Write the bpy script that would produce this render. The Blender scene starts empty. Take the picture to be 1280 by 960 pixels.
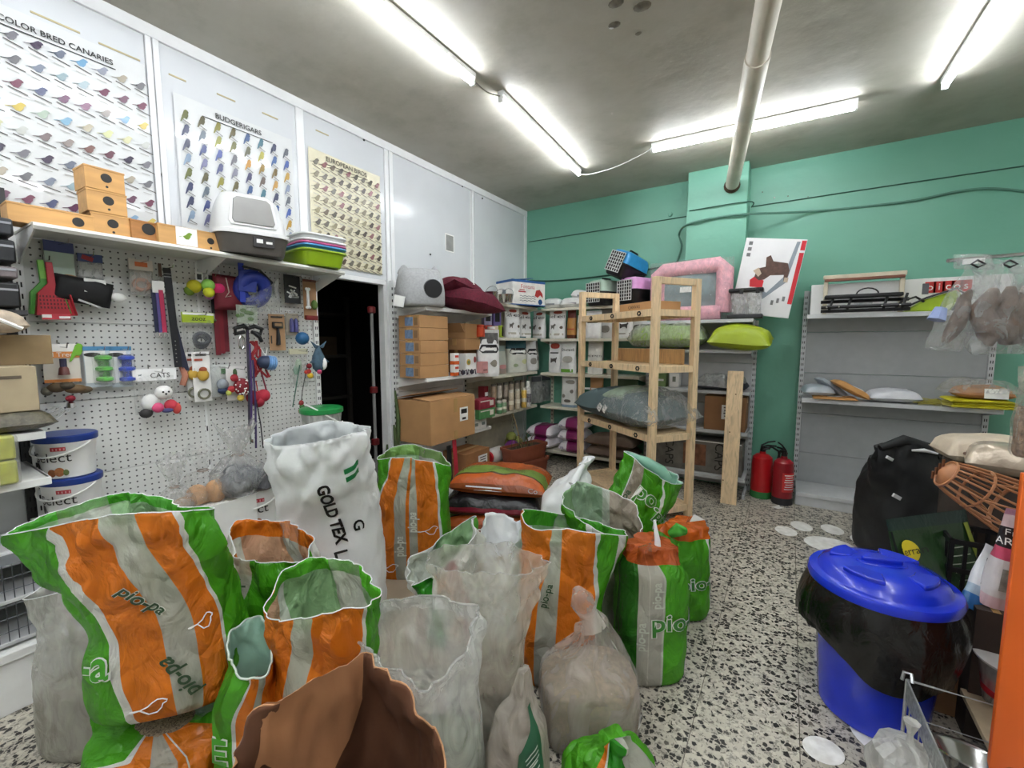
import bpy, math, random
from math import sin, cos, pi, radians, atan, floor as fl
from mathutils import Vector, Matrix, noise
random.seed(7)
C = bpy.context.scene.collection

# ---------------------------------------------------------------- camera
F = 540.0; H = 1.40; PITCH = atan(52/540.0); YAW = radians(32.7)
FW = Vector((-sin(YAW)*cos(PITCH), cos(YAW)*cos(PITCH), -sin(PITCH)))
RT = Vector((cos(YAW), sin(YAW), 0)); UP = RT.cross(FW); FH = Vector((-sin(YAW), cos(YAW), 0))
CAM = Vector((0, 0, H))
cd = bpy.data.cameras.new('camera'); cam = bpy.data.objects.new('camera', cd); C.objects.link(cam)
cam.location = CAM; cam.rotation_euler = (pi/2-PITCH, 0, YAW)
cd.sensor_width = 36; cd.lens = 36*F/1280; cd.clip_start = 0.05
bpy.context.scene.camera = cam
vs = bpy.context.scene.view_settings
vs.view_transform = 'Standard'; vs.look = 'None'; vs.gamma = 1; vs.use_curve_mapping = False
vs.exposure = 1.32
W = bpy.data.worlds.new('world'); bpy.context.scene.world = W; W.use_nodes = True
W.node_tree.nodes['Background'].inputs[0].default_value = (.9, .95, 1, 1)
W.node_tree.nodes['Background'].inputs[1].default_value = 0.35
TUBE = 26.0          # emission of the LED tubes

def ray(x, y): return FW*F + RT*(x-640) - UP*(y-480)
def at(x, y, d): r = ray(x, y); return CAM + r*(d/r.dot(FH))
def onx(x, y, X): r = ray(x, y); return CAM + r*(X/r.x)
def ony(x, y, Y): r = ray(x, y); return CAM + r*(Y/r.y)
def onz(x, y, z=0): r = ray(x, y); return CAM + r*((z-H)/r.z)

# ---------------------------------------------------------------- materials
def lin(c):
    if isinstance(c, str): c = [int(c[i:i+2], 16)/255 for i in (0, 2, 4)]
    return tuple((x/12.92 if x <= .04045 else ((x+.055)/1.055)**2.4) for x in c) + (1,)
MC = {}
def nt(name):
    m = bpy.data.materials.new(name); m.use_nodes = True
    t = m.node_tree; return m, t, t.nodes['Principled BSDF'], t.nodes['Material Output']
def N(t, typ, **kw):
    n = t.nodes.new(typ)
    for k, v in kw.items():
        if k.startswith('i_'):
            k = k[2:]; k = int(k) if k.isdigit() else k.replace('_', ' ')
            n.inputs[k].default_value = v
        else: setattr(n, k, v)
    return n
def L(t, a, b): t.links.new(a, b)
def coords(t, scale=(1, 1, 1), kind='Object'):
    tc = N(t, 'ShaderNodeTexCoord'); mp = N(t, 'ShaderNodeMapping'); mp.inputs['Scale'].default_value = scale
    L(t, tc.outputs[kind], mp.inputs[0]); return mp.outputs[0]
def ramp(t, fac, stops, interp='LINEAR'):
    r = N(t, 'ShaderNodeValToRGB'); cr = r.color_ramp; cr.interpolation = interp
    while len(cr.elements) > 1: cr.elements.remove(cr.elements[-1])
    cr.elements[0].position = stops[0][0]; cr.elements[0].color = stops[0][1]
    for p, c in stops[1:]:
        e = cr.elements.new(p); e.color = c
    L(t, fac, r.inputs[0]); return r.outputs[0]
def mat(hexc, rough=.5, metal=0, var=.12, scale=14, bump=0, bscale=60, coat=0, trans=0, alpha=1, spec=.5, stretch=(1, 1, 1), name=None, emit=0):
    key = (hexc, rough, metal, var, scale, bump, bscale, coat, trans, alpha, spec, stretch, emit)
    if key in MC: return MC[key]
    m, t, p, o = nt(name or 'surface_'+hexc)
    c = lin(hexc)
    if var:
        nz = N(t, 'ShaderNodeTexNoise', i_Scale=scale, i_Detail=4.0)
        L(t, coords(t, stretch), nz.inputs['Vector'])
        a = tuple(min(1, x*(1-var)) for x in c[:3])+(1,); b = tuple(min(1, x*(1+var)) for x in c[:3])+(1,)
        L(t, ramp(t, nz.outputs['Fac'], [(.3, a), (.7, b)]), p.inputs['Base Color'])
    else: p.inputs['Base Color'].default_value = c
    p.inputs['Roughness'].default_value = rough; p.inputs['Metallic'].default_value = metal
    p.inputs['Specular IOR Level'].default_value = spec
    if coat: p.inputs['Coat Weight'].default_value = coat; p.inputs['Coat Roughness'].default_value = .08
    if alpha < 1: p.inputs['Alpha'].default_value = alpha
    if bump:
        nb = N(t, 'ShaderNodeTexNoise', i_Scale=bscale, i_Detail=5.0, i_Distortion=.6)
        L(t, coords(t, stretch), nb.inputs['Vector'])
        bp = N(t, 'ShaderNodeBump', i_Strength=bump, i_Distance=.01); L(t, nb.outputs['Fac'], bp.inputs['Height'])
        L(t, bp.outputs[0], p.inputs['Normal'])
    if trans:
        tr = N(t, 'ShaderNodeBsdfTranslucent'); tr.inputs[0].default_value = c
        mx = N(t, 'ShaderNodeMixShader', i_0=trans); L(t, p.outputs[0], mx.inputs[1]); L(t, tr.outputs[0], mx.inputs[2]); L(t, mx.outputs[0], o.inputs[0])
    if emit:
        p.inputs['Emission Color'].default_value = c; p.inputs['Emission Strength'].default_value = emit
    MC[key] = m; return m

def crumple(t, p, nb, bump, bscale, dist):
    ad = N(t, 'ShaderNodeVectorMath', operation='MULTIPLY_ADD'); ad.inputs[1].default_value = (.03,)*3; L(t, nb.outputs['Color'], ad.inputs[0]); L(t, nb.inputs['Vector'].links[0].from_socket, ad.inputs[2])
    vo = N(t, 'ShaderNodeTexVoronoi', i_Scale=bscale*.75, feature='DISTANCE_TO_EDGE'); L(t, ad.outputs[0], vo.inputs['Vector'])
    mi = N(t, 'ShaderNodeMath', operation='MULTIPLY_ADD', i_1=1.6); L(t, vo.outputs['Distance'], mi.inputs[0]); L(t, nb.outputs['Fac'], mi.inputs[2])
    bp = N(t, 'ShaderNodeBump', i_Strength=min(1, bump*1.5), i_Distance=dist*1.6); L(t, mi.outputs[0], bp.inputs['Height']); L(t, bp.outputs[0], p.inputs['Normal'])
def clear_film(hexc='e6e8e4', fac=.35, rough=.22, bump=.5, bscale=18, name='clear_film'):
    """thin crinkled plastic film: part see-through, part milky and glossy"""
    key = ('film', hexc, fac, rough, bump, bscale)
    if key in MC: return MC[key]
    m, t, p, o = nt(name)
    p.inputs['Base Color'].default_value = lin(hexc); p.inputs['Roughness'].default_value = rough*.75; p.inputs['Specular IOR Level'].default_value = .9
    nb = N(t, 'ShaderNodeTexNoise', i_Scale=bscale, i_Detail=4.0, i_Distortion=1.6)
    L(t, coords(t, (1, 1, .55)), nb.inputs['Vector'])
    crumple(t, p, nb, bump, bscale, .02)
    tl = N(t, 'ShaderNodeBsdfTranslucent'); tl.inputs[0].default_value = lin(hexc)
    m1 = N(t, 'ShaderNodeMixShader', i_0=.4); L(t, p.outputs[0], m1.inputs[1]); L(t, tl.outputs[0], m1.inputs[2])
    tp = N(t, 'ShaderNodeBsdfTransparent')
    fr = N(t, 'ShaderNodeMapRange', i_1=.3, i_2=.75, i_3=max(0, fac-.15), i_4=min(1, fac+.2)); L(t, nb.outputs['Fac'], fr.inputs[0])
    m2 = N(t, 'ShaderNodeMixShader'); L(t, fr.outputs[0], m2.inputs[0]); L(t, tp.outputs[0], m2.inputs[1]); L(t, m1.outputs[0], m2.inputs[2])
    L(t, m2.outputs[0], o.inputs[0]); MC[key] = m; return m

def striped(stops, axis=0, rough=.32, bump=.45, bscale=16, trans=.2, alphas=None, tint=0, name='printed_film'):
    """stripes of flat print along one UV axis; alphas: same edges, 1 printed, <1 clear film"""
    m, t, p, o = nt(name)
    uv = N(t, 'ShaderNodeUVMap'); sx = N(t, 'ShaderNodeSeparateXYZ'); L(t, uv.outputs[0], sx.inputs[0])
    wob = sx.outputs[axis]
    def tc(c):
        c = lin(c); return tuple(x*(1-tint)+.8*tint for x in c[:3])+(1,)
    col = ramp(t, wob, [(s, tc(c)) for s, c in stops], 'CONSTANT')
    nz = N(t, 'ShaderNodeTexNoise', i_Scale=9.0, i_Detail=3.0); L(t, coords(t), nz.inputs['Vector'])
    mr = N(t, 'ShaderNodeMapRange', i_1=.3, i_2=.7, i_3=.88, i_4=1.1); L(t, nz.outputs['Fac'], mr.inputs[0])
    mu = N(t, 'ShaderNodeMix', data_type='RGBA', blend_type='MULTIPLY'); mu.inputs[0].default_value = 1
    L(t, col, mu.inputs[6]); L(t, mr.outputs[0], mu.inputs[7])
    L(t, mu.outputs[2], p.inputs['Base Color']); p.inputs['Roughness'].default_value = rough
    nb = N(t, 'ShaderNodeTexNoise', i_Scale=bscale, i_Detail=4.0, i_Distortion=1.5); L(t, coords(t, (1, 1, .6)), nb.inputs['Vector'])
    bp = N(t, 'ShaderNodeBump', i_Strength=bump, i_Distance=.015); L(t, nb.outputs['Fac'], bp.inputs['Height']); L(t, bp.outputs[0], p.inputs['Normal'])
    tl = N(t, 'ShaderNodeBsdfTranslucent'); L(t, mu.outputs[2], tl.inputs[0])
    m1 = N(t, 'ShaderNodeMixShader', i_0=trans); L(t, p.outputs[0], m1.inputs[1]); L(t, tl.outputs[0], m1.inputs[2])
    out = m1.outputs[0]
    if alphas:
        al = ramp(t, wob, [(s, (a, a, a, 1)) for s, a in alphas], 'CONSTANT')
        tp = N(t, 'ShaderNodeBsdfTransparent'); m2 = N(t, 'ShaderNodeMixShader')
        L(t, al, m2.inputs[0]); L(t, tp.outputs[0], m2.inputs[1]); L(t, out, m2.inputs[2]); out = m2.outputs[0]
    L(t, out, o.inputs[0]); return m

def terrazzo():
    m, t, p, o = nt('terrazzo')
    co = coords(t, (1, 1, 1), 'Object')
    geo = N(t, 'ShaderNodeNewGeometry'); pos = geo.outputs['Position']
    def vor(scale, dist=0):
        nz = N(t, 'ShaderNodeTexNoise', i_Scale=scale*.9, i_Detail=2.0); L(t, pos, nz.inputs['Vector'])
        ad = N(t, 'ShaderNodeVectorMath', operation='MULTIPLY_ADD'); ad.inputs[1].default_value = (.018,)*3
        L(t, nz.outputs['Color'], ad.inputs[0]); L(t, pos, ad.inputs[2])
        v = N(t, 'ShaderNodeTexVoronoi', i_Scale=scale, i_Randomness=1.0); L(t, ad.outputs[0], v.inputs['Vector'])
        e = N(t, 'ShaderNodeTexVoronoi', i_Scale=scale, i_Randomness=1.0, feature='DISTANCE_TO_EDGE'); L(t, ad.outputs[0], e.inputs['Vector'])
        s = N(t, 'ShaderNodeSeparateColor'); L(t, v.outputs['Color'], s.inputs[0])
        return s, e
    s, e = vor(58)
    base = ramp(t, s.outputs[0], [(0, lin('1c1a19')), (.345, lin('34312e')), (.355, lin('8f897c')), (.55, lin('bcb7a8')), (.8, lin('dad5c6')), (1, lin('a9a396'))], 'LINEAR')
    em = N(t, 'ShaderNodeMapRange', i_1=.03, i_2=.11); L(t, e.outputs['Distance'], em.inputs[0])
    mx = N(t, 'ShaderNodeMix', data_type='RGBA'); L(t, em.outputs[0], mx.inputs[0]); mx.inputs[6].default_value = lin('b9b3a4'); L(t, base, mx.inputs[7])
    s2, e2 = vor(120)
    fine = ramp(t, s2.outputs[0], [(0, lin('57524d')), (.20, lin('bfb9aa')), (1, lin('dfd9ca'))], 'CONSTANT')
    m2 = N(t, 'ShaderNodeMix', data_type='RGBA'); inv = N(t, 'ShaderNodeMath', operation='MULTIPLY'); 
    om = N(t, 'ShaderNodeMath', operation='GREATER_THAN', i_1=.355); L(t, s.outputs[0], om.inputs[0])
    inv.inputs[1].default_value = .55; L(t, om.outputs[0], inv.inputs[0]); L(t, inv.outputs[0], m2.inputs[0]); L(t, mx.outputs[2], m2.inputs[6]); L(t, fine, m2.inputs[7])
    L(t, m2.outputs[2], p.inputs['Base Color'])
    p.inputs['Roughness'].default_value = .38
    return m

def pegboard():
    m, t, p, o = nt('pegboard_metal')
    uv = N(t, 'ShaderNodeUVMap')
    v = N(t, 'ShaderNodeVectorMath', operation='FRACTION'); L(t, uv.outputs[0], v.inputs[0])
    d = N(t, 'ShaderNodeVectorMath', operation='DISTANCE'); d.inputs[1].default_value = (.5, .5, 0)
    sx = N(t, 'ShaderNodeSeparateXYZ'); L(t, v.outputs[0], sx.inputs[0]); cb = N(t, 'ShaderNodeCombineXYZ'); L(t, sx.outputs[0], cb.inputs[0]); L(t, sx.outputs[1], cb.inputs[1])
    L(t, cb.outputs[0], d.inputs[0])
    lt = N(t, 'ShaderNodeMath', operation='LESS_THAN', i_1=.14); L(t, d.outputs['Value'], lt.inputs[0])
    mx = N(t, 'ShaderNodeMix', data_type='RGBA'); L(t, lt.outputs[0], mx.inputs[0]); mx.inputs[6].default_value = lin('d9dad6'); mx.inputs[7].default_value = lin('4a4a4a')
    L(t, mx.outputs[2], p.inputs['Base Color']); p.inputs['Roughness'].default_value = .45
    return m

def wood(hexc='e6cba2', name='pine'):
    if name in MC: return MC[name]
    m, t, p, o = nt(name); c = lin(hexc)
    nz = N(t, 'ShaderNodeTexNoise', i_Scale=7.0, i_Detail=6.0, i_Distortion=1.2); L(t, coords(t, (6, 6, .8), 'Object'), nz.inputs['Vector'])
    L(t, ramp(t, nz.outputs['Fac'], [(.3, tuple(x*.72 for x in c[:3])+(1,)), (.5, c), (.75, tuple(min(1, x*1.15) for x in c[:3])+(1,))]), p.inputs['Base Color'])
    p.inputs['Roughness'].default_value = .55; MC[name] = m; return m

def vcol(name='printed_colours', rough=.35, coat=.0):
    """print whose colours are stored per face (flat printed pictures)"""
    key = (name, rough, coat)
    if key in MC: return MC[key]
    m, t, p, o = nt(name)
    a = N(t, 'ShaderNodeVertexColor', layer_name='print'); L(t, a.outputs[0], p.inputs['Base Color'])
    p.inputs['Roughness'].default_value = rough; p.inputs['Coat Weight'].default_value = coat
    MC[key] = m; return m

# ---------------------------------------------------------------- mesh kit
class M:
    def __init__(s): s.v = []; s.f = []; s.uv = {}; s.mi = []; s.col = []
    def add(s, vs, fs, mi=0, col=None, uvs=None):
        b = len(s.v); s.v += [Vector(x) for x in vs]
        for k, f in enumerate(fs):
            if uvs: s.uv[len(s.f)] = [uvs[i] for i in f]
            s.f.append([i+b for i in f]); s.mi.append(mi); s.col.append(col)
        return s
    def box(s, c, d, rz=0, rx=0, ry=0, mi=0, taper=1, col=None):
        R = Matrix.Rotation(rz, 3, 'Z') @ Matrix.Rotation(rx, 3, 'X') @ Matrix.Rotation(ry, 3, 'Y')
        c = Vector(c); x, y, z = d[0]/2, d[1]/2, d[2]/2; vs = []
        for k in (-1, 1):
            q = taper if k == 1 else 1
            for i, j in ((-1, -1), (1, -1), (1, 1), (-1, 1)): vs.append(c + R @ Vector((i*x*q, j*y*q, k*z)))
        return s.add(vs, [(3, 2, 1, 0), (4, 5, 6, 7), (0, 1, 5, 4), (1, 2, 6, 5), (2, 3, 7, 6), (3, 0, 4, 7)], mi, col)
    def box2(s, a, b, mi=0, col=None):
        a = Vector(a); b = Vector(b); return s.box((a+b)/2, [abs(x) for x in (b-a)], mi=mi, col=col)
    def tube(s, pts, r, n=8, mi=0, closed=False, caps=True, col=None):
        pts = [Vector(p) for p in pts]; k = len(pts); rr = r if isinstance(r, (list, tuple)) else [r]*k
        vs = []; up = Vector((0, 0, 1))
        prev = None
        for i, p in enumerate(pts):
            if closed: tdir = pts[(i+1) % k]-pts[i-1]
            else: tdir = pts[min(i+1, k-1)]-pts[max(i-1, 0)]
            tdir.normalize()
            if prev is None: a = tdir.cross(up if abs(tdir.z) < .9 else Vector((1, 0, 0)))
            else: a = prev - tdir*prev.dot(tdir)
            a.normalize(); prev = a; b = tdir.cross(a)
            for j in range(n):
                th = 2*pi*j/n; vs.append(p + (a*cos(th)+b*sin(th))*rr[i])
        fs = []
        for i in range(k if closed else k-1):
            for j in range(n):
                i2 = (i+1) % k; fs.append((i*n+j, i*n+(j+1) % n, i2*n+(j+1) % n, i2*n+j))
        if caps and not closed: fs += [tuple(range(n))[::-1], tuple((k-1)*n+j for j in range(n))]
        return s.add(vs, fs, mi, col)
    def lathe(s, prof, n=24, c=(0, 0, 0), ax=None, mi=0, sx=1, sy=1, col=None, cap=True):
        """prof: list of (r, z); ax: 3x3 matrix"""
        R = ax or Matrix.Identity(3); c = Vector(c); vs = []
        for r, z in prof:
            for j in range(n):
                th = 2*pi*j/n; vs.append(c + R @ Vector((r*cos(th)*sx, r*sin(th)*sy, z)))
        fs = []
        for i in range(len(prof)-1):
            for j in range(n): fs.append((i*n+j, i*n+(j+1) % n, (i+1)*n+(j+1) % n, (i+1)*n+j))
        if cap: fs += [tuple(range(n))[::-1], tuple((len(prof)-1)*n+j for j in range(n))]
        return s.add(vs, fs, mi, col)
    def ball(s, c, r, n=14, mi=0, sc=(1, 1, 1), col=None, rot=None):
        k = max(6, n*2//3)
        prof = [(max(1e-4, sin(pi*i/k))*r, -cos(pi*i/k)*r) for i in range(k+1)]
        R = (rot or Matrix.Identity(3)) @ Matrix.Diagonal(sc)
        return s.lathe(prof, n, c, R, mi, col=col)
    def prism(s, poly, o, ax, ay, az, h, mi=0, col=None):
        """2D polygon in the plane (o; ax, ay) raised by h along az"""
        o, ax, ay, az = map(Vector, (o, ax, ay, az)); n = len(poly)
        vs = [o+ax*x+ay*y for x, y in poly] + [o+ax*x+ay*y+az*h for x, y in poly]
        fs = [tuple(range(n))[::-1], tuple(range(n, 2*n))] + [(i, (i+1) % n, n+(i+1) % n, n+i) for i in range(n)]
        return s.add(vs, fs, mi, col)
    def grid(s, fn, nu, nv, mi=0, wrapu=False, uvf=None, flip=False):
        vs = []; uvs = []
        for j in range(nv+1):
            for i in range(nu if wrapu else nu+1):
                u, v = i/nu, j/nv; vs.append(fn(u, v))
        w = nu if wrapu else nu+1; b = len(s.v); s.v += [Vector(x) for x in vs]
        uvf = uvf or (lambda u, v: (u, v))
        for j in range(nv):
            for i in range(nu):
                f = [j*w+i, j*w+(i+1) % w, (j+1)*w+(i+1) % w, (j+1)*w+i]
                q = [uvf(i/nu, j/nv), uvf((i+1)/nu, j/nv), uvf((i+1)/nu, (j+1)/nv), uvf(i/nu, (j+1)/nv)]
                if flip: f.reverse(); q.reverse()
                s.uv[len(s.f)] = q; s.f.append([x+b for x in f]); s.mi.append(mi); s.col.append(None)
        return s
def mesh(name, m, mats, smooth=35, origin=None):
    me = bpy.data.meshes.new(name)
    vs = m.v if origin is None else [v-origin for v in m.v]
    me.from_pydata([tuple(v) for v in vs], [], m.f)
    if not isinstance(mats, (list, tuple)): mats = [mats]
    for x in mats: me.materials.append(x)
    if any(m.mi): me.polygons.foreach_set('material_index', m.mi)
    if m.uv:
        ul = me.uv_layers.new(name='UVMap'); data = [0.0]*(len(me.loops)*2)
        for fi, q in m.uv.items():
            ls = me.polygons[fi].loop_start
            for k, (a, b) in enumerate(q): data[(ls+k)*2] = a; data[(ls+k)*2+1] = b
        ul.data.foreach_set('uv', data)
    if any(c is not None for c in m.col):
        at_ = me.color_attributes.new('print', 'FLOAT_COLOR', 'CORNER'); data = []
        for fi, f in enumerate(m.f):
            c = m.col[fi]; c = lin(c) if c else (1, 1, 1, 1); data += list(c)*len(f)
        at_.data.foreach_set('color', data)
    me.update()
    if smooth is not None:
        me.polygons.foreach_set('use_smooth', [True]*len(me.polygons)); me.set_sharp_from_angle(angle=radians(smooth))
    return me
def obj(name, m, mats, parent=None, world=False, smooth=35, bevel=0, solid=0, subsurf=0, label=None, loc=None, kind=None):
    """one mesh object; world=True: the vertices are world coordinates"""
    org = parent.location if (world and parent is not None) else None
    if world and parent is not None and parent.parent is not None:
        org = parent.location + parent.parent.location
    if parent is None and world: 
        xs = [v.x for v in m.v]; ys = [v.y for v in m.v]; zs = [v.z for v in m.v]
        org = Vector(((min(xs)+max(xs))/2, (min(ys)+max(ys))/2, min(zs)))
    me = m if isinstance(m, bpy.types.Mesh) else mesh(name, m, mats, smooth, org)
    o = bpy.data.objects.new(name, me); C.objects.link(o)
    if parent is not None: o.parent = parent
    elif world: o.location = org
    if loc is not None: o.location = loc
    if bevel:
        b = o.modifiers.new('bevel', 'BEVEL'); b.width = bevel; b.segments = 2; b.limit_method = 'ANGLE'; b.angle_limit = radians(40)
    if solid:
        b = o.modifiers.new('solid', 'SOLIDIFY'); b.thickness = abs(solid); b.offset = -1 if solid > 0 else 1
        if len(me.materials) > 1: b.material_offset = 1; b.material_offset_rim = 0
    if subsurf:
        b = o.modifiers.new('sub', 'SUBSURF'); b.levels = subsurf; b.render_levels = subsurf
    if label: o['label'] = label
    if kind: o['kind'] = kind
    return o
def tag(o, label=None, cat=None, group=None, kind=None):
    if label: o['label'] = label
    if cat: o['category'] = cat
    if group: o['group'] = group
    if kind: o['kind'] = kind
    return o
def thing(name, label, cat, loc=(0, 0, 0), rz=0, group=None):
    o = bpy.data.objects.new(name, None); o.empty_display_size = .05; C.objects.link(o)
    o.location = loc; o.rotation_euler = (0, 0, rz); return tag(o, label, cat, group)
def struct(name, m=None, mats=None, **kw):
    o = obj(name, m, mats, world=True, **kw) if m else bpy.data.objects.new(name, None)
    if m is None: C.objects.link(o)
    o['kind'] = 'structure'; return o
def dup(r, loc, rz=0, label=None, group=None, mats=None, scale=None):
    def cp(o, par):
        c = o.copy(); C.objects.link(c)
        if par is not None: c.parent = par
        for ch in list(o.children): cp(ch, c)
        return c
    c = cp(r, None); c.location = loc; c.rotation_euler = (0, 0, rz)
    if label: c['label'] = label
    if group: c['group'] = group
    elif 'group' in c: del c['group']
    if scale: c.scale = scale
    return c

# ---------------------------------------------------------------- lettering
TXT = {}
def text2d(s, offset=0.0):
    k = (s, offset)
    if k not in TXT:
        cu = bpy.data.curves.new('t', 'FONT'); cu.body = s; cu.size = 1; cu.resolution_u = 3; cu.offset = offset; cu.align_x = 'CENTER'; cu.align_y = 'CENTER'
        o = bpy.data.objects.new('t', cu); C.objects.link(o)
        dg = bpy.context.evaluated_depsgraph_get(); e = o.evaluated_get(dg); me = e.to_mesh()
        TXT[k] = ([(v.co.x, v.co.y) for v in me.vertices], [tuple(p.vertices) for p in me.polygons])
        e.to_mesh_clear(); bpy.data.objects.remove(o); bpy.data.curves.remove(cu)
    return TXT[k]
for s_ in ('pio-pa', '-a', 'Select', 'GOLD TEX', 'LARGE', 'G', 'Fontana', 'picos', 'CAPS', 'JARDINIA', 'MCPETS', 'zooz', 'Wild Tree', 'CATS', 'ADVANCE', 'Co', 'Terran', 'CANVAS', 'Snack', 'Frie', 'ARGU', 'COLOR BRED CANARIES', 'BUDGERIGARS', 'EUROPEAN BIRDS', 'CAPS', 'm', 'E', 'FIRE', 'po.', 'pio'):
    text2d(s_)
for s_ in ('pio-pa', 'E', '-a', 'po.', 'pio'): text2d(s_, .05)
def letters(m, s, o, ax, ay, size, mi=0, offset=0.0, col=None, lift=None):
    """flat lettering in the plane (o; ax, ay); size = letter height in metres"""
    vs, fs = text2d(s, offset); o, ax, ay = Vector(o), Vector(ax).normalized(), Vector(ay).normalized()
    n = ax.cross(ay)*(lift if lift is not None else .0012)
    return m.add([o+ax*(x*size)+ay*(y*size)+n for x, y in vs], fs, mi, col)
# ---------------------------------------------------------------- common materials
WHITE = mat('e9eae8', .35, var=.04); CREAM = mat('dcd8c6', .45, var=.06); GREYM = mat('c6c9ca', .4, var=.06); DGREY = mat('8c8f90', .4, var=.05)
SLOT = mat('151515', .7, var=0); BLACK = mat('141416', .4, var=.1); BLKM = mat('0c0c0d', .6, var=.1); CHROME = mat('c8c8c8', .22, 1, var=0)
CARD = mat('b58a5c', .75, var=.1, scale=6, bump=.08, bscale=40); CARD2 = mat('8a623e', .75, var=.1, scale=6); KRAFT = mat('a9784f', .7, var=.15, scale=8, bump=.15, bscale=30)
PINE = wood(); PINE2 = wood('c39a66', 'warm_pine'); PAPER = mat('eeeeea', .6, var=.03); FILM = clear_film(); INK = mat('23221f', .5, var=0)
XW, YW, ZC = -2.9, 4.86, 3.05
# ---------------------------------------------------------------- ceiling lamps
def tube_lamp(label, a, b, group=None):
    a = Vector(a); b = Vector(b); mid = (a+b)/2
    t = thing('tube_lamp', label, 'lamp', (mid.x, mid.y, 2.98), group=group)
    d = (b-a); ln = d.length; ang = math.atan2(d.y, d.x)
    m = M(); m.box((0, 0, .053), (ln, .045, .03), rz=ang); m.box((0, 0, .038), (ln*.98, .025, .012), rz=ang); obj('housing', m, WHITE, t, bevel=.003)
    e = Vector((cos(ang), sin(ang), 0))
    for s in (-1, 1):
        m = M(); m.box(e*(s*(ln/2-.008))+Vector((0, 0, .022)), (.016, .035, .05), rz=ang); obj('lamp_holder', m, WHITE, t, bevel=.003)
    m = M(); m.tube([e*(-ln/2+.016)+Vector((0, 0, .012)), e*(ln/2-.016)+Vector((0, 0, .012))], .0135, 12); obj('led_tube', m, mat('f4f8ff', .3, var=0, emit=TUBE), t)
    return t
tube_lamp('white tube lamp nearest the left wall, cut by top edge of photo', (-1.75, .76, 0), (-1.735, 2.26, 0))
tube_lamp('white tube lamp running lengthways with a cable at its far end', (-1.69, 2.49, 0), (-1.78, 3.96, 0))
tube_lamp('white tube lamp crossing behind the big ceiling pipe near green wall', (-1.06, 3.81, 0), (.30, 3.885, 0))
tube_lamp('white tube lamp at the right end of the ceiling', (.77, 2.39, 0), (.73, 3.89, 0))
for x, y0 in ((-1.75, -1.0), (.78, .7), (.78, -1.2), (-.5, -1.5), (-.5, -3.1), (-1.75, -2.7), (-1.1, -.75), (.15, -.75)):  # unseen tubes, added as fill to brighten the fronts of the sacks
    tube_lamp('added unseen white tube lamp on the ceiling behind the camera', (x, y0, 0), (x, y0+1.5, 0), group='added fill tube lamps behind the camera')
def wire(name, label, pts, r, m, cat='cable', n=8, sub=6, group=None):
    pts = [Vector(p) for p in pts]; out = []
    for i in range(len(pts)-1):
        p0, p1, p2, p3 = pts[max(i-1, 0)], pts[i], pts[i+1], pts[min(i+2, len(pts)-1)]
        for k in range(sub):
            t = k/sub; out.append(.5*((2*p1)+(p2-p0)*t+(2*p0-5*p1+4*p2-p3)*t*t+(3*p1-p0-3*p2+p3)*t**3))
    out.append(pts[-1]); return tag(obj(name, M().tube(out, r, n), m, world=True), label, cat, group)
wire('lamp_cable', 'thin white cable hanging between two tube lamps', [(-1.78, 3.965, 3.0), (-1.66, 3.96, 2.975), (-1.4, 3.9, 2.965), (-1.15, 3.83, 2.99), (-1.06, 3.81, 3.015)], .004, WHITE)
wire('lamp_cable', 'short thin cable joining the two lengthways tube lamps', [(-1.735, 2.265, 3.01), (-1.72, 2.38, 2.995), (-1.69, 2.485, 3.01)], .004, mat('a8a49a', .5))

# ---------------------------------------------------------------- floor
TZ = terrazzo()
fl_ = struct('floor', M().box2((-4.6, -3.5, -.08), (2.6, 5.0, -.004)), [mat('6d675d', .8)])
TS = .332; tme = None
for i in range(-9, 6):
    for j in range(0, 15):
        cx, cy = .1+TS*(i+.5), .07+TS*(j+.5)
        if cy > YW-.05 or cx < XW+.1: continue
        if tme is None: tme = mesh('tile', M().box((0, 0, -.006), (TS-.003, TS-.003, .012)), TZ, None)
        o = bpy.data.objects.new('tile', tme); C.objects.link(o); o.parent = fl_
        o.location = Vector((cx, cy, 0))-fl_.location + Vector((0, 0, random.uniform(-.0006, 0)))
obj('far_tiles', M().box2((-2.9, -3.5, -.01), (2.6, .07, 0)).box2((1.76, .07, -.01), (2.6, 4.86, 0)).box2((-4.6, 1.2, -.01), (-2.9, 3.4, 0)), TZ, fl_, world=True, kind='stuff')
# ---------------------------------------------------------------- ceiling and walls
m_, t_, p_, o_ = nt('ceiling_paint')
nz = N(t_, 'ShaderNodeTexNoise', i_Scale=1.6, i_Detail=6.0, i_Roughness=.65); L(t_, coords(t_), nz.inputs['Vector'])
L(t_, ramp(t_, nz.outputs['Fac'], [(.3, lin('9d998a')), (.5, lin('b3b0a3')), (.75, lin('bebbb0'))]), p_.inputs['Base Color']); p_.inputs['Roughness'].default_value = .65
nb = N(t_, 'ShaderNodeTexNoise', i_Scale=5.0, i_Detail=6.0); L(t_, coords(t_), nb.inputs['Vector']); bp = N(t_, 'ShaderNodeBump', i_Strength=.14, i_Distance=.05); L(t_, nb.outputs['Fac'], bp.inputs['Height']); L(t_, bp.outputs[0], p_.inputs['Normal'])
CEIL = m_
ce = struct('ceiling', M().box2((-3.0, -3.5, ZC), (2.6, 5.0, ZC+.12)), [CEIL])
stain = mat('6f6a5c', .8, var=.4, scale=30)
for x, y, r in ((770, 4, .03), (803, 8, .034), (768, 31, .025), (798, 42, .014), (765, 34, .012)):
    p = onz(x, y, ZC); obj('patch', M().lathe([(r*.5, -.006), (r, -.001), (r, .001)], 11, (p.x, p.y, ZC), sx=1.3), stain if r > .013 else WHITE, ce, world=True)
m_, t_, p_, o_ = nt('green_paint')
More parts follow.
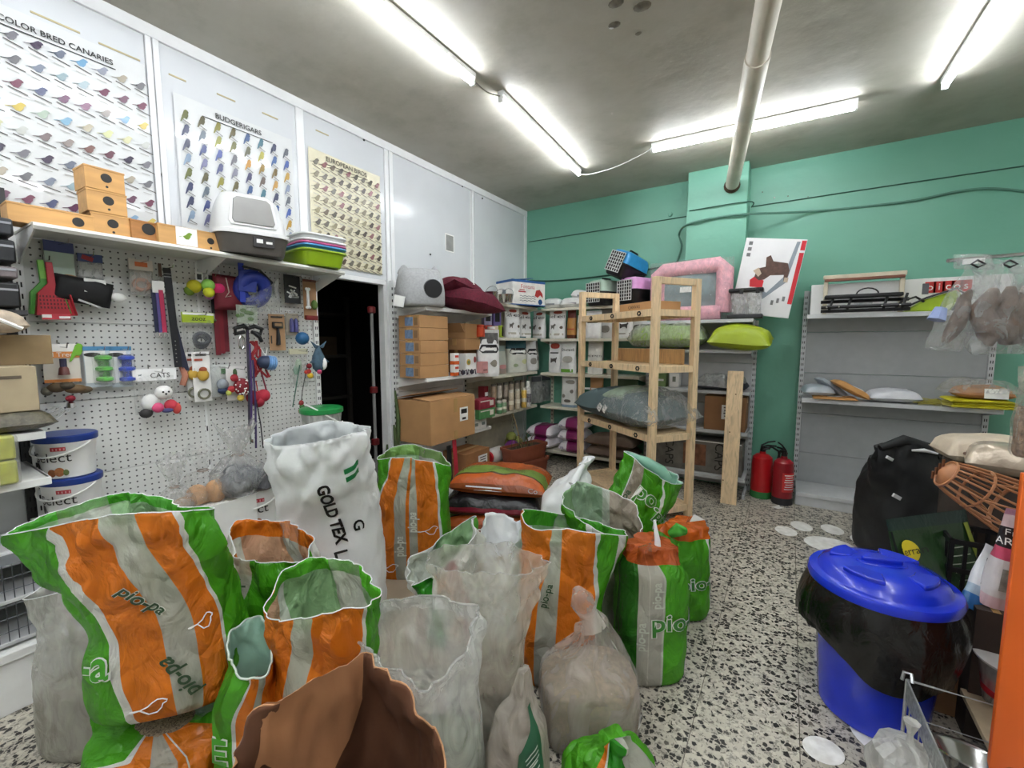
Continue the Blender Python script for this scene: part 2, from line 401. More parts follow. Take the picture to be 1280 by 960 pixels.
nz = N(t_, 'ShaderNodeTexNoise', i_Scale=1.3, i_Detail=5.0); L(t_, coords(t_), nz.inputs['Vector'])
L(t_, ramp(t_, nz.outputs['Fac'], [(.3, lin('69a68e')), (.7, lin('74b098'))]), p_.inputs['Base Color']); p_.inputs['Roughness'].default_value = .42
nb = N(t_, 'ShaderNodeTexNoise', i_Scale=4.0, i_Detail=5.0); L(t_, coords(t_), nb.inputs['Vector']); bp = N(t_, 'ShaderNodeBump', i_Strength=.25, i_Distance=.04); L(t_, nb.outputs['Fac'], bp.inputs['Height']); L(t_, bp.outputs[0], p_.inputs['Normal'])
GREEN = m_
wb = struct('wall_back', M().box2((-3.0, YW, 0), (2.6, YW+.12, ZC+.1)), [GREEN])
obj('pilaster', M().box2((-.925, 4.63, 0), (-.40, YW, ZC)), GREEN, wb, world=True, bevel=.006)
for px, py, r in ((838, 268, .022),):
    p = ony(px, py, YW-.004); obj('junction_cap', M().lathe([(r, -.012), (r, .006), (r*.8, .014)], 16, p, Matrix.Rotation(pi/2, 3, 'X')), GREEN, wb, world=True)
flake = mat('b9c7bd', .7)
for px, py, r in ((968, 247, .009), (953, 240, .006), (985, 245, .006), (1010, 246, .005)):
    p = ony(px, py, YW-.002); obj('paint_chip', M().lathe([(r, -.003), (r*.7, .002)], 7, p, Matrix.Rotation(pi/2, 3, 'X')), flake if r > .007 else stain, wb, world=True)
struct('wall_right', M().box2((2.6, -3.5, 0), (2.72, 5.0, ZC+.1)), [mat('d8d6cf', .6)])
struct('wall_front', M().box2((-3.0, -3.62, 0), (2.72, -3.5, ZC+.1)), [mat('cfcdc6', .6)])
DY0, DY1, DZ = 1.9, 2.53, 1.885
wl = struct('wall_left', M().box2((-2.98, -3.5, 0), (XW-.012, DY0, ZC+.1)).box2((-2.98, DY0, DZ), (XW-.012, DY1, ZC+.1)).box2((-2.98, DY1, 0), (XW-.012, YW, ZC+.1)), [WHITE])
GLOSS = mat('d3d6d8', .16, var=.03, scale=3); ALU = mat('eceded', .3, var=.03)
yy = lambda px, py=170: onx(px, py, XW).y
seams = [(-1.0, -.25), (-.2, yy(187, 150)), (yy(206, 160), yy(369, 150)), (yy(379, 160), yy(479, 190)), (yy(491, 220), yy(588, 260)), (yy(593, 260), 4.80)]
for a, b in seams:
    obj('wall_panel', M().box2((XW-.012, a, 1.2 if a > 2.5 else DZ+.03), (XW-.003, b, 2.99)), GLOSS, wl, world=True)
posts = [-.225, (yy(187, 150)+yy(206, 160))/2, (yy(369, 150)+yy(379, 160))/2, (yy(479, 190)+yy(491, 220))/2, (yy(588, 260)+yy(593, 260))/2, 4.83]
wid = [.05, yy(206, 160)-yy(187, 150), yy(379, 160)-yy(369, 150), yy(491, 220)-yy(479, 190), .03, .06]
for y, w in zip(posts, wid):
    zb = 0 if y > 2.4 else DZ
    if w > .06:
        for s in (-1, 1): obj('post', M().box2((XW-.012, y+s*w/4-w/5, zb), (XW+.008, y+s*w/4+w/5, 3.0)), ALU, wl, world=True, bevel=.002)
    else: obj('post', M().box2((XW-.012, y-w/2, zb), (XW+.008, y+w/2, 3.0)), ALU, wl, world=True, bevel=.002)
obj('top_rail', M().box2((XW-.012, -3.4, 2.985), (XW+.012, 4.86, ZC)), ALU, wl, world=True, bevel=.003)
obj('bottom_rail', M().box2((XW-.012, -3.4, DZ-.005), (XW+.012, DY1, DZ+.032)), ALU, wl, world=True, bevel=.003)
p = onx(562, 304, XW+.0); obj('socket_plate', M().box((XW, p.y, p.z), (.008, .11, .15)), mat('8f8f8b', .5), wl, world=True, bevel=.002)
obj('plate_frame', M().box((XW-.001, p.y, p.z), (.006, .13, .17)), PAPER, wl, world=True)
for px, py in ((200, 218), (207, 232), (538, 318), (455, 175), (541, 213), (578, 233), (603, 248)):
    p = onx(px, py, XW+.004); obj('screw_hole', M().lathe([(.009, -.002), (.009, .003)], 8, p, Matrix.Rotation(pi/2, 3, 'Y')), INK, wl, world=True)
# dark store room behind the doorway
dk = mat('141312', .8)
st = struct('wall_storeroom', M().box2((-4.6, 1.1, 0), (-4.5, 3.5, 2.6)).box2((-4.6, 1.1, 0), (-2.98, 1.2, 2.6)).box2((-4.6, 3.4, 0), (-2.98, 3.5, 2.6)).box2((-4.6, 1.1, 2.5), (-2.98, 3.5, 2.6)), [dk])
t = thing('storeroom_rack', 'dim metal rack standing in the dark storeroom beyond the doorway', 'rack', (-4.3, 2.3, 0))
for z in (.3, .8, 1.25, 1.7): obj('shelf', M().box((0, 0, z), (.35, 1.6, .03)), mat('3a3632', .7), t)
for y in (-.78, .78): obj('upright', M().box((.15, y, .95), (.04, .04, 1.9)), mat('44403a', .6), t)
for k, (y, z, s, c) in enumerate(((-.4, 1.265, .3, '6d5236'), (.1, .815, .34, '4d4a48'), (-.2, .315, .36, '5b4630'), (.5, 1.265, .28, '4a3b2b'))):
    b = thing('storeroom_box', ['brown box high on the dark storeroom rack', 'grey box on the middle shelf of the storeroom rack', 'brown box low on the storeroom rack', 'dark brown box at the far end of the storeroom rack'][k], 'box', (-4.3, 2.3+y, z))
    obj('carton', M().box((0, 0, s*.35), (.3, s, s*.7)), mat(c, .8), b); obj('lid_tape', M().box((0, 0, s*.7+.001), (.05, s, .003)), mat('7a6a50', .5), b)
# pole with red joints just inside the doorway
pa, pb = onx(470, 575, -3.02), onx(472, 385, -3.02)
t = thing('vacuum_pole', 'upright white pole with red joints just inside the dark doorway', 'pole', (pa.x, pa.y, 0))
obj('tube', M().tube([(0, 0, .02), (0, 0, pb.z)], .014, 10), mat('8a8a88', .4), t)
for px, py in ((472, 388), (470, 487), (470, 552)):
    q_ = onx(px, py, -3.02); obj('joint', M().lathe([(.02, -.03), (.034, -.022), (.034, .022), (.02, .03)], 12, (0, 0, q_.z)), mat('6f171b', .45), t)
obj('foot', M().box((0, 0, .02), (.1, .2, .04)), BLACK, t, bevel=.01)

# ---------------------------------------------------------------- pipe and wall cables
a, b = onz(967, -30, 2.96), ony(915, 232, 4.62)
PIPE = mat('cfc8b8', .45, var=.12, scale=5)
t = thing('drain_pipe', 'thick beige drain pipe crossing under the ceiling into green pilaster', 'pipe', (b.x, b.y, b.z))
d = a-b; a2 = b+d*1.9
obj('pipe_tube', M().tube([b, a2], .057, 20), PIPE, t, world=True)
k = (onz(948, 103, 2.9)-CAM); 
fr = .53; c0 = b+d*fr; obj('coupling', M().tube([c0-d*.012, c0, c0+d*.25], [.0585, .067, .064], 20), PIPE, t, world=True)
obj('rusty_collar', M().tube([b-d*.0, b+d*.02], [.07, .06], 16), mat('4d3a28', .9, var=.4, scale=40), t, world=True)
YC = YW-.006
wire('wall_cable', 'thin painted cable running straight along the left of green wall', [ony(661, 302.5, YC), ony(760, 286.5, YC), ony(858, 270.5, YC)], .005, mat('2f5a4a', .6))
wire('wall_cable', 'thin painted cable across the pilaster face under the pipe', [ony(862, 263.5, 4.625), ony(935, 252, 4.625), ony(939.5, 259, YC-.01)], .005, mat('2f5a4a', .6))
wire('wall_cable', 'thin painted cable sloping to the right edge of green wall', [ony(939, 258.5, YC), ony(1100, 234, YC), ony(1300, 204.5, YC)], .005, mat('2f5a4a', .6))
wire('wall_cable', 'thick grey green cable looping over the pilaster and along wall', [ony(846, 328, YW-.012), ony(852, 308, YW-.012), ony(849, 292, YW-.012), ony(861, 280, 4.615), ony(900, 271.5, 4.615), ony(937, 267.5, 4.612), ony(1020, 264, YW-.02), ony(1130, 252.5, YW-.012), ony(1200, 239, YW-.012), ony(1245, 236, YW-.012), ony(1300, 242, YW-.012)], .010, mat('4a7a68', .5))
wire('wall_cable', 'dark cable sagging on the green wall behind the pet carriers', [ony(662, 351, YW-.01), ony(700, 350.5, YW-.01), ony(760, 344, YW-.01), ony(845, 331, YW-.01)], .008, mat('2a5546', .5))

# ---------------------------------------------------------------- shelving
def gondola(name, label, loc, rz, w, h, shelves, base, body, panel, up_mat=None, npan=4, updepth=.05, cap_h=None, peg=False, uprights=(0, 1), plinth=True):
    """local frame: x along the width, front at -y"""
    t = thing(name, label, 'shelving', loc, rz); um = up_mat or body
    for s in uprights:
        m = M(); x = s*w; m.box((x, 0, h/2), (.035, updepth, h))
        n = int(h/.05)
        for i in range(1, n):
            m.box((x-.006, -updepth/2-.0005, i*.05), (.005, .002, .022), mi=1); m.box((x+.006, -updepth/2-.0005, i*.05), (.005, .002, .022), mi=1)
            m.box((x+.0178 if s else x-.0178, -updepth/4, i*.05), (.002, .012, .022), mi=1)
        obj('upright', m, [um, SLOT], t, smooth=None)
    ph = (h-.02)/npan
    for i in range(npan):
        m = M(); z0 = .02+i*ph; m.box2((.018, -.012, z0+.0015), (w-.018, .012, z0+ph-.0015))
        if peg:
            for fi, f in enumerate(m.f): m.uv[fi] = [((m.v[k].x+.3)/.03, m.v[k].z/.03) for k in f]
        obj('back_panel', m, panel, t, smooth=None, bevel=0 if peg else .002)
    for z, d, lip, sm in shelves:
        s_ = obj('shelf', M().box2((.004, -d, z-lip), (w-.004, -d+.012, z)).box2((.004, -d+.012, z-.012), (w-.004, -.02, z)), sm, t, bevel=.003)
        for x in (.012, w-.012):
            q = [(-.02, z-.0), (-d+.01, z-.0), (-d+.01, z-lip), (-.02, z-.09)]
            obj('bracket', M().prism(q, (x-.003, 0, 0), (0, 1, 0), (0, 0, 1), (1, 0, 0), .006), sm, s_, loc=(0, 0, 0))
    if base:
        zb, d = base
        obj('base_shelf', M().box2((.004, -d, zb-.035), (w-.004, -d+.015, zb)).box2((.004, -d+.015, zb-.02), (w-.004, -.015, zb)), body, t, bevel=.003)
        if plinth: obj('plinth', M().box2((.004, -d+.01, .0), (w-.004, -d+.025, zb-.037)), body, t, bevel=.003)
        for x in (.012, w-.012): obj('foot', M().box2((x-.012, -d+.03, 0), (x+.012, -.03, .04)), body, t)
    return t
# back wall, cream shelving (left of the wooden rack); front at y=4.46
gondola('wall_shelving', 'cream wall shelving full of food bags in the back left corner', (-2.47, 4.80, 0), 0, 1.17, 1.62, [(1.79, .34, .03, CREAM), (1.442, .34, .03, CREAM), (1.045, .34, .03, CREAM), (.655, .34, .03, CREAM)], (.16, .42), CREAM, GREEN, CREAM, plinth=False)
# left wall, second cream bay
gondola('wall_shelving', 'cream shelving bay on the left wall beside the corner', (-2.86, 3.52, 0), pi/2, .93, 1.80, [(1.80, .36, .03, CREAM), (1.45, .36, .03, CREAM), (1.062, .36, .03, CREAM), (.665, .36, .03, CREAM)], (.14, .40), CREAM, mat('cfc8b4', .5))
# left wall, white bay by the doorway
gondola('wall_shelving', 'white slotted shelving bay beside the dark doorway', (-2.86, 2.585, 0), pi/2, .93, 1.92, [(1.69, .37, .03, WHITE), (1.105, .37, .03, WHITE), (.56, .36, .03, WHITE)], (.115, .42), WHITE, WHITE)
# grey gondola behind the wooden rack
gondola('grey_gondola', 'grey shelving unit behind the wooden rack against the pilaster', (-1.245, 4.60, 0), 0, .97, 1.60, [(1.605, .32, .03, GREYM), (1.335, .32, .03, GREYM), (.965, .32, .03, GREYM), (.60, .32, .03, GREYM)], (.19, .36), GREYM, GREYM, plinth=False)
# nearly empty grey gondola on the right
gondola('grey_gondola', 'nearly empty dark grey shelving unit at the right of green wall', (.10, 4.78, 0), 0, 1.20, 1.86, [(1.632, .36, .035, GREYM), (.925, .36, .035, GREYM)], (.115, .40), GREYM, mat('a3a7a8', .45, var=.05), GREYM, npan=5)
# pegboard gondola
g_ = gondola('pegboard_gondola', 'long perforated white pegboard hung with pet accessories', (-2.855, .45, 0), pi/2, 1.395, 1.86, [], (.16, .38), WHITE, pegboard(), npan=5, peg=True)
obj('centre_upright', M().box((.68, -.013, .93), (.012, .006, 1.84), mi=0).box((.68, -.0165, .62), (.006, .003, .03), mi=1).box((.68, -.0165, .7), (.006, .003, .03), mi=1).box((.68, -.0165, .9), (.006, .003, .03), mi=1).box((.68, -.0165, 1.3), (.006, .003, .03), mi=1).box((.68, -.0165, 1.42), (.006, .003, .03), mi=1), [WHITE, SLOT], g_, smooth=None)
m = M(); prof = [(-.35, -.02), (-.36, -.008), (-.355, .004), (-.34, .008), (0, .008), (0, 0), (-.33, 0), (-.34, -.02)]
sh = obj('top_shelf', M().prism(prof, (0, 0, 1.862), (0, 1, 0), (0, 0, 1), (1, 0, 0), 1.40), mat('dcdcd4', .4, var=.04), g_)
for x in (.006, .69, 1.388):
    obj('bracket', M().prism([(-.02, 0), (-.34, 0), (-.34, -.02), (-.02, -.12)], (x-.003, 0, 1.86), (0, 1, 0), (0, 0, 1), (1, 0, 0), .006), WHITE, sh, loc=(0, 0, 0))
# bay at the left edge of the photo
gl = gondola('wall_shelving', 'white shelving bay at the left edge of photo, nearest the camera', (-2.86, -.55, 0), pi/2, .97, 2.05, [(1.055, .42, .03, WHITE), (.875, .44, .03, WHITE), (.575, .30, .02, WHITE)], (.24, .46), WHITE, GREYM, up_mat=mat('2a2a2a', .5))
# ---------------------------------------------------------------- soft shapes
def sstep(x): x = max(0, min(1, x)); return x*x*(3-2*x)
def cyc(pts):
    """periodic cubic through (u, Vector) pairs"""
    pts = sorted(pts, key=lambda a: a[0]); n = len(pts)
    us = [p[0] for p in pts]; ps = [Vector(p[1]) for p in pts]
    def f(u):
        u %= 1.0; k = n-1
        for i in range(n):
            if u < us[i]: k = i-1; break
        i0, i1, i2, i3 = (k-1) % n, k % n, (k+1) % n, (k+2) % n
        a, b = us[i1], us[i2]
        if b <= a: b += 1
        x = u if u >= a else u+1; t = (x-a)/(b-a)
        p0, p1, p2, p3 = ps[i0], ps[i1], ps[i2], ps[i3]
        m1 = (p2-p0)*.38; m2 = (p3-p1)*.38
        return p1*(2*t**3-3*t*t+1)+m1*(t**3-2*t*t+t)+p2*(3*t*t-2*t**3)+m2*(t**3-t*t)
    return f
def sqp(u, n):
    """even walk round a rounded square: 0 left, .25 front, .5 right, .75 back"""
    k = (u % 1.0)*8
    if k < 1: x, y = -1, -k
    elif k < 3: x, y = k-2, -1
    elif k < 5: x, y = 1, k-4
    elif k < 7: x, y = 6-k, 1
    else: x, y = -1, 8-k
    q2 = (abs(x)**n+abs(y)**n)**(1/n)
    return x/q2, y/q2
def surf(rim, c, w, d, rot, zb, n=3.0, vf=.5, bulge=.05, wr=.012, fq=7, seed=0, foot=.86, vft=.05, lean=(0, 0), waist=0):
    """u=0 left, .25 front, .5 right, .75 back; v=0 foot, 1 rim"""
    R = cyc(rim); c = Vector((c[0], c[1])); ca, sa = cos(rot), sin(rot); off = Vector((seed*3.7, seed*1.9, seed*.7))
    def P(u, v):
        x, y = sqp(u, n); x *= w/2; y *= d/2
        k = 1+bulge*sin(pi*min(1, v/max(.05, vf)))
        if v < vft: k *= foot+(1-foot)*math.sqrt(max(0, 1-(1-v/vft)**2))
        x *= k; y *= k
        b = Vector((c.x+x*ca-y*sa+lean[0]*v, c.y+x*sa+y*ca+lean[1]*v))
        r = R(u); t = sstep((v-vf)/(1-vf)) if v > vf else 0
        q = b.lerp(Vector((r.x, r.y)), t)
        if waist: 
            ww = waist*sin(pi*max(0, min(1, (v-vf*.8)/(1-vf*.8)))); q = q.lerp(c.lerp(Vector((r.x, r.y)), .5), ww)
        z = zb+(r.z-zb)*v
        p = Vector((q.x, q.y, z)); h = Vector((x*ca-y*sa, x*sa+y*ca, 0))
        if h.length > 1e-6: h.normalize()
        a = noise.noise(p*fq+off); e = 1-abs(noise.noise(Vector((p.x*fq*1.6, p.y*fq*1.6, p.z*fq*.8))+off*1.3))*2.2
        g = 1-abs(noise.noise(Vector(((p.x+p.z)*fq, (p.y-p.z*.6)*fq, p.z*fq*.5))-off))*2.4
        am = wr*(.55+.9*t)*min(1, v*8+.1)
        ds = noise.voronoi(Vector((p.x*fq*1.15+.25*a, p.y*fq*1.15, p.z*fq*.62))+off)[0]; cr = min(1.0, (ds[1]-ds[0])*2.2)
        ds = noise.voronoi(Vector((p.x*fq*2.3-p.z*2, p.y*fq*2.3, p.z*fq*1.4))-off)[0]; c2 = min(1.0, (ds[1]-ds[0])*2.0)
        return p+h*am*(a*.9+.35*e+.3*g+1.25*(cr-.5)*(.62+.30*t)+.5*(c2-.5)*(.35+t))
    return P
def on_surf(m, P, s, u0, v0, rot, size, per, hgt, lift=.003, offset=0.0, mi=0, verts=None, col=None):
    vs, fs = verts or text2d(s, offset); cr, sr = cos(rot), sin(rot); out = []
    for x, y in vs:
        X, Y = (x*cr-y*sr)*size/per, (x*sr+y*cr)*size/hgt
        u, v = u0+X, v0+Y; e = .004
        p = P(u, v); nn = (P(u+e, v)-P(u-e, v)).cross(P(u, min(1, v+e))-P(u, v-e))
        if nn.length > 0: nn.normalize()
        out.append(p+nn*lift)
    return m.add(out, fs, mi, col)
def pillow_pts(Lx, Ly, T, p=4, wr=.01, seed=0, fq=9, flat=.35, corner=.0):
    off = Vector((seed*2.3, seed, seed*1.1))
    def mk(sgn):
        def fn(u, v):
            s, t = u*2-1, v*2-1
            h = (max(0, 1-abs(s)**p)*max(0, 1-abs(t)**p))**.5
            k = 1-corner*(1-abs(t)**2)*.0
            q = Vector((s*Lx/2*(1-.06*(1-abs(s))*0-corner*(1-t*t)*abs(s)**3*.3), t*Ly/2*(1-corner*(1-s*s)*abs(t)**3*.3), sgn*h*T*(1-flat if sgn > 0 else flat)))
            nn = noise.noise(q*fq+off)*wr+(1-2*abs(noise.noise(q*fq*.7-off)))*wr*.7
            q.z += nn*(1 if sgn > 0 else .3)*min(1, h*2)+noise.noise(q*4+off)*wr*.6
            q.x += noise.noise(q*6+off*2)*wr*.7; q.y += noise.noise(q*6-off*2)*wr*.7
            return q
        return fn
    return mk
def pillow(name, Lx, Ly, T, mats, parent, p=4, wr=.01, seed=0, fq=9, n=22, flat=.35, rot=None, loc=(0, 0, 0), corner=0, axis_uv=None):
    mk = pillow_pts(Lx, Ly, T, p, wr, seed, fq, flat, corner); m = M()
    ny = max(8, int(n*Ly/Lx)) if Ly < Lx else n
    m.grid(mk(1), n, ny); m.grid(mk(-1), n, ny, flip=True)
    R = rot or Matrix.Identity(3); zmin = min((R@v).z for v in m.v)
    m.v = [R@v+Vector(loc) for v in m.v]
    return obj(name, m, mats, parent, smooth=80)
def rotm(rx=0, ry=0, rz=0): return Matrix.Rotation(rz, 3, 'Z') @ Matrix.Rotation(ry, 3, 'Y') @ Matrix.Rotation(rx, 3, 'X')
def blob(m, rows, c, mi=0, n=18, sq=2.4):
    """loft of (z, half width, half depth, dx, dy)"""
    vs = []
    for z, a, b, dx, dy in rows:
        for j in range(n):
            th = 2*pi*j/n; x, y = cos(th), sin(th)
            x = math.copysign(abs(x)**(2/sq), x)*a; y = math.copysign(abs(y)**(2/sq), y)*b
            vs.append(Vector(c)+Vector((x+dx, y+dy, z)))
    fs = [(i*n+j, i*n+(j+1) % n, (i+1)*n+(j+1) % n, (i+1)*n+j) for i in range(len(rows)-1) for j in range(n)]
    fs += [tuple(range(n))[::-1], tuple((len(rows)-1)*n+j for j in range(n))]
    return m.add(vs, fs, mi)

# ---------------------------------------------------------------- wooden rack
RK = thing('wooden_rack', 'tall untreated pine rack of four posts standing out in the room', 'rack', (-1.699, 3.90, 0), radians(-35.9))
RL, RD, PS = 1.05, .38, .05
for k, (x, y) in enumerate(((0, 0), (RL, 0), (0, RD), (RL, RD))):
    obj('post', M().box((x, y, .94), (PS, PS, 1.88)), PINE, RK, bevel=.003)
for x in (0, RL):
    for z in (1.855, 1.62, 1.195, .665, .09):
        obj('end_rail', M().box((x, RD/2, z), (.034, RD-PS, .05)), PINE, RK, bevel=.002)
for z in (1.648, 1.224, .695, .11):
    s_ = obj('shelf', M().box((RL/2, RD/2, z-.012), (RL-.06, RD-.02, .02)), PINE, RK, bevel=.002)
    for y in (-.006, RD+.006):
        obj('long_rail', M().box((RL/2, y, z-.026), (RL+.02, .026, .054)), PINE, s_, bevel=.002)
    for fx in (.18, .5, .84):
        m = M(); m.tube([Vector((RL*fx, -.0205, z-.026))+Vector((cos(a)*.019, 0, sin(a)*.015)) for a in [2*pi*i/6 for i in range(6)]], .006, 6, closed=True); obj('bolt_ring', m, BLKM, s_)
RM = Matrix.Translation(RK.location) @ Matrix.Rotation(radians(-35.9), 4, 'Z')
def rk(x, y, z): return RM @ Vector((x, y, z))
t = thing('pine_board', 'warm brown pine board standing on edge at back of rack shelf', 'board', rk(.56, .335, 1.226), radians(-35.9))
obj('board', M().box((0, 0, .06), (.86, .018, .12)), PINE2, t, bevel=.002); obj('edge_strip', M().box((0, -.0095, .118), (.855, .002, .004)), PINE, t)
t = thing('cardboard_flat', 'flattened brown cardboard lying on the rack top shelf', 'cardboard', rk(.72, .2, 1.65), radians(-35.9))
obj('sheet', M().box((0, 0, .035), (.44, .26, .07)), CARD, t, bevel=.003); obj('lettering', letters(M(), 'CANVAS', (-.02, -.131, .035), (1, 0, 0), (0, 0, 1), .04), INK, t)
# bagged grey cushion on the lower rack shelf
t = thing('bagged_cushion', 'grey green pet cushion in a clear bag on lower rack shelf', 'cushion', rk(.53, .17, .697), radians(-35.9))
pillow('cushion', 1.02, .52, .27, mat('55676a', .85, var=.12, scale=6), t, p=3.2, wr=.025, seed=3, n=30, flat=.35, loc=(-.02, 0, .115))
m = M(); mk = pillow_pts(.66, .56, .30, 3, .03, 5, 11, .36); m.grid(mk(1), 26, 20); m.grid(mk(-1), 26, 20, flip=True); m.v = [v+Vector((.24, 0, .122)) for v in m.v]
obj('plastic_bag', m, clear_film(fac=.28, rough=.15), t, smooth=80)
pillow('folded_edge', .3, .46, .14, mat('8c9c88', .8), t, p=3, wr=.012, seed=8, loc=(.06, 0, .235))
for x, y in ((-.06, -.262), (.03, -.27)): obj('care_label', M().box((x, y, .14), (.05, .003, .06), ry=.5, rx=-.2), PAPER, t)
# plank leaning on the grey gondola
a, b = Vector((-.38, 4.06, 0)), None
t = thing('leaning_plank', 'narrow pine plank leaning upright on the grey shelving unit end', 'board', (-.385, 4.085, 0), radians(2))
m = M(); m.box((0, 0, .575), (.125, .022, 1.15)); m.v = [Vector((v.x, v.y+v.z*.13, v.z)) for v in m.v]
obj('plank', m, PINE, t, bevel=.003)
for i, z in enumerate((.2, .62, .95)):
    obj('knot', M().lathe([(.006, -.0005), (.006, .0008)], 9, (-.05+.03*i, -.0115+z*.13, z), rotm(rx=pi/2)), mat('7d5a36', .6), t)

# ---------------------------------------------------------------- fire extinguishers
RED = mat('b3161c', .3, var=.06, coat=.3)
def extinguisher(label, loc, rz, r, h, col, base_col, lab_side):
    t = thing('fire_extinguisher', label, 'fire extinguisher', loc, rz)
    obj('cylinder', M().lathe([(r, .03), (r, h*.82), (r*.93, h*.92), (r*.6, h*.985), (.026, h), (.024, h+.02)], 24), col, t)
    obj('foot_ring', M().lathe([(r*.96, 0), (r*1.02, .005), (r*1.02, .06), (r*.97, .065)], 24), base_col, t)
    m = M(); m.lathe([(.02, h+.01), (.024, h+.03), (.018, h+.06), (.02, h+.07)], 12); m.box((.03, 0, h+.05), (.05, .02, .02)); obj('valve', m, mat('3a3a3a', .35, .8), t)
    obj('carry_handle', M().tube([(-.015, 0, h+.06), (.04, 0, h+.075), (.11, 0, h+.07)], .008, 8), BLACK, t)
    obj('squeeze_lever', M().tube([(-.015, 0, h+.075), (.04, 0, h+.105), (.1, 0, h+.115)], .007, 8), BLACK, t)
    obj('hose', M().tube([(.0, -.02, h+.04), (.06, -.03, h+.07), (.12, -.03, h+.03), (.14, -.02, h-.08), (r+.03, -.01, h-.22), (r+.016, 0, .14)], .010, 8), BLACK, t)
    n = 10; m = M()
    m.grid(lambda u, v: Vector((cos(lab_side+(u-.5)*1.5)*(r+.0015), sin(lab_side+(u-.5)*1.5)*(r+.0015), h*(.30+.42*v))), n, 2)
    lb = obj('label', m, mat('c9302f', .4), t)
    m = M()
    for k in range(7): m.grid(lambda u, v, k=k: Vector((cos(lab_side+(u-.5)*(1.1-.1*(k % 3)))*(r+.003), sin(lab_side+(u-.5)*(1.1-.1*(k % 3)))*(r+.003), h*(.36+.05*k+.018*v))), 6, 1)
    obj('label_print', m, PAPER, lb)
    return t
extinguisher('bright red fire extinguisher with green foot against the green wall', (-.16, 4.45, 0), radians(25), .085, .40, RED, mat('2f7a3c', .5), radians(-10))
extinguisher('darker red fire extinguisher standing beside the grey unit base', (.005, 4.36, 0), radians(120), .078, .40, mat('8f1520', .3, coat=.3), mat('26262a', .5), radians(-170))

# ---------------------------------------------------------------- grey gondola contents
def carton(name, label, loc, d, rz=0, m=CARD, cat='box', tape=True, flap=False, group=None, lab=None):
    t = thing(name, label, cat, loc, rz, group); w, dp, h = d
    obj('carton', M().box((0, 0, h/2), d), m, t, bevel=.003)
    if tape:
        obj('tape', M().box((0, 0, h+.0006), (w+.001, min(.05, dp*.2), .0016)).box((w/2+.0006, 0, h-.03), (.0016, min(.05, dp*.2), .06)).box((-w/2-.0006, 0, h-.03), (.0016, min(.05, dp*.2), .06)), mat('c59a62', .3), t)
    if lab:
        face, x, z, lw, lh = lab
        q = {'f': ((x, -dp/2-.001, z), (lw, .0016, lh)), 'r': ((w/2+.001, x, z), (.0016, lw, lh))}[face]
        o = obj('shipping_label', M().box(*q), PAPER, t); m2 = M()
        for k in range(4):
            dz = lh*(.32-.2*k)
            if face == 'f': m2.box((x, -dp/2-.0022, z+dz), (lw*(.7-.1*(k % 2)), .001, lh*.07))
            else: m2.box((w/2+.0022, x, z+dz), (.001, lw*(.7-.1*(k % 2)), lh*.07))
        obj('print', m2, INK, o)
    return t
# pink bed standing on the top shelf
a, b = ony(812, 398, 4.42), ony(914, 398, 4.42)
zt = ony(880, 326, 4.42).z
PINK = mat('e3a9b4', .8, var=.12, scale=20, bump=.25, bscale=40)
t = thing('pet_bed', 'pink bolster pet bed stood on end, wrapped in clear plastic', 'pet bed', ((a.x+b.x)/2, 4.42, 1.607)); w2 = (b.x-a.x)/2; hh = zt-1.607
pts = [(-w2+.07, .02, .07), (-w2+.07, .02, hh-.10), (-w2+.12, .02, hh-.06), (w2-.12, .02, hh-.04), (w2-.07, .02, hh-.09), (w2-.07, .02, .07)]
obj('bolster', M().tube([Vector(p) for p in pts], [.07, .072, .068, .07, .074, .07], 16), PINK, t)
obj('bottom_bolster', M().tube([(-w2+.09, -.01, .07), (0, -.02, .068), (w2-.09, -.01, .07)], .066, 14), PINK, t)
pillow('seat_pad', 2*w2-.2, hh-.15, .1, mat('7e9092', .8, var=.15, scale=9), t, p=4, wr=.012, seed=2, rot=rotm(rx=pi/2), loc=(0, .05, hh/2-.02))
m = M(); mk = pillow_pts(2*w2+.01, hh+.03, .19, 5, .016, 9, 14, .5); m.grid(mk(1), 26, 24); m.grid(mk(-1), 26, 24, flip=True); m.v = [rotm(rx=pi/2)@v+Vector((0, .0, hh/2+.005)) for v in m.v]
obj('plastic_wrap', m, clear_film(fac=.12, rough=.12, bscale=26), t, smooth=80)
obj('paper_tag', M().box((-.02, -.085, hh*.52), (.1, .002, .05)), PAPER, t)
# dog bed box
p = ony(955, 358, 4.50)
t = thing('pet_product_box', 'tilted flat white box with a brown dog pictured, beside pink bed', 'box', (p.x, 4.50, 1.607))
W3, H3 = .46, .66; tl = radians(9)
m = M(); m.box((0, 0, H3/2), (W3, .07, H3)); RT3 = rotm(ry=tl)
def tb(v, o=Vector((-.03, 0, .035))): return RT3 @ Vector(v) + o
m.v = [tb(v) for v in m.v]; obj('carton', m, mat('e8e8e8', .4, var=.02), t, bevel=.002)
def face_poly(m, pts, h=.0012, mi=0): return m.prism([(x, z) for x, z in pts], tb((0, -.0352, 0)), RT3 @ Vector((1, 0, 0)), RT3 @ Vector((0, 0, 1)), (0, -1, 0), h, mi)
m = M(); face_poly(m, [(.195, .12), (.228, .12), (.228, .55), (.195, .55)]); face_poly(m, [(.195, .57), (.228, .57), (.228, .65), (.195, .65)]); face_poly(m, [(-.12, .24), (-.02, .24), (-.02, .30), (-.09, .34), (-.13, .30)]); obj('red_print', m, mat('c8202c', .4, var=0), t)
m = M(); face_poly(m, [(0, .14), (.15, .3), (.185, .64), (.16, .64), (.12, .34), (.02, .2), (-.02, .22)]); obj('grey_bed_print', m, mat('8e979f', .4, var=.1), t)
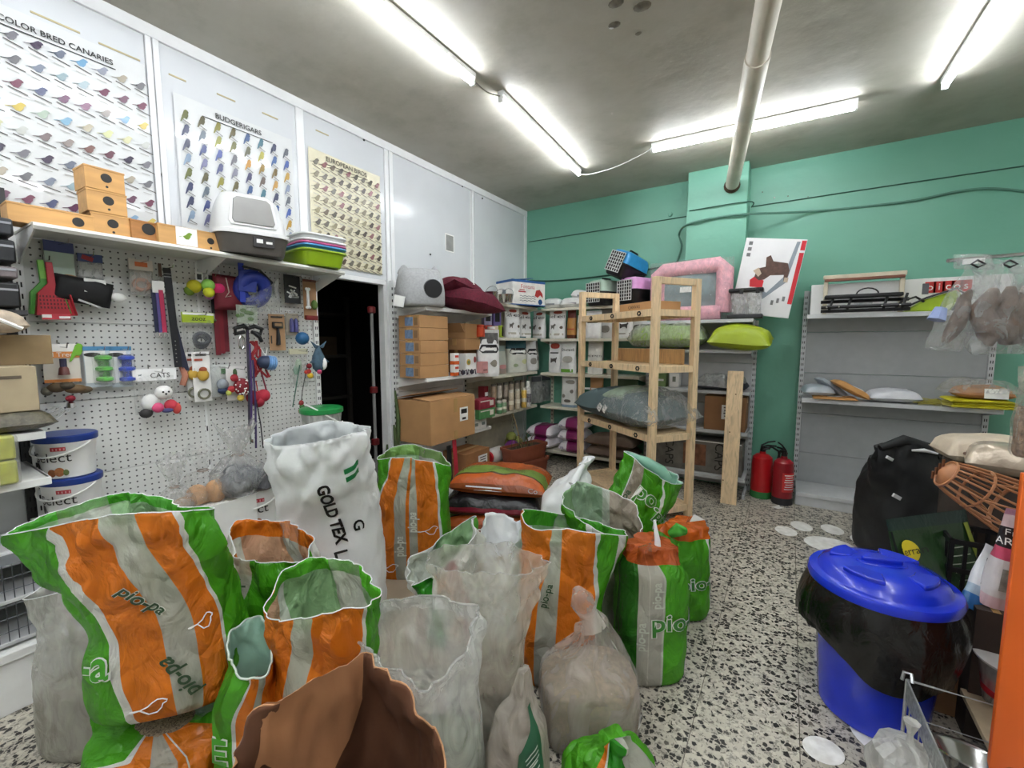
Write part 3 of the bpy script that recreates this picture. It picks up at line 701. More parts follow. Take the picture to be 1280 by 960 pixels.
dog = [(-.1, .33), (-.06, .30), (-.02, .31), (.02, .35), (.12, .36), (.13, .30), (.15, .30), (.155, .4), (.13, .46), (.02, .47), (-.01, .52), (-.04, .5), (-.03, .42), (-.09, .40)]
m = M(); face_poly(m, dog, .0016); obj('dog_picture', m, mat('5b4238', .5, var=.3, scale=30), t)
m = M(); face_poly(m, [(-.12, .38), (-.07, .33), (-.05, .36), (-.08, .41)], .002); face_poly(m, [(.13, .30), (.16, .3), (.16, .34), (.13, .34)], .002); obj('light_fur_print', m, mat('c4b19b', .5), t)
m = M()
for k in range(3): face_poly(m, [(-.2, .5+.05*k), (-.17, .5+.05*k), (-.17, .53+.05*k), (-.2, .53+.05*k)])
for k in range(3): face_poly(m, [(.07+.04*k, .1+.02*k), (.09+.04*k, .1+.02*k), (.09+.04*k, .14+.02*k), (.07+.04*k, .14+.02*k)])
obj('icon_print', m, mat('777777', .5), t)
# clear dispensers with black lids
for k, (px, lb) in enumerate(((921, 'clear food dispenser with black lid, nearer the pink bed'), (941, 'clear food dispenser with black lid, against the white dog box'))):
    p = ony(px, 396, 4.32)
    t = thing('food_dispenser', lb, 'dispenser', (p.x, 4.345, 1.607))
    obj('base', M().box((0, 0, .02), (.15, .13, .04)), mat('2b2d31', .4), t, bevel=.01)
    obj('clear_tank', M().lathe([(.06, .04), (.055, .12), (.062, .2), (.062, .22)], 18), clear_film(fac=.3, rough=.08, bump=.1), t)
    obj('lid', M().box((0, 0, .245), (.145, .13, .035)), BLACK, t, bevel=.01); obj('latch', M().box((.03, -.07, .235), (.03, .02, .05)), BLACK, t, bevel=.005)
# lime pillows on the second shelf
LIME = mat('9db022', .4, var=.12, scale=9, bump=.3, bscale=18)
a, b = ony(886, 440, 4.30), ony(964, 440, 4.30)
t = thing('lime_cushion', 'glossy lime green cushion sticking out past the grey shelf end', 'cushion', ((a.x+b.x)/2, 4.30, 1.337))
pillow('cushion', b.x-a.x, .38, .22, LIME, t, p=2.4, wr=.016, seed=4, rot=rotm(rx=.15, ry=.06), loc=(0, .05, .08))
a, b = ony(790, 440, 4.32), ony(880, 440, 4.32)
t = thing('bagged_cushion', 'pale lime cushion wrapped in clear plastic behind the rack boards', 'cushion', ((a.x+b.x)/2, 4.38, 1.337))
pillow('cushion', b.x-a.x, .36, .22, mat('8fb04a', .6, var=.2, scale=7), t, p=3, wr=.02, seed=6, loc=(0, 0, .085))
m = M(); mk = pillow_pts(b.x-a.x+.05, .4, .25, 3, .03, 7, 12, .35); m.grid(mk(1), 24, 16); m.grid(mk(-1), 24, 16, flip=True); m.v = [v+Vector((0, -.01, .09)) for v in m.v]
obj('plastic_bag', m, clear_film(fac=.4, rough=.15), t, smooth=80)
# third shelf: flat wrapped mat, box ; fourth: brown box, cappy bags ; base: caps box
p = ony(890, 474, 4.40)
t = thing('wrapped_mat', 'dark flat mat loosely wrapped in clear plastic on third grey shelf', 'mat', (-.52, 4.40, .967))
pillow('mat', .44, .3, .07, mat('2c3036', .7), t, p=6, wr=.006, seed=1, loc=(0, 0, .03))
m = M(); mk = pillow_pts(.4, .3, .13, 2.5, .035, 4, 14, .3); m.grid(mk(1), 20, 14); m.v = [v+Vector((-.0, 0, .04)) for v in m.v]; obj('plastic_wrap', m, clear_film(fac=.5, rough=.12), t, smooth=80)
t = carton('small_white_box', 'small white upright box at the left of third grey shelf', (-.93, 4.40, .967), (.09, .1, .14), 0, PAPER, tape=False)
obj('print', M().box((0, -.051, .08), (.03, .002, .05)), mat('8a8f80', .5), t)
t = carton('green_box', 'pale green box behind the small white box on grey shelf', (-1.08, 4.42, .967), (.14, .12, .13), 0, mat('7f9a63', .5), tape=False); obj('print', M().box((0, -.061, .065), (.1, .002, .02)), PAPER, t)
carton('brown_carton', 'dark brown carton with white label on fourth grey shelf', (-.47, 4.42, .602), (.34, .26, .31), 0, CARD2, lab=('f', .03, .17, .11, .13))
t = thing('caps_box', 'long dark coffee coloured box with big black letters on bottom grey shelf', 'box', (-.74, 4.42, .192))
obj('carton', M().box((0, 0, .15), (.86, .26, .30)), mat('6d6a63', .5, var=.35, scale=12), t, bevel=.003)
obj('lettering', letters(letters(M(), 'CAPS', (.24, -.132, .16), (0, 0, -1), (1, 0, 0), .11), 'CAPS', (-.2, -.132, .16), (0, 0, -1), (1, 0, 0), .11), INK, t)
obj('picture_panel', M().box((.03, -.1315, .16), (.2, .003, .2)), mat('7a5038', .5, var=.4, scale=20), t); obj('white_edge', M().box((-.41, -.1315, .15), (.02, .003, .28)).box((0, -.1315, .292), (.84, .003, .008)), PAPER, t)

# ---------------------------------------------------------------- pet carriers on the top of the corner shelving
def carrier(label, loc, rz, top, low, rx=0, ry=0, s=1.0):
    t = thing('pet_carrier', label, 'pet carrier', loc, rz); R = rotm(rx=rx, ry=ry)
    if rx or ry: t.rotation_euler = (rx, ry, rz)
    w, l, h = .27*s, .42*s, .27*s
    m = M(); blob(m, [(0, w*.40, l*.42, 0, 0), (.015*s, w*.44, l*.45, 0, 0), (h*.48, w*.5, l*.49, 0, 0), (h*.5, w*.53, l*.51, 0, 0), (h*.53, w*.53, l*.51, 0, 0)], (0, 0, 0), n=28, sq=6); obj('lower_tub', m, low, t)
    m = M(); blob(m, [(h*.53, w*.52, l*.5, 0, 0), (h*.6, w*.5, l*.485, 0, 0), (h*.85, w*.46, l*.46, 0, 0), (h*.97, w*.38, l*.41, 0, 0), (h, w*.28, l*.36, 0, 0)], (0, 0, 0), n=28, sq=6); obj('upper_shell', m, top, t)
    obj('handle', M().tube([(0, -.07*s, h), (0, -.06*s, h+.025*s), (0, .06*s, h+.025*s), (0, .07*s, h)], .009*s, 8), low, t)
    m = M(); y = -l*.505
    d_ = obj('door_opening', M().box((0, y+.004, h*.5), (w*.7, .008, h*.72)), BLKM, t, bevel=.01)
    for k in range(7): m.box((-w*.34+w*.68*k/6, y-.004, h*.5), (.006, .005, h*.74))
    for k in range(7): m.box((0, y-.004, h*.13+h*.74*k/6), (w*.7, .005, .006))
    obj('door_grille', m, mat('d5d8d5', .4), t)
    return t
def back_at(px, Y, z): p = ony(px, 400, Y); return (p.x, Y, z)
carrier('pet carrier with pale green shell on the top corner shelf', back_at(757, 4.58, 1.792), radians(-20), mat('a9bfae', .4), BLACK)
carrier('pet carrier with pink shell next to the pink bed', back_at(797, 4.56, 1.792), radians(-24), mat('d79bd0', .4), BLACK)
carrier('blue topped pet carrier tipped on top of the other two', (ony(778, 350, 4.56).x, 4.55, 2.06), radians(-22), mat('2f8fc9', .4), BLACK, rx=radians(-12), ry=radians(20))
# ---------------------------------------------------------------- stand-up food bags (front at -y)
def pouch_P(w, h, d, seed=0, wr=.006, gus=.6):
    off = Vector((seed*1.7, seed*.9, seed*2.1))
    def P(u, v):
        x, y = -cos(2*pi*u), -sin(2*pi*u)
        x = math.copysign(abs(x)**.6, x)*w/2; y = math.copysign(abs(y)**.75, y)*d/2
        k = 1-sstep((v-.35)/.65)*.97
        y *= k; x *= 1-.06*sin(pi*v)*gus
        if v < .05: x *= .93+.07*v/.05; y *= .85+.15*v/.05
        p = Vector((x, y, h*v))
        p.y += (noise.noise(p*16+off)*wr+(.5-abs(noise.noise(p*11-off)))*wr)*min(1, 5*v)
        p.x += noise.noise(p*9+off)*wr*.6*v
        return p
    return P
SILV = striped([(0, 'e4e4e2'), (.06, 'ececea'), (.93, 'd0d0cc')], axis=1, bump=.5, bscale=22, trans=0, rough=.3)
def pouch(label, loc, rz, w, h, d, m=None, prints=(), seed=0, group=None, cat='pet food bag', name='food_bag', lean=0):
    w *= 1.2
    t = thing(name, label, cat, loc, rz, group)
    if lean: t.rotation_euler = (lean, 0, rz)
    P = pouch_P(w, h, d, seed); g = M().grid(lambda u, v: P(u, v), 26, 14, wrapu=True)
    obj('bag', g, m or SILV, t, smooth=70)
    for pr in prints:
        kind, a, mt = pr[0], pr[1], pr[2]; m2 = M()
        if kind == 'text': on_surf(m2, P, a[0], .25+a[1]/(2*w)*.9, a[2], 0, a[3], 2*w, h, .004)
        else:  # polygon on the front: list of (x, v) as fractions of width / height
            poly = a; n = len(poly); cx = sum(p[0] for p in poly)/n; cv = sum(p[1] for p in poly)/n; e = .003+.001*pr[3] if len(pr) > 3 else .003
            pts = [(cx, cv)]+list(poly); vs = []
            for x, v in pts:
                q = P(.25+x*.42, v); q1 = Vector((q.x, q.y-e-.0015, q.z)); vs.append(q1)
            m2.add(vs, [(0, i+1, (i+1) % n+1) for i in range(n)])
        obj('print_'+kind if kind != 'text' else 'lettering', m2, mt, t)
    return t
def ell(cx, cv, rx, rv, n=12): return [(cx+cos(2*pi*i/n)*rx, cv+sin(2*pi*i/n)*rv) for i in range(n)]
def rec(a, b, c, d): return [(a, b), ((a+c)/2, b), (c, b), (c, (b+d)/2), (c, d), ((a+c)/2, d), (a, d), (a, (b+d)/2)]
DOGP = [(x*.72, .3+(v-.3)*.75) for x, v in ((-.14, .3), (-.1, .3), (-.09, .36), (.06, .36), (.08, .3), (.12, .3), (.13, .42), (.2, .5), (.14, .55), (.08, .5), (-.1, .47), (-.17, .52))]
RUST = mat('b04a3a', .5); TEAL = mat('2c5f60', .5); BADGE = mat('151517', .4); GRASS = mat('6fae3c', .5); ORNG = mat('d96a1f', .5); TAN = mat('c08a4a', .5); VIOL = mat('4a3f74', .5); ROSE = mat('c98f8c', .6); YEL = mat('d9b44a', .5)
SEL = [('text', ('Select', 0, .72, .055), INK), ('picture', [(x*.8-.12, v) for x, v in DOGP], mat('6a6660', .5)), ('picture', ell(.16, .36, .09, .05), mat('6a5a4c', .5)), ('picture', ell(.02, .86, .14, .05), RUST), ('picture', rec(-.3, .10, .3, .17), mat('b9b4a6', .5))]
BDG = [('picture', [(-.34, .6), (-.38, .56), (-.2, .5), (.2, .5), (.38, .56), (.34, .6), (.2, .68), (-.2, .68)], BADGE), ('picture', rec(-.22, .555, .22, .615), PAPER, 1), ('picture', rec(-.36, .7, .36, .93), mat('5a5855', .5, var=.4, scale=30)), ('picture', ell(.1, .28, .1, .08), mat('8a8478', .5)), ('picture', ell(-.18, .2, .07, .06), mat('a7a096', .5))]
REDC = [('picture', ell(0, .86, .26, .09), RUST), ('picture', [(x, v+.02) for x, v in DOGP], mat('5a5550', .5)), ('picture', rec(-.2, .62, .2, .66), INK)]
GRN = [('picture', rec(-.25, .03, .3, .13), GRASS), ('text', ('Snack', 0, .7, .045), INK), ('picture', ell(.05, .42, .2, .1), mat('a9a69c', .5))]
DOGB = [('picture', DOGP, mat('3f3a36', .5)), ('text', ('zooz', 0, .66, .05), INK), ('picture', rec(-.25, .12, .25, .16), mat('9a968c', .5))]
# --- back shelving, upper row (z 1.442)
Yb = 4.56
def bx(px, Y=Yb): return ony(px, 425, Y).x
up = [(674, .15, .34, SEL, 'silver white food bag in the corner, right of the angled pair'), (697, .17, .35, SEL, 'silver white food bag left of the narrow brown packet on upper shelf')]
for k, (px, w, h, pr, lb) in enumerate(up): pouch(lb, (bx(px), Yb, 1.445), radians(-10+20*k), w, h, .10, prints=pr, seed=k)
pouch('narrow brown and gold packet between silver bags on the upper shelf', (bx(714.5), Yb, 1.445), 0, .09, .33, .08, striped([(0, '5a2a18'), (.12, 'b98442'), (.7, '6b2a22')], axis=1, trans=0), [('picture', rec(-.3, .3, .3, .34), RUST)], 4)
pouch('white food bag with green leafy top behind the rack left post', (bx(728), Yb+.02, 1.445), 0, .12, .36, .09, striped([(0, 'e6e6e0'), (.72, '4e8a3a')], axis=1, trans=0), [('picture', ell(0, .4, .25, .12), mat('a8a49a', .5))], 5)
pouch('plain shiny white food bag seen through the rack upper opening', (bx(742, 4.5), 4.5, 1.445), 0, .15, .30, .1, None, [('picture', rec(-.2, .55, .2, .6), mat('999', .5) if False else INK)], 6)
pouch('grey topped food bag beside the rack rear post on upper shelf', (bx(758), Yb, 1.445), 0, .13, .33, .09, striped([(0, 'c9c8c4'), (.6, '8a8780')], axis=1, trans=0), [('picture', ell(0, .3, .2, .12), mat('7a756c', .5))], 7)
pouch('white dog food bag with brown dog print right of rack rear post', (bx(781), Yb, 1.445), 0, .16, .34, .1, None, DOGB, 8)
pouch('dark topped food bag at the right end of the upper corner shelf', (bx(799), Yb, 1.445), 0, .13, .35, .09, striped([(0, 'd6d5d0'), (.55, '77736c')], axis=1, trans=0), [('picture', ell(0, .3, .25, .1), mat('4f4a44', .5))], 9)
# --- back shelving, second row (z 1.045)
pouch('white food bag with round red picture on the second corner shelf', (bx(694.5), Yb, 1.048), 0, .135, .36, .1, None, REDC, 10)
pouch('shiny white bag with green foot strip beside the red pictured bag', (bx(712), Yb-.02, 1.048), 0, .16, .38, .11, None, GRN, 11)
pouch('pale bag with small dog print standing alone behind rack opening', (bx(745), Yb, 1.048), 0, .15, .40, .1, striped([(0, 'dcdad2'), (.9, 'c7c4ba')], axis=1, trans=0), [('text', ('MCPETS', 0, .5, .03), INK), ('picture', [(x*.7, v*.8) for x, v in DOGP], INK)], 12)
for k, lb in enumerate(('squat tin with grey lid on the second corner shelf, lower of two', 'squat tin resting on another tin on the second corner shelf')):
    t = thing('tin', lb, 'tin', (bx(765), Yb, 1.047+.082*k)); obj('can', M().lathe([(.05, 0), (.052, .004), (.052, .07), (.05, .074)], 18), mat('b9b4a4', .4), t); obj('lid', M().lathe([(.053, .072), (.053, .08), (.048, .082)], 18), mat('5f5d58', .4, .6), t)
# --- back shelving, third row (z .655)
pouch('white patterned food bag left of the rack on the third corner shelf', (bx(714), Yb-.03, .658), 0, .16, .37, .11, striped([(0, '8fa6b8'), (.08, 'dfe0dc'), (.9, 'c9cac6')], axis=1, trans=0), [('picture', ell(-.15, .35, .1, .06), mat('8a867c', .5)), ('picture', ell(.15, .5, .1, .06), mat('77736a', .5)), ('picture', ell(0, .2, .1, .05), mat('6a665e', .5)), ('picture', ell(.1, .78, .2, .06), mat('9b978c', .5))], 13)
for k, (px, c, lb) in enumerate(((736, '1f5a44', 'dark green food bag, leftmost behind the grey cushion'), (748, 'b98a58', 'tan food bag between two dark green ones'), (760, '24604a', 'dark green food bag right of the tan one behind cushion'), (786, '3a5a34', 'forest green food bag with black badge behind grey cushion'))):
    pouch(lb, (bx(px), Yb-.02*(k % 2), .658), 0, .13 if k < 3 else .2, .36, .09, striped([(0, c), (.85, c)], axis=1, trans=0), BDG[:2] if k == 3 else [('picture', rec(-.25, .6, .25, .66), PAPER)], 14+k)
# --- bags on the floor shelf of the corner (lying, stacked)
PURP = striped([(0, 'e4e0e4'), (.34, '8c2a66'), (.36, '7d2159'), (.8, '8c2a66'), (.82, 'e4dfe4')], axis=0, trans=0, bump=.3)
def lying(label, loc, rz, L_, W_, T_, m, seed, parts=(), cat='pet food bag', name='lying_bag', group=None, p=4.5):
    t = thing(name, label, cat, loc, rz, group); pillow('bag', L_, W_, T_, m, t, p=p, wr=.008, seed=seed, loc=(0, 0, T_*.36))
    for q in parts: obj(q[0], q[1], q[2], t)
    return t
def paw_print(x, z, y, s): 
    m = M()
    for dx, dz, r in ((0, 0, .5), (-.55, .5, .25), (-.2, .75, .25), (.2, .75, .25), (.55, .5, .25)): m.lathe([(r*s, 0), (r*s, .002)], 8, (x+dx*s, y, z+dz*s), rotm(rx=pi/2))
    return m
nm = ['lowest', 'middle', 'topmost']
for k in range(3):
    lying(f'purple and white pet food bag, {nm[k]} of the three-high stack by the rack', (bx(719, 4.45), 4.50, .162+.125*k), radians(4-3*k), .30, .34, .135, PURP, 20+k, [('lettering', letters(M(), 'm', (-.1, -.171, .06), (1, 0, 0), (0, 0, 1), .05), VIOL)])
for k in range(2):
    lying(f'purple and white pet food bag, {("lower", "upper")[k]} of the short stack in the corner', (bx(682, 4.5), 4.52, .162+.125*k), radians(-8+6*k), .34, .36, .14, PURP, 24+k, [('lettering', letters(M(), 'm', (-.12, -.181, .06), (1, 0, 0), (0, 0, 1), .05), VIOL)])
for k in range(2):
    lying(f'brown sack lying flat under the rack, {("lower", "upper")[k]} of two', (bx(768, 4.45), 4.50, .162+.115*k), radians(3-5*k), .55, .34, .125, mat('6d5a4c', .6, var=.15, bump=.2, bscale=30), 27+k, [('seam', M().box((.26, -.0, .05), (.012, .3, .01)), KRAFT)])
# --- silver bags lying on top of the corner shelving
for k, (px, L_, lb) in enumerate(((693, .22, 'silver white bag lying on the top corner shelf, leftmost of three'), (716, .26, 'silver white bag lying in the middle of the top corner shelf'), (729, .3, 'silver white bag with its end raised beside green carrier'))):
    t = lying(lb, (bx(px, 4.6), 4.58+.03*k, 1.793), radians(5*k), L_, .2, .11, SILV, 30+k, [('print', M().box((0, -.098, .045), (L_*.5, .003, .02)), mat('8e9094', .5))])
    if k == 2: t.location.z += .075; t.rotation_euler = (0, radians(8), radians(8))
# ---------------------------------------------------------------- left wall, cream bay (front towards +x)
Xb = -2.60
def ly(px, X=Xb, py=440): return onx(px, py, X).y
A90 = pi/2
pouch('silver white food bag on the left wall upper shelf, nearer the boxes', (Xb, ly(640), 1.453), A90-.35, .17, .34, .1, prints=SEL, seed=40)
pouch('narrow silver white food bag tucked beside its twin on the left wall', (Xb-.03, ly(658), 1.453), A90-.35, .15, .33, .1, prints=SEL, seed=41)
for k, (px, lb) in enumerate(((608.5, 'small lilac framed gadget box hanging half hidden by cushion'), (620, 'small violet framed gadget box with black window'))):
    t = thing('gadget_box', lb, 'box', (Xb, ly(px), 1.56), A90-.3); obj('box', M().box((0, 0, .085), (.1, .05, .17)), mat('6f62a0' if k else '9a94b4', .4), t, bevel=.003); obj('window', M().box((0, -.026, .09), (.06, .003, .1)), BLKM, t); t.location.z = 1.453+.12
    st_ = thing('stand_box', ('plain carton under the lilac gadget box', 'plain carton under the violet gadget box')[k], 'box', (Xb, ly(px), 1.452), A90-.3); obj('carton', M().box((0, 0, .059), (.09, .07, .118)), (mat('c23c2a', .4), mat('d9c9b0', .5))[k], st_, bevel=.002); obj('print', M().box((0, -.036, .05), (.06, .002, .03)), ORNG, st_)
for k, (px, c, h, lb) in enumerate(((601, 'd8512e', .11, 'orange red jar on upper left wall shelf beside the cartons'), (614, 'c98a8a', .1, 'pinkish jar with white lid on upper left wall shelf'), (626, 'a9c23a', .12, 'lime and black packet next to the first silver bag'))):
    t = thing('jar' if k < 2 else 'packet', lb, 'jar' if k < 2 else 'packet', (Xb+.09, ly(px, Xb+.09), 1.453), A90)
    if k < 2: obj('body', M().lathe([(.036, 0), (.04, .006), (.04, h*.75), (.034, h*.82)], 18), mat(c, .35), t); obj('lid', M().lathe([(.037, h*.8), (.037, h), (.033, h+.004)], 18), PAPER if k else mat('c7401f', .4), t)
    else: obj('pack', M().box((0, 0, h/2), (.05, .03, h)), mat(c, .4), t, bevel=.003); obj('panel', M().box((.01, -.016, h/2), (.025, .003, h*.8)), BLKM, t)
# second row z 1.062
pouch('tall white bag with dark cat picture and black badge beside pink box', (Xb+.10, ly(610, Xb+.1), 1.066), A90-.55, .2, .46, .09, prints=BDG, seed=45)
pouch('slim grey green bag right of the tall badge bag on left wall', (Xb-.02, ly(627), 1.066), A90-.3, .12, .30, .1, striped([(0, '9a8a80'), (.2, 'b9c0b4'), (.8, '8fa09a')], axis=1, trans=0), [('picture', ell(0, .25, .2, .08), ROSE)], 46)
pouch('wide white bag with teal top and black badge on left wall', (Xb, ly(645), 1.066), A90-.3, .25, .40, .14, striped([(0, 'd9dbd0'), (.62, 'd3d6cc'), (.66, '2f5d66')], axis=1, trans=0), [BDG[0], BDG[1], ('picture', ell(.12, .3, .1, .07), mat('c9cf9a', .5)), ('picture', ell(-.1, .2, .08, .05), mat('9fae8a', .5))], 47)
pouch('white bag with small black badge near the corner on left wall', (Xb, ly(663), 1.066), A90-.3, .15, .38, .12, prints=[BDG[0], BDG[1], ('picture', ell(0, .3, .15, .1), mat('97938a', .5))], seed=48)
pouch('dull grey bag last before the corner on left wall shelf', (Xb-.03, ly(668), 1.066), A90-.3, .15, .36, .12, striped([(0, 'b9b7b0'), (.6, '8a8780')], axis=1, trans=0), [('picture', ell(0, .4, .15, .1), mat('6f6b64', .5))], 49)
# third row z .665 : boxes, cans, bottles, clear bags
for k, (c, lb) in enumerate((('4f8a52', 'green box at the end of the lower left wall shelf'), ('93303f', 'dark red box lying on top of the green one'))):
    t = thing('flat_box', lb, 'box', (Xb+.10, ly(603, Xb+.1, 500), .668+.095*k), A90); obj('carton', M().box((0, 0, .046), (.26, .12, .092)), mat(c, .4, var=.2), t, bevel=.003)
    obj('print', M().box((.07, -.061, .05), (.06, .002, .05)).box((-.03, -.061, .075), (.16, .002, .01)), mat('d9d3c8', .5), t)
t = thing('flat_box', 'upright dark red box behind the stacked red and green boxes', 'box', (Xb-.06, ly(604, Xb-.06, 480), .668), A90); obj('carton', M().box((0, 0, .14), (.07, .08, .28)), mat('7d2026', .4), t, bevel=.003); obj('print', M().box((0, -.041, .2), (.05, .002, .04)), PAPER, t)
cz = [(624, 0, 0, '5d8f62'), (630, 0, 0, '86a17c'), (617, -.07, 1, 'a08a70'), (624, -.07, 1, 'b9b0a0'), (632, -.07, 1, '9c8f80'), (639, 0, 0, 'b5a78f'), (647, 0, 0, 'bfb39b'), (655, 0, 0, 'e0b95c'), (639, -.08, 1, 'a89a84'), (646, -.08, 1, '8f8576'), (653, -.08, 1, 'b0a48f')]
cl = ['green tin nearest the boxes on the lower left wall shelf', 'pale green tin second from the boxes on left wall', 'brown spray can at the back behind the boxes', 'pale can at the back above the green tins', 'dull brown can at the back, third from left', 'beige tall can in front, left of the beige and yellow pair', 'beige tall can in front, directly left of the yellow can', 'yellow can with dog print in front row', 'khaki can at the back behind the first beige can', 'dark khaki can at the back behind the second beige can', 'tan can at the back behind the yellow can']
for (px, dx, bk, c), lb in zip(cz, cl):
    X = Xb+.1+dx; h = .13 if px < 632 and not bk else (.22 if not bk else .30)
    t = thing('can', lb, 'can', (X, ly(px, X, 490), .668), random.uniform(0, 6))
    obj('body', M().lathe([(.027, 0), (.03, .004), (.03, h-.03), (.026, h-.022)], 16), mat(c, .35, var=.2, scale=40), t); obj('cap', M().lathe([(.027, h-.022), (.027, h), (.02, h+.003)], 16), mat('5f5a50', .4) if bk else mat('c8c2b4', .4), t)
    obj('label_band', M().lathe([(.0308, h*.3), (.0308, h*.5)], 16, cap=False), mat('e9e2cf' if not bk else '6a6052', .5), t)
t = thing('bottle', 'white bottle with patterned label right of the yellow can', 'bottle', (Xb+.1, ly(660, Xb+.1, 490), .668)); obj('body', M().lathe([(.034, 0), (.037, .006), (.037, .2), (.02, .24)], 18), mat('d4d3cf', .4, var=.35, scale=60), t); obj('cap', M().lathe([(.02, .238), (.022, .242), (.022, .29), (.018, .294)], 16), PAPER, t); obj('label', M().lathe([(.0378, .05), (.0378, .15)], 18, cap=False), mat('77757a', .5, var=.6, scale=70), t)
for k, px in enumerate((669, 681)):
    t = pouch(('clear bag of grey chews leaning beside the white bottle', 'clear bag of grey chews nearest the corner on left wall')[k], (Xb+.02, ly(px, Xb+.02, 490), .668), A90-.3, .19, .33, .1, clear_film(fac=.5), (), 50+k)
    m = M(); rr = random.Random(k)
    for i in range(26): m.ball((rr.uniform(-.07, .07), rr.uniform(-.025, .025), .03+rr.uniform(0, .2)), rr.uniform(.014, .026), 7)
    obj('chews', m, mat('6f7278', .7, var=.3), t, kind='stuff')
    obj('paper_header', M().box((0, -.02, .29), (.15, .004, .06), rx=-.05), mat('54555a', .5), t)
# base shelf bits
t = thing('storage_jar', 'clear jar with red lid lying on bottom left wall shelf', 'jar', (-2.55, 3.64, .225), 0); R = rotm(rx=pi/2)
obj('jar', M().lathe([(.07, -.12), (.08, -.1), (.08, .08), (.06, .11)], 18, ax=R), mat('cfcac4', .3), t); obj('lid', M().lathe([(.062, .11), (.066, .112), (.066, .14), (.05, .145)], 18, ax=R), mat('b3202c', .4), t)
t = thing('toy_ball', 'purple ball behind the terracotta planters', 'ball', (-2.52, 3.93, .235)); obj('ball', M().ball((0, 0, 0), .095, 18), mat('6f2f74', .4), t); obj('seam', M().tube([(cos(2*pi*i/20)*.096, 0, sin(2*pi*i/20)*.096) for i in range(20)], .003, 5, closed=True), mat('532058', .4), t)
t = thing('lime_toy', 'dusty lime green plush toy behind the planter plant', 'toy', (-2.62, 4.12, .142)); obj('body', M().ball((0, 0, .1), .11, 16, sc=(1, 1, .85)), mat('9aa050', .7, var=.3), t); obj('head', M().ball((.03, -.1, .2), .06, 12), mat('8f9848', .7), t)

# ---------------------------------------------------------------- white bay by the doorway
def ly1(px, X, py=470): return onx(px, py, X).y
# cat cave
X = -2.60; y = ly1(522, X, 380)
t = thing('cat_cave', 'pale grey felt cat cave with pointed ears and round hole', 'cat bed', (X, y+.03, 1.692), A90-.62)
FELT = mat('a9abac', .9, var=.12, scale=60)
rows = [(0, .19, .15, 0, 0), (.02, .20, .165, 0, 0), (.12, .2, .17, 0, 0), (.22, .185, .15, 0, 0), (.28, .165, .115, 0, 0), (.30, .14, .08, 0, 0), (.31, .05, .04, 0, 0)]
obj('body', blob(M(), rows, (0, 0, 0), n=28, sq=2.6), FELT, t, smooth=80)
for s in (-1, 1): obj('ear', M().lathe([(.055, 0), (.045, .03), (.022, .06), (.004, .075)], 14, (s*.125, 0, .262), sy=.6), FELT, t, smooth=80)
m = M(); m.lathe([(.072, -.01), (.076, 0), (.072, .01)], 24, (.075, -.163, .135), rotm(rx=pi/2+.08)); obj('hole_rim', m, mat('5c5e5f', .9), t)
obj('hole', M().lathe([(.07, -.01), (.07, .013)], 24, (.075, -.163, .135), rotm(rx=pi/2+.08)), BLKM, t)
obj('tag', M().box((-.19, -.15, .03), (.085, .003, .085), rz=-.4, ry=.2), PAPER, t)
# wine red cushion
X = -2.56; t = thing('plush_bed', 'deep wine red plush pet bed sagging over the shelf edge', 'pet bed', (X, ly1(582, X, 380)-.05, 1.70), A90)
MAR = mat('5d1026', .9, var=.25, scale=50, bump=.4, bscale=90)
pillow('base_cushion', .56, .5, .2, MAR, t, p=2.8, wr=.02, seed=3, rot=rotm(rx=.12, ry=.12), loc=(.04, -.04, .055))
pillow('rim_cushion', .5, .34, .17, MAR, t, p=2.4, wr=.02, seed=5, rot=rotm(rx=-.2, ry=.20), loc=(-.02, .03, .15))
obj('tag', M().box((.03, -.10, .235), (.04, .003, .03), rx=-.8), PAPER, t)
# carton stacks
X0 = -2.62
st_n = ['lowest', 'second from the bottom', 'middle', 'second from the top', 'topmost']
for k in range(5):
    t = carton('flat_carton', f'flat brown carton with blue side print, {st_n[k]} of the five-high stack', (X0, ly1(531, X0), 1.107+.103*k), (.34, .24, .101), A90+.02*(k % 3-1))
    obj('side_print', M().box((-.171, .0, .05), (.003, .09, .07)), mat('6f87a6', .5, var=.3, scale=50), t)
    obj('logo_print', M().box((-.171, -.08, .05), (.003, .04, .06)), mat('8a6a48', .6), t)
X1 = -2.66
for k in range(2):
    t = carton('flat_carton', ('brown carton above the orange boxes, lower of two', 'brown carton touching the wine red bed, open flap')[k], (X1, ly1(581, X1), 1.33+.105*k), (.30, .25, .103 if not k else .14), A90+.04*k)
    if k: obj('flap', M().box((-.19, -.02, .1), (.1, .2, .004), ry=.9), CARD, t)
t = carton('support_carton', 'plain carton under the two brown cartons, behind orange boxes', (X1-.06, ly1(581, X1-.06), 1.107), (.26, .2, .22), A90, CARD2)
OR = mat('d8622a', .4)
for k in range(2):
    t = thing('medicine_box', ('orange and white box, lower of the pair beside cartons', 'orange and white box, upper of the pair beside cartons')[k], 'box', (X0+.13, ly1(568.5, X0+.13), 1.107+.10*k), A90)
    obj('box', M().box((0, 0, .049), (.065, .05, .098)), PAPER, t, bevel=.002); obj('orange_band', M().box((0, 0, .015), (.0665, .0515, .03)), OR, t); obj('print', M().box((0, -.026, .07), (.045, .002, .02)), mat('d2452e', .5), t)
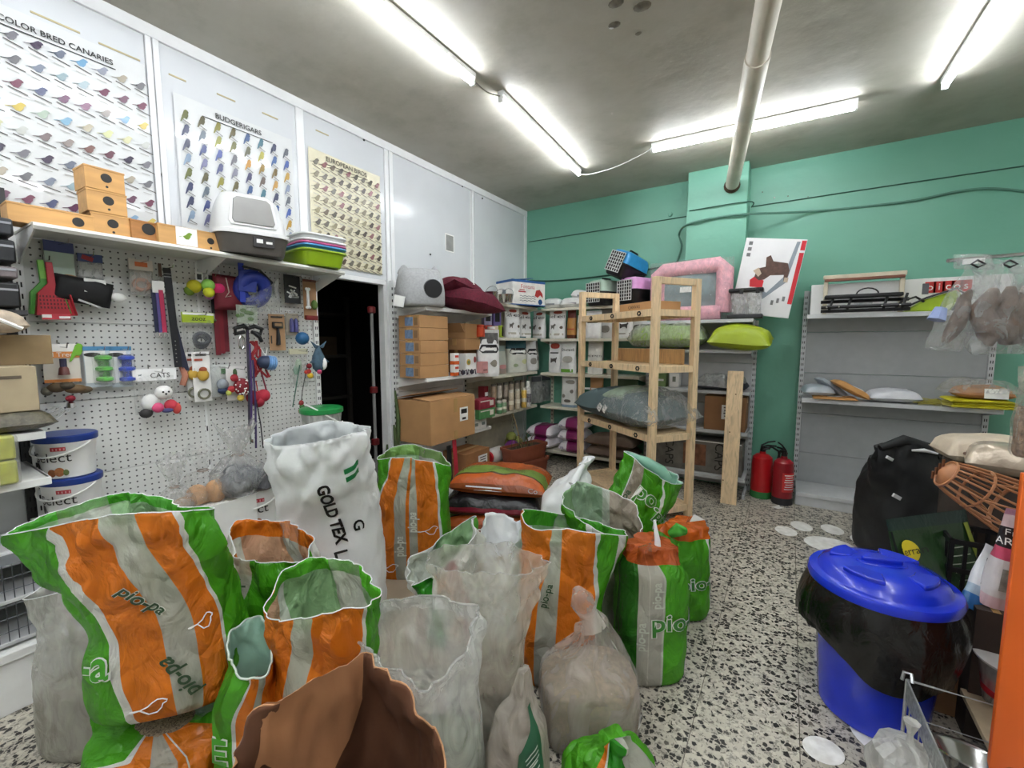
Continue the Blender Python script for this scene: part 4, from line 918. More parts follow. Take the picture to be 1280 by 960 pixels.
t = thing('white_carton', 'white box with yellow flower and red spot left of pink box', 'box', (X0+.06, ly1(585, X0+.06), 1.107), A90); obj('box', M().box((0, 0, .095), (.16, .08, .19)), PAPER, t, bevel=.002); obj('flower_print', M().lathe([(.028, 0), (.028, .003)], 12, (-.04, -.04, .11), rotm(rx=pi/2)), YEL, t); obj('leaf_print', M().lathe([(.016, 0), (.016, .004)], 12, (-.04, -.04, .11), rotm(rx=pi/2)), mat('7c8f50', .5), t); obj('red_print', M().lathe([(.03, 0), (.03, .003)], 12, (.055, -.04, .13), rotm(rx=pi/2), sx=.6), mat('8f2a2a', .5), t)
for k, px in enumerate((579, 590)):
    t = thing('toy_spider', ('small dark spiky toy in front of white box, left one', 'small dark spiky toy in front of white box, right one')[k], 'toy', (X0+.16, ly1(px, X0+.16), 1.107), A90); obj('body', M().ball((0, 0, .025), .022, 10), mat('2c2a38', .5), t)
    for a in range(6): obj('spike', M().tube([(0, 0, .025), (cos(a)*.05, sin(a)*.03, .045), (cos(a)*.055, sin(a)*.035, .002)], .005, 5), mat('3a3040', .5), t)
t = carton('pink_box', 'dusty pink box at the end of the white shelf', (X0+.14, ly1(603, X0+.14), 1.107), (.09, .07, .11), A90, ROSE, tape=False); obj('print', M().box((0, -.036, .03), (.06, .002, .015)), mat('8a5a58', .5), t)
# big carton on the lower shelf
t = thing('large_carton', 'big brown carton with loose top flaps on the white shelf', 'box', (-2.60, 2.82, .562), A90)
w, d, h = .58, .40, .36
obj('carton', M().box((0, 0, h/2), (w, d, h)), CARD, t, bevel=.004)
obj('flap', M().box((0, -.10, h+.012), (w, .19, .005), rx=.06), CARD, t); obj('flap', M().box((.0, .10, h+.03), (w, .2, .005), rx=-.22), CARD, t)
lb = obj('shipping_label', M().box((.13, -d/2-.001, .21), (.11, .002, .12)), PAPER, t); obj('print', M().box((.13, -d/2-.0025, .235), (.08, .001, .04)).box((.13, -d/2-.0025, .17), (.05, .001, .02)), INK, lb)
for z_, h_ in ((h-.06, .12), (.04, .08)): obj('tape', M().box((.02, -d/2-.0006, z_), (.045, .0015, h_)), mat('a8854f', .3), t)
for k in range(4):
    X = -2.54; t = thing('small_white_box', ['white box low at the end of white shelf, bottom left', 'white box low at the end of white shelf, bottom right', 'white box on top of its twin, left, behind big carton', 'white box on top of its twin, right, behind big carton'][k], 'box', (X, 3.25+.11*(k % 2), .563+.1*(k//2)), A90)
    obj('box', M().box((0, 0, .048), (.1, .1, .096)), PAPER, t, bevel=.002); obj('print', M().box((0, -.051, .05), (.05, .002, .03)), mat('7f8a86', .5), t)
carton('brown_carton', 'small brown carton with white label on the white base shelf', (-2.55, 3.17, .118), (.36, .28, .27), A90, mat('96683f', .7, var=.1), lab=('f', .07, .16, .14, .12))
t = thing('red_harness', 'red and black nylon harness hanging below the big carton', 'harness', (-2.42, 2.86, .118)); obj('strap', M().prism([(0, 0), (.05, 0), (.02, .36), (-.03, .36)], (0, -.02, .08), (0, 1, 0), (0, 0, 1), (1, 0, 0), .004), mat('b8283a', .6), t); obj('black_strap', M().prism([(-.08, 0), (-.02, 0), (-.04, .34), (-.09, .34)], (-.01, -.02, .06), (0, 1, 0), (0, 0, 1), (1, 0, 0), .006), BLACK, t); obj('buckle', M().box((.0, .0, .06), (.02, .05, .09)), BLACK, t, bevel=.006); obj('leash_coil', M().tube([(.02, cos(a*.7)*.05, .02+.012*a*.3) for a in range(18)], .008, 6), BLACK, t)
# fontana box and bowls on top of the cream bay
X = -2.58; t = thing('fountain_box', 'white and blue pet fountain box in the corner by the ceiling', 'box', (X, ly(652, X, 380)-.02, 1.803), A90-.35)
w, d, h = .46, .30, .27; obj('carton', M().box((0, 0, h/2), (w, d, h)), mat('e4e2dc', .5), t, bevel=.003); obj('blue_edge', M().box((0, 0, h-.012), (w+.003, d+.003, .026)).box((0, 0, .006), (w+.003, d+.003, .012)), mat('2f5c96', .5), t)
obj('lid_flap', M().box((-.05, .0, h+.02), (.3, .2, .004), ry=-.12), mat('3c68a0', .5), t)
obj('lettering', letters(M(), 'Fontana', (-.02, -d/2, .20), (1, 0, 0), (0, 0, 1), .062), mat('b3202c', .5), t)
m = M()
for k in range(3): m.tube([(-.13+.02*i, -d/2-.001, .05+.025*k+.006*sin(i*2.2)) for i in range(12)], .003, 4)
obj('wave_print', m, mat('56606a', .5), t); obj('red_fish_print', M().prism([(.08, .11), (.12, .09), (.16, .12), (.2, .09), (.19, .14), (.15, .18), (.1, .17)], (0, -d/2, 0), (1, 0, 0), (0, 0, 1), (0, -1, 0), .0015), mat('b3302c', .5), t); obj('blue_badge', M().lathe([(.03, 0), (.03, .002)], 14, (.16, -d/2, .045), rotm(rx=pi/2)), mat('1f4f80', .5), t)
obj('small_print', M().box((-.1, -d/2-.001, .145), (.1, .001, .014)).box((-.1, -d/2-.001, .165), (.07, .001, .01)), mat('a8343a', .5), t); obj('side_print', M().box((-w/2-.001, 0, .13), (.001, .06, .08)), mat('6f7a82', .5), t)
for k, (px, dx, lb) in enumerate(((614, .06, 'steel pet bowl with wire handle, leftmost before the fountain box'), (625, .0, 'steel pet bowl tilted between two others on top shelf'), (634, .08, 'steel pet bowl with lid knob closest to fountain box'))):
    t = thing('steel_bowl', lb, 'bowl', (X+dx+.04, ly(px, X+dx+.04, 380), 1.803)); obj('bowl', M().lathe([(.045, 0), (.05, .003), (.065, .08), (.07, .085), (.064, .083), (.047, .006)], 20), CHROME, t)
    obj('handle', M().tube([(cos(a)*.07, sin(a)*.07*.3, .085+abs(sin(a))*.06) for a in [pi*i/10 for i in range(11)]], .003, 5), CHROME, t); obj('dark_content', M().lathe([(.0, .05), (.058, .05), (.058, .052), (0, .053)], 14, cap=False), mat('4d2a26', .6), t)
# planters
TERR = mat('8a4a34', .6, var=.1, bump=.05)
def planter(label, loc, rz):
    t = thing('planter', label, 'planter', loc, rz); w, d, h = .56, .2, .17
    rows = [(0, w*.43, d*.40, 0, 0), (.012, w*.44, d*.41, 0, 0), (h*.82, w*.475, d*.46, 0, 0), (h*.83, w*.5, d*.5, 0, 0), (h, w*.5, d*.5, 0, 0), (h, w*.47, d*.44, 0, 0), (h*.8, w*.46, d*.43, 0, 0)]
    obj('trough', blob(M(), rows, (0, 0, 0), n=40, sq=9), TERR, t); return t
pl_at = Vector((-2.30, 3.86, 0))
planter('empty terracotta planter holding the other one, on the floor', pl_at, A90-.25)
t = planter('terracotta planter with dried plant stacked on the empty one', pl_at+Vector((-.02, .0, .152)), A90-.25)
obj('soil', M().box((0, 0, .135), (.5, .16, .02)), mat('4a3a2c', .95, var=.3, bump=.5, bscale=60), t)
rr = random.Random(3)
for k in range(16):
    x, y = rr.uniform(-.16, .12), rr.uniform(-.05, .05); q = Vector((x, y, .14)); pts = [q]
    for i in range(4): q = q+Vector((rr.uniform(-.03, .03), rr.uniform(-.03, .03), rr.uniform(.015, .05))); pts.append(q)
    obj('dry_stem', M().tube(pts, [.004, .004, .003, .003, .002], 5), mat('6a5a40' if k % 2 else '59603c', .9), t)
obj('dry_stalk', M().tube([(-.05, 0, .14), (-.09, 0, .3), (-.16, -.02, .46), (-.2, -.03, .52)], [.007, .006, .005, .004], 6), mat('a08a5e', .8), t)
# tall green stems by the doorway
t = thing('cactus_plant', 'tall thin cactus stems standing at the doorway edge', 'plant', (-2.76, 2.47, 0)); obj('pot', M().lathe([(.07, 0), (.075, .01), (.09, .16), (.095, .17), (.08, .17), (.075, .15)], 18), mat('3a3430', .6), t); obj('soil', M().lathe([(0, .15), (.08, .15), (.08, .155), (0, .156)], 14, cap=False), mat('3a2c20', .9), t)
for k, (dx, dy, hh) in enumerate(((0, .02, 1.0), (.03, -.03, .72), (-.03, -.05, .55))):
    obj('stem', M().tube([(dx*.5, dy*.5, .15), (dx, dy, .4*hh), (dx*1.4, dy*1.4+.02, .75*hh), (dx*1.1, dy+.0, hh)], [.02, .024, .02, .008], 7), mat('4a5c34', .7, var=.3), t)
# ---------------------------------------------------------------- blue bin
bc = at(1085, 905, 1.53); bc.z = 0
t = thing('blue_bin', 'round bright blue plastic bin with domed lid and black liner', 'bin', (bc.x, bc.y, 0))
BLUE = mat('1430c4', .25, var=.05, coat=.3)
obj('body', M().lathe([(.0, .006), (.165, .0), (.176, .01), (.178, .03), (.212, .40), (.222, .42)], 48, cap=False), BLUE, t)
lt = radians(3)
obj('lid', M().lathe([(.228, .425), (.240, .43), (.243, .445), (.236, .456), (.212, .458), (.205, .462), (.196, .478), (.150, .492), (.08, .500), (0.001, .501)], 56), BLUE, t, smooth=50)
m = M()
for k in range(4):
    a = pi/4+k*pi/2+.3
    m.grid(lambda u, v, a=a: Vector((cos(a+(u-.5)*.85)*(.085+.075*v), sin(a+(u-.5)*.85)*(.085+.075*v), .5028-.012*v*v-.0*u)), 8, 4)
for k in range(4):
    a = pi/4+k*pi/2+.3; mm = M(); mm.prism([(cos(a+(i/6-.5)*.75)*.095, sin(a+(i/6-.5)*.75)*.095) for i in range(7)]+[(cos(a+(.5-i/6)*.85)*.168, sin(a+(.5-i/6)*.85)*.168) for i in range(7)], (0, 0, .484), (1, 0, 0), (0, 1, 0), (0, 0, 1), .016)
    obj('raised_panel', mm, BLUE, t, bevel=.005)
mm = M(); mm.prism([(cos(2*pi*i/24)*.085, sin(2*pi*i/24)*.038) for i in range(24)], (0, 0, .494), (1, 0, 0), (0, 1, 0), (0, 0, 1), .010)
hd = obj('grip_surround', mm, BLUE, t, bevel=.004); hd.rotation_euler = (0, 0, .25)
mm = M(); mm.prism([(cos(2*pi*i/24)*.07, sin(2*pi*i/24)*.013) for i in range(24)], (0, 0, .497), (1, 0, 0), (0, 1, 0), (0, 0, 1), .020); hd = obj('grip', mm, BLUE, t, bevel=.006); hd.rotation_euler = (0, 0, .25)
def skirt(u, v):
    a = 2*pi*u; low = .24+.05*sin(a*2+1.0)+.035*noise.noise(Vector((cos(a)*2, sin(a)*2, 3)))+.10*max(0, -cos(a-radians(200)))*.4
    z = .432+(low-.432)*v; r = .226+.018*sin(pi*v)+.02*v+.012*noise.noise(Vector((cos(a)*4, sin(a)*4, z*9)))+.008*(1-2*abs(noise.noise(Vector((cos(a)*7, sin(a)*7, z*3)))))
    r += .02*v*max(0, cos(a-radians(150)))
    return Vector((cos(a)*r, sin(a)*r, z))
obj('liner', M().grid(skirt, 80, 14, wrapu=True), mat('0d0d0e', .2, bump=.8, bscale=16, var=.1), t, smooth=80)
t.scale = (.93, .93, 1.17)
# ---------------------------------------------------------------- floor decals
DEC = mat('f4f2ec', .5, var=.15, scale=20)
def decal_paw(label, c, rz, s, pads):
    t = thing('floor_decal', label, 'floor sticker', (c[0], c[1], .0005), rz)
    for x, y, a, b in pads: obj('pad', M().lathe([(1, 0), (1, .0012)], 28, (x*s, y*s, 0), Matrix.Diagonal((a*s, b*s, 1))), DEC, t)
pads = [(0, -.12, .15, .13), (-.23, .03, .07, .09), (-.1, .17, .07, .095), (.1, .18, .07, .095), (.24, .04, .07, .09)]
c0 = onz(1030, 672); decal_paw('white paw-print sticker on the floor beside the grey unit', (c0.x, c0.y), radians(12), 1.0, pads)
c1 = onz(1085, 890); decal_paw('worn white paw-print sticker partly under the blue bin', (c1.x, c1.y), radians(35), .9, pads[:1]+[(-.32, -.16, .07, .06)])
p = onz(970, 632); t = thing('paper_scrap', 'crumpled white paper scrap on floor by the extinguishers', 'paper', (p.x, p.y-.05, 0)); obj('scrap', M().prism([(-.05, 0), (.02, .02), (.06, .0), (.0, -.03)], (0, 0, .001), (1, 0, .1), (0, 1, .2), (0, 0, 1), .002), PAPER, t); obj('fold', M().prism([(-.03, .0), (.02, .02), (.03, 0)], (0, 0, .006), (1, 0, .4), (0, 1, .2), (0, 0, 1), .002), PAPER, t)
# ---------------------------------------------------------------- right grey gondola: top shelf
def rg(px, py, Y): return ony(px, py, Y)
a, b = rg(1014, 360, 4.70), rg(1262, 330, 4.70)
t = thing('long_white_box', 'long white carton with red letter squares behind the black cot', 'box', ((a.x+b.x)/2, 4.66, 1.634)); w = b.x-a.x
obj('carton', M().box((0, 0, .13), (w, .1, .26)), mat('e2e2e0', .4, var=.02), t, bevel=.003)
for k, ch in enumerate('picos'):
    p = rg(1165+11.2*k, 337, 4.605); lx = p.x-(a.x+b.x)/2
    s_ = obj('red_square', M().box((lx, -.0515, .19), (.062, .003, .085)), mat('c22a26', .4), t); obj('lettering', letters(M(), ch, (lx, -.053, .19), (1, 0, 0), (0, 0, 1), .075), PAPER, s_)
obj('grey_print', M().box((-w*.2, -.0515, .12), (.12, .003, .08)), mat('b9b9b9', .5, var=.3, scale=40), t)
a, b = rg(1030, 345, 4.50), rg(1136, 340, 4.50); cx = (a.x+b.x)/2; w = b.x-a.x
t = thing('folding_cot', 'black metal folding pet cot with beige top rail on grey shelf', 'pet cot', (cx, 4.50, 1.634))
BEIGE = mat('c9bfa8', .5); zt = rg(1080, 340, 4.5).z-1.634
obj('top_rail', M().box((0, .06, zt-.02), (w, .04, .035)), BEIGE, t, bevel=.006)
obj('rail_underside', M().box((0, .055, zt-.045), (w*.96, .045, .02)), mat('7a4a38', .6), t, bevel=.003)
for s in (-1, 1): obj('side_post', M().box((s*w*.46, .07, zt/2-.02), (.03, .03, zt-.05)), BEIGE, t, bevel=.004)
for k, (z, yy_) in enumerate(((.02, -.09), (.05, -.11), (.10, -.02))):
    obj('black_bar', M().tube([(-w*.52, yy_, z), (w*.52, yy_, z)], .014, 8), BLACK, t)
obj('black_panel', M().box((-.01, -.03, .135), (w*.92, .12, .03)), BLACK, t, bevel=.008)
for x in (-.42, -.2, .22, .43): obj('black_leg', M().tube([(w*x, -.1, .02), (w*(x+.06), -.05, .14)], .010, 6), BLACK, t)
for x in (-.45, -.3, .2, .4): obj('rivet', M().ball((w*x, -.124, .05), .008, 8), CHROME, t)
obj('loop', M().tube([(w*.05+cos(a_)*.07, .0, .15+sin(a_)*.05) for a_ in [pi*i/8 for i in range(9)]], .006, 6), BLACK, t)
p = rg(1160, 384, 4.48)
t = thing('lime_carrier', 'folded lime green and black fabric carrier at the cot end', 'bag', (p.x-.0, 4.50, 1.634))
obj('lime_panel', M().prism([(-.14, 0), (.12, 0), (.17, .12), (.14, .15), (-.02, .09)], (0, -.05, 0), (1, 0, 0), (0, 0, 1), (0, 1, 0), .14), mat('95b01e', .6), t, bevel=.01)
obj('black_piping', M().tube([(-.16, -.055, .02), (-.02, -.055, .10), (.14, -.055, .16), (.18, -.055, .12), (.125, -.055, .0)], .008, 6), BLACK, t)
obj('handle', M().tube([(-.2, -.05, .01), (-.16, -.05, .08), (-.08, -.05, .11), (-.03, -.05, .07)], .009, 6), BLACK, t); obj('strap', M().box((-.02, 0, .17), (.035, .02, .08)), mat('55585c', .6), t)
# right grey gondola: parcels
GMAIL = mat('aab3bb', .35, var=.1, bump=.3, bscale=16); KMAIL = mat('b9884e', .6, var=.1, bump=.15)
def parcel(label, px, py, Y, L_, W_, T_, m, rz=0, ry=0, seed=0, dz=0, lab=True, rx=0):
    p = rg(px, py, Y); t = thing('parcel', label, 'parcel', (p.x, Y, .927+dz)); t.rotation_euler = (rx, ry, rz)
    pillow('envelope', L_, W_, T_, m, t, p=3.5, wr=.008, seed=seed, loc=(0, 0, T_*.36))
    if lab: obj('address_label', M().box((.02, -.01, T_*.98), (L_*.45, W_*.35, .003), rx=.12), PAPER, t)
    return t
parcel('flat kraft card mailer lying under the padded envelopes', 1043, 495, 4.50, .30, .24, .02, KMAIL, .05, seed=1)
parcel('grey plastic mailer at the far left of the parcel shelf', 1022, 490, 4.55, .22, .2, .09, GMAIL, .2, seed=2, dz=.02, lab=False)
parcel('silver grey mailer leaning up behind the kraft envelope', 1036, 480, 4.60, .24, .2, .05, GMAIL, .3, radians(38), seed=3, dz=.07, lab=False)
parcel('padded kraft envelope with white label leaning over other parcels', 1060, 488, 4.48, .27, .2, .06, KMAIL, .1, radians(28), seed=4, dz=.065)
parcel('plump white plastic mailer in the middle of the parcel shelf', 1115, 497, 4.52, .32, .24, .10, mat('c9cbd0', .3, var=.08, bump=.4, bscale=14), .05, seed=5)
p = rg(1222, 505, 4.5)
for k, (dx, dy, rz_, lb) in enumerate(((0, 0, .03, 'yellow folded sack at the bottom of the right hand pile'), (.02, .01, -.02, 'yellow folded sack in the middle of the right hand pile'), (-.01, 0, .05, 'yellow folded sack on top, under the brown parcel bag'))):
    t = thing('folded_sack', lb, 'sack', (p.x+dx, 4.50+dy, .927+.02*k), rz_); pillow('sack', .34, .28, .024, mat('c9c01e', .45, var=.15), t, p=8, wr=.003, seed=k, loc=(0, 0, .008)); obj('hem', M().box((0, -.135, .012), (.32, .006, .006)), mat('a39a1a', .5), t)
t = thing('wrapped_parcel', 'brown paper parcel with white label inside clear plastic on yellow sacks', 'parcel', (p.x+.01, 4.50, .987)); pillow('parcel', .30, .22, .10, KRAFT, t, p=4, wr=.01, seed=9, loc=(0, 0, .035)); obj('address_label', M().box((.05, -.108, .05), (.12, .004, .07), rx=-.1), PAPER, t)
m = M(); mk = pillow_pts(.40, .27, .14, 3, .02, 7, 12, .35); m.grid(mk(1), 20, 14); m.v = [v+Vector((-.02, 0, .05)) for v in m.v]; obj('plastic_wrap', m, clear_film(fac=.25, rough=.12), t, smooth=80)
p = rg(1172, 505, 4.5)
t = thing('straw_bundle', 'loose bundle of yellow green straw next to the yellow sacks', 'straw', (p.x, 4.47, .927)); m = M(); rr = random.Random(5)
for k in range(70):
    x, y, a_ = rr.uniform(-.1, .1), rr.uniform(-.07, .07), rr.uniform(-.5, .5); m.box((x, y, .008+rr.uniform(0, .03)), (.12, .004, .004), rz=a_, ry=rr.uniform(-.2, .2))
obj('straws', m, mat('a9a24a', .7, var=.3), t, kind='stuff'); obj('tie', M().tube([(0, -.08, .005), (0, -.04, .045), (0, .04, .045), (0, .08, .005)], .003, 5), mat('7a7a50', .6), t)

# ---------------------------------------------------------------- big black bag
c = at(1140, 690, 2.72); BK = mat('17181a', .62, var=.25, scale=8, bump=.5, bscale=9)
rim = [(0, at(1090, 575, 2.60)), (.12, at(1098, 556, 2.62)), (.25, at(1130, 552, 2.58)), (.38, at(1165, 566, 2.56)), (.5, at(1196, 574, 2.62)), (.63, at(1190, 566, 2.84)), (.75, at(1140, 550, 2.88)), (.88, at(1098, 558, 2.8))]
P = surf(rim, (c.x, c.y), .62, .46, YAW, 0, n=2.8, vf=.6, bulge=.05, wr=.026, fq=4.5, seed=3, foot=.8, vft=.08)
t = thing('black_bag', 'large bulging black fabric sack slumped against the grey unit', 'bag', (c.x, c.y, 0))
g = M().grid(P, 80, 50, wrapu=True); n0 = 80*50
top = Vector((0, 0, 0))
for i in range(80): top += P(i/80, 1)/80
top.z -= .03; g.add([top]+[P(i/80, 1) for i in range(80)], [(0, i+1, (i+1) % 80+1) for i in range(80)])
obj('sack', g, BK, t, world=True, smooth=80)
for k, (px, py, d_, s) in enumerate(((1121, 621, 2.43, .03), (1112, 573, 2.53, .025), (1203, 570, 2.62, .03))):
    q = at(px, py, d_); obj('reflective_tab', M().box(q, (s*1.6, .012, s*.7), rz=YAW, ry=.5), mat('d9d9d9', .25), t, world=True)
obj('strap', M().tube([at(1140, 563, 2.52), at(1156, 563, 2.50), at(1172, 567, 2.5)], [.006, .012, .006], 6), mat('e4e4e6', .3), t, world=True)
obj('top_fold', M().tube([at(1100, 560, 2.6), at(1130, 550, 2.58), at(1165, 562, 2.56), at(1195, 572, 2.6)], [.02, .032, .035, .018], 10), BK, t, world=True, smooth=80)
obj('handle_loop', M().tube([at(1172, 572, 2.56), at(1188, 558, 2.6), at(1210, 557, 2.66), at(1218, 566, 2.7)], .012, 7), BLACK, t, world=True)

# ---------------------------------------------------------------- orange ended display unit on the right
e0 = at(1275, 590, 1.15)
ORANGE = mat('e0661f', .45, var=.05, scale=6)
t = thing('orange_display', 'orange painted display unit cut off by the right edge of photo', 'shelving', (e0.x+.3, e0.y+.45, 0))
obj('end_panel', M().box2((e0.x, e0.y-.02, 0), (e0.x+.55, e0.y, e0.z)), ORANGE, t, world=True, bevel=.002)
for z in (.17, e0.z-.012): obj('shelf', M().box2((e0.x+(.03 if z < 1 else .18), e0.y, z-.02), (e0.x+.55, e0.y+(.36 if z != .62 else .5), z)), mat('b9a98c', .6), t, world=True, bevel=.002)
obj('back_panel', M().box2((e0.x+.53, e0.y, 0), (e0.x+.55, e0.y+.36, e0.z+.3)), mat('8b8a86', .6), t, world=True)
DX, DYo = e0.x, e0.y
# clear kibble bag on its top
q = at(1277, 548, 1.36)
t = thing('kibble_bag', 'clear bag of brown kibble with pink label on the orange unit', 'pet food bag', (q.x+.06, q.y, e0.z-.012)); t.rotation_euler = (0, 0, YAW-.5); t.scale = (.85, .85, .85)
P = pouch_P(.2, .34, .12, 3, .012); obj('bag', M().grid(lambda u, v: P(u, v), 30, 18, wrapu=True), clear_film('d9d2c4', .3, .2), t, smooth=80)
P2 = pouch_P(.185, .34, .105, 3, .012); obj('kibble', M().grid(lambda u, v: P2(u, v*.55+.005), 26, 10, wrapu=True).lathe([(0.001, .188), (.08, .186)], 12, cap=False, sy=.35), mat('8a705a', .9, var=.5, scale=60, bump=1, bscale=70), t, smooth=80, kind='stuff')
m = M(); on_surf(m, P, '', .25, .9, 0, .04, .4, .34); mm = M().grid(lambda u, v: P(.16+.18*u, .86+.12*v)+Vector((0, -.003, 0)), 6, 2); obj('pink_label', mm, mat('c77a86', .5), t, smooth=80)
mm = M().grid(lambda u, v: P(.14+.22*u, .58+.26*v)+Vector((0, -.003, 0)), 6, 2); o_ = obj('white_label', mm, mat('d9d0c6', .5), t, smooth=80); mm = M(); mm.box((0, -.055, .25), (.09, .002, .012)).box((0, -.056, .225), (.12, .002, .005)); obj('print', mm, INK, o_)
# heap of bags between the unit and the black bag
def at_thing(name, label, cat, px, py, d_, z=None, rz=None): 
    q = at(px, py, d_); return thing(name, label, cat, (q.x, q.y, q.z if z is None else z), YAW if rz is None else rz)
t = thing('grey_crate', 'dark slotted plastic crate standing behind the green soil bag', 'crate', (e0.x+.165, e0.y+.83, .008), 0)
m = M()
for k in range(6):
    for s in (-1, 1): m.box((s*.105, -.10+.04*k, .29), (.01, .012, .58)); m.box((-.10+.04*k, s*.105, .29), (.012, .01, .58))
for z in (.015, .12, .23, .34, .45, .57):
    for s in (-1, 1): m.box((s*.105, 0, z), (.012, .22, .02)); m.box((0, s*.105, z), (.22, .012, .02))
obj('lattice', m, BLACK, t, kind='stuff'); obj('crate_floor', M().box((0, 0, .006), (.2, .2, .01)), BLACK, t)
t = lying('cream food bag with plum label lying on top of the dark heap', (e0.x+.31, e0.y+1.22, .822), YAW-.5, .42, .26, .13, mat('cbbcA6'.lower(), .5, var=.1, bump=.2), 60)
obj('plum_label', M().grid(lambda u, v: Vector((-.06+.22*u, -.135+.01*sin(u*3), .02+.075*v)), 6, 2), mat('5a1f3c', .4), t); obj('paw_print', paw_print(-.14, .05, -.134, .03), mat('8a6f64', .5), t, kind='stuff'); obj('round_badge', M().lathe([(.02, 0), (.02, .003)], 12, (-.02, -.138, .05), rotm(rx=pi/2)), mat('b9a2a8', .5), t)
t = thing('support_box', 'tall plain dark carton carrying the cream bag and silver bag', 'box', (e0.x+.34, e0.y+1.18, 0)); obj('carton', M().box((0, 0, .41), (.36, .42, .82)), mat('3a302a', .8), t); obj('tape', M().box((0, 0, .8205), (.05, .42, .001)), mat('a8854f', .3), t)
t = lying('crumpled silver foil bag between kibble bag and cone collar', (e0.x+.28, e0.y+1.02, .822), YAW-.8, .26, .2, .13, mat('b9ab98', .25, .3, var=.2, bump=.5, bscale=14), 61); obj('seal_strip', M().box((.16, 0, .05), (.012, .2, .02)), mat('d9d0c0', .3), t)
# plastic muzzle: brown basket muzzle
q = at(1228, 615, 1.62)
t = thing('basket_muzzle', 'tan plastic basket muzzle hanging over the dark crate', 'muzzle', q, YAW)
TANP = mat('b07850', .45, var=.05)
R = rotm(ry=radians(-62), rz=radians(-30))
def mz(a_, v):  # v 0 nose end .. 1 open end; axis local z
    r = .06+.055*v**.8; return R @ Vector((cos(a_)*r*.9, sin(a_)*r*1.1, .12-.22*v))
for k in range(14): obj('rib', M().tube([mz(2*pi*k/14, v/6) for v in range(7)], .0045, 6), TANP, t)
for v in (0, .45, 1.0): obj('ring', M().tube([mz(2*pi*k/24, v) for k in range(24)], .005 if v < 1 else .007, 6, closed=True), TANP, t)
for k in range(7): obj('cross_rib', M().tube([mz(2*pi*(k*2+w_*1.0)/14, .45+.55*w_) for w_ in (0, .5, 1)], .004, 6), TANP, t)
m = M(); m.add([R@Vector((0, 0, .145))]+[mz(2*pi*k/20, 0) for k in range(20)], [(0, k+1, (k+1) % 20+1) for k in range(20)]); obj('nose_cap', m, TANP, t, solid=.006, smooth=80)
for k in range(4): obj('nose_slot', M().box(R@Vector((.02*(k-1.5), .022, .142)), (.012, .004, .03), rz=.3), mat('6f4428', .6), t)
obj('strap', M().tube([mz(4.2, 1), mz(4.2, 1)+Vector((-.02, 0, -.08)), mz(4.2, 1)+Vector((-.03, -.01, -.15))], .009, 6), mat('8f8f88', .4), t)
# upright packs
def flatpack(label, px, py, d_, w, h, th, m, rz, ry=0, rx=0, name='food_pack', prints=()):
    q = at(px, py, d_); t = thing(name, label, 'pet food bag', q); t.rotation_euler = (rx, ry, rz)
    P = pouch_P(w, h, th, px, .006, gus=0); obj('bag', M().grid(lambda u, v: P(u, v), 26, 14, wrapu=True), m, t, smooth=75)
    for pr in prints:
        if pr[0] == 'text': m2 = on_surf(M(), P, pr[1], .25+pr[2]/(2*w)*.9, pr[3], 0, pr[4], 2*w, h, .004); obj('lettering', m2, pr[5], t)
        else:
            x0, x1, v0, v1 = pr[1]; m2 = M().grid(lambda u, v: P(.25+(x0+(x1-x0)*u)*.42, v0+(v1-v0)*v)+Vector((0, -.0035-pr[3]*.001, 0)), 8, 4); obj('print_panel', m2, pr[2], t, smooth=75)
    return t
flatpack('upright pink and white pack with dark lettered band beside orange panel', 1243, 757, 1.43, .09, .35, .07, striped([(0, 'd9b9bd'), (.12, 'd9d4d0'), (.5, 'c9506a'), (.62, '222024'), (.82, 'd9c4c6'), (.94, 'b98aa0')], axis=1, trans=0), YAW-.3, ry=radians(8), prints=[('text', 'Frie', 0, .77, .03, PAPER), ('text', 'ARGU', 0, .68, .034, PAPER), ('panel', (-.2, .1, .2, .42), mat('8f8a80', .5, var=.4, scale=30), 0)])
flatpack('white and blue pack with small print and barcode leaning left', 1228, 770, 1.45, .17, .24, .05, striped([(0, '2f6fae'), (.22, '9fb4c6'), (.36, 'd9dde0')], axis=1, trans=0), YAW-.1, ry=radians(28), rx=radians(-12), prints=[('panel', (-.3, .3, .66, .8), INK, 0), ('panel', (-.25, .1, .5, .6), mat('6f8fb0', .5), 0), ('panel', (-.32, -.1, .4, .46), INK, 0)])
t = thing('support_box', 'narrow dark carton under the pink lettered pack by orange panel', 'box', (at(1240, 757, 1.43).x, at(1240, 757, 1.43).y, 0)); hz_ = at(1240, 757, 1.43).z-.002; obj('carton', M().box((0, 0, hz_/2), (.1, .1, hz_)), mat('3a302a', .8), t); obj('tape', M().box((0, 0, hz_+.0005), (.02, .1, .001)), mat('a8854f', .3), t)
# green soil bag in the open carton
CX = e0.x-.02
q = at(1190, 775, 1.80)
t = thing('open_carton', 'low open brown carton on floor between bin and orange unit', 'box', (e0.x+.17, e0.y+.70, 0), 0)
for x, y, w, d in ((-.29, 0, .006, .52), (.29, 0, .006, .52), (0, -.26, .58, .006), (0, .26, .58, .006)): obj('side', M().box((x, y, .125), (w, d, .25)), mat('94704c', .8, var=.1), t)
obj('bottom', M().box((0, 0, .004), (.58, .52, .006)), CARD2, t)
t = flatpack('dark green soil bag with yellow emblem leaning out of carton', 1196, 802, 1.70, .37, .52, .09, striped([(0, '23401f'), (.08, '1f3d1c'), (.9, '16302a')], axis=1, trans=0, rough=.35), YAW+.05, rx=radians(-14), ry=radians(-6), name='soil_bag', prints=[('panel', (-.5, -.42, .1, .9), mat('101418', .4), 1), ('panel', (.3, .42, .1, .9), mat('8f9a3a', .5), 1)])
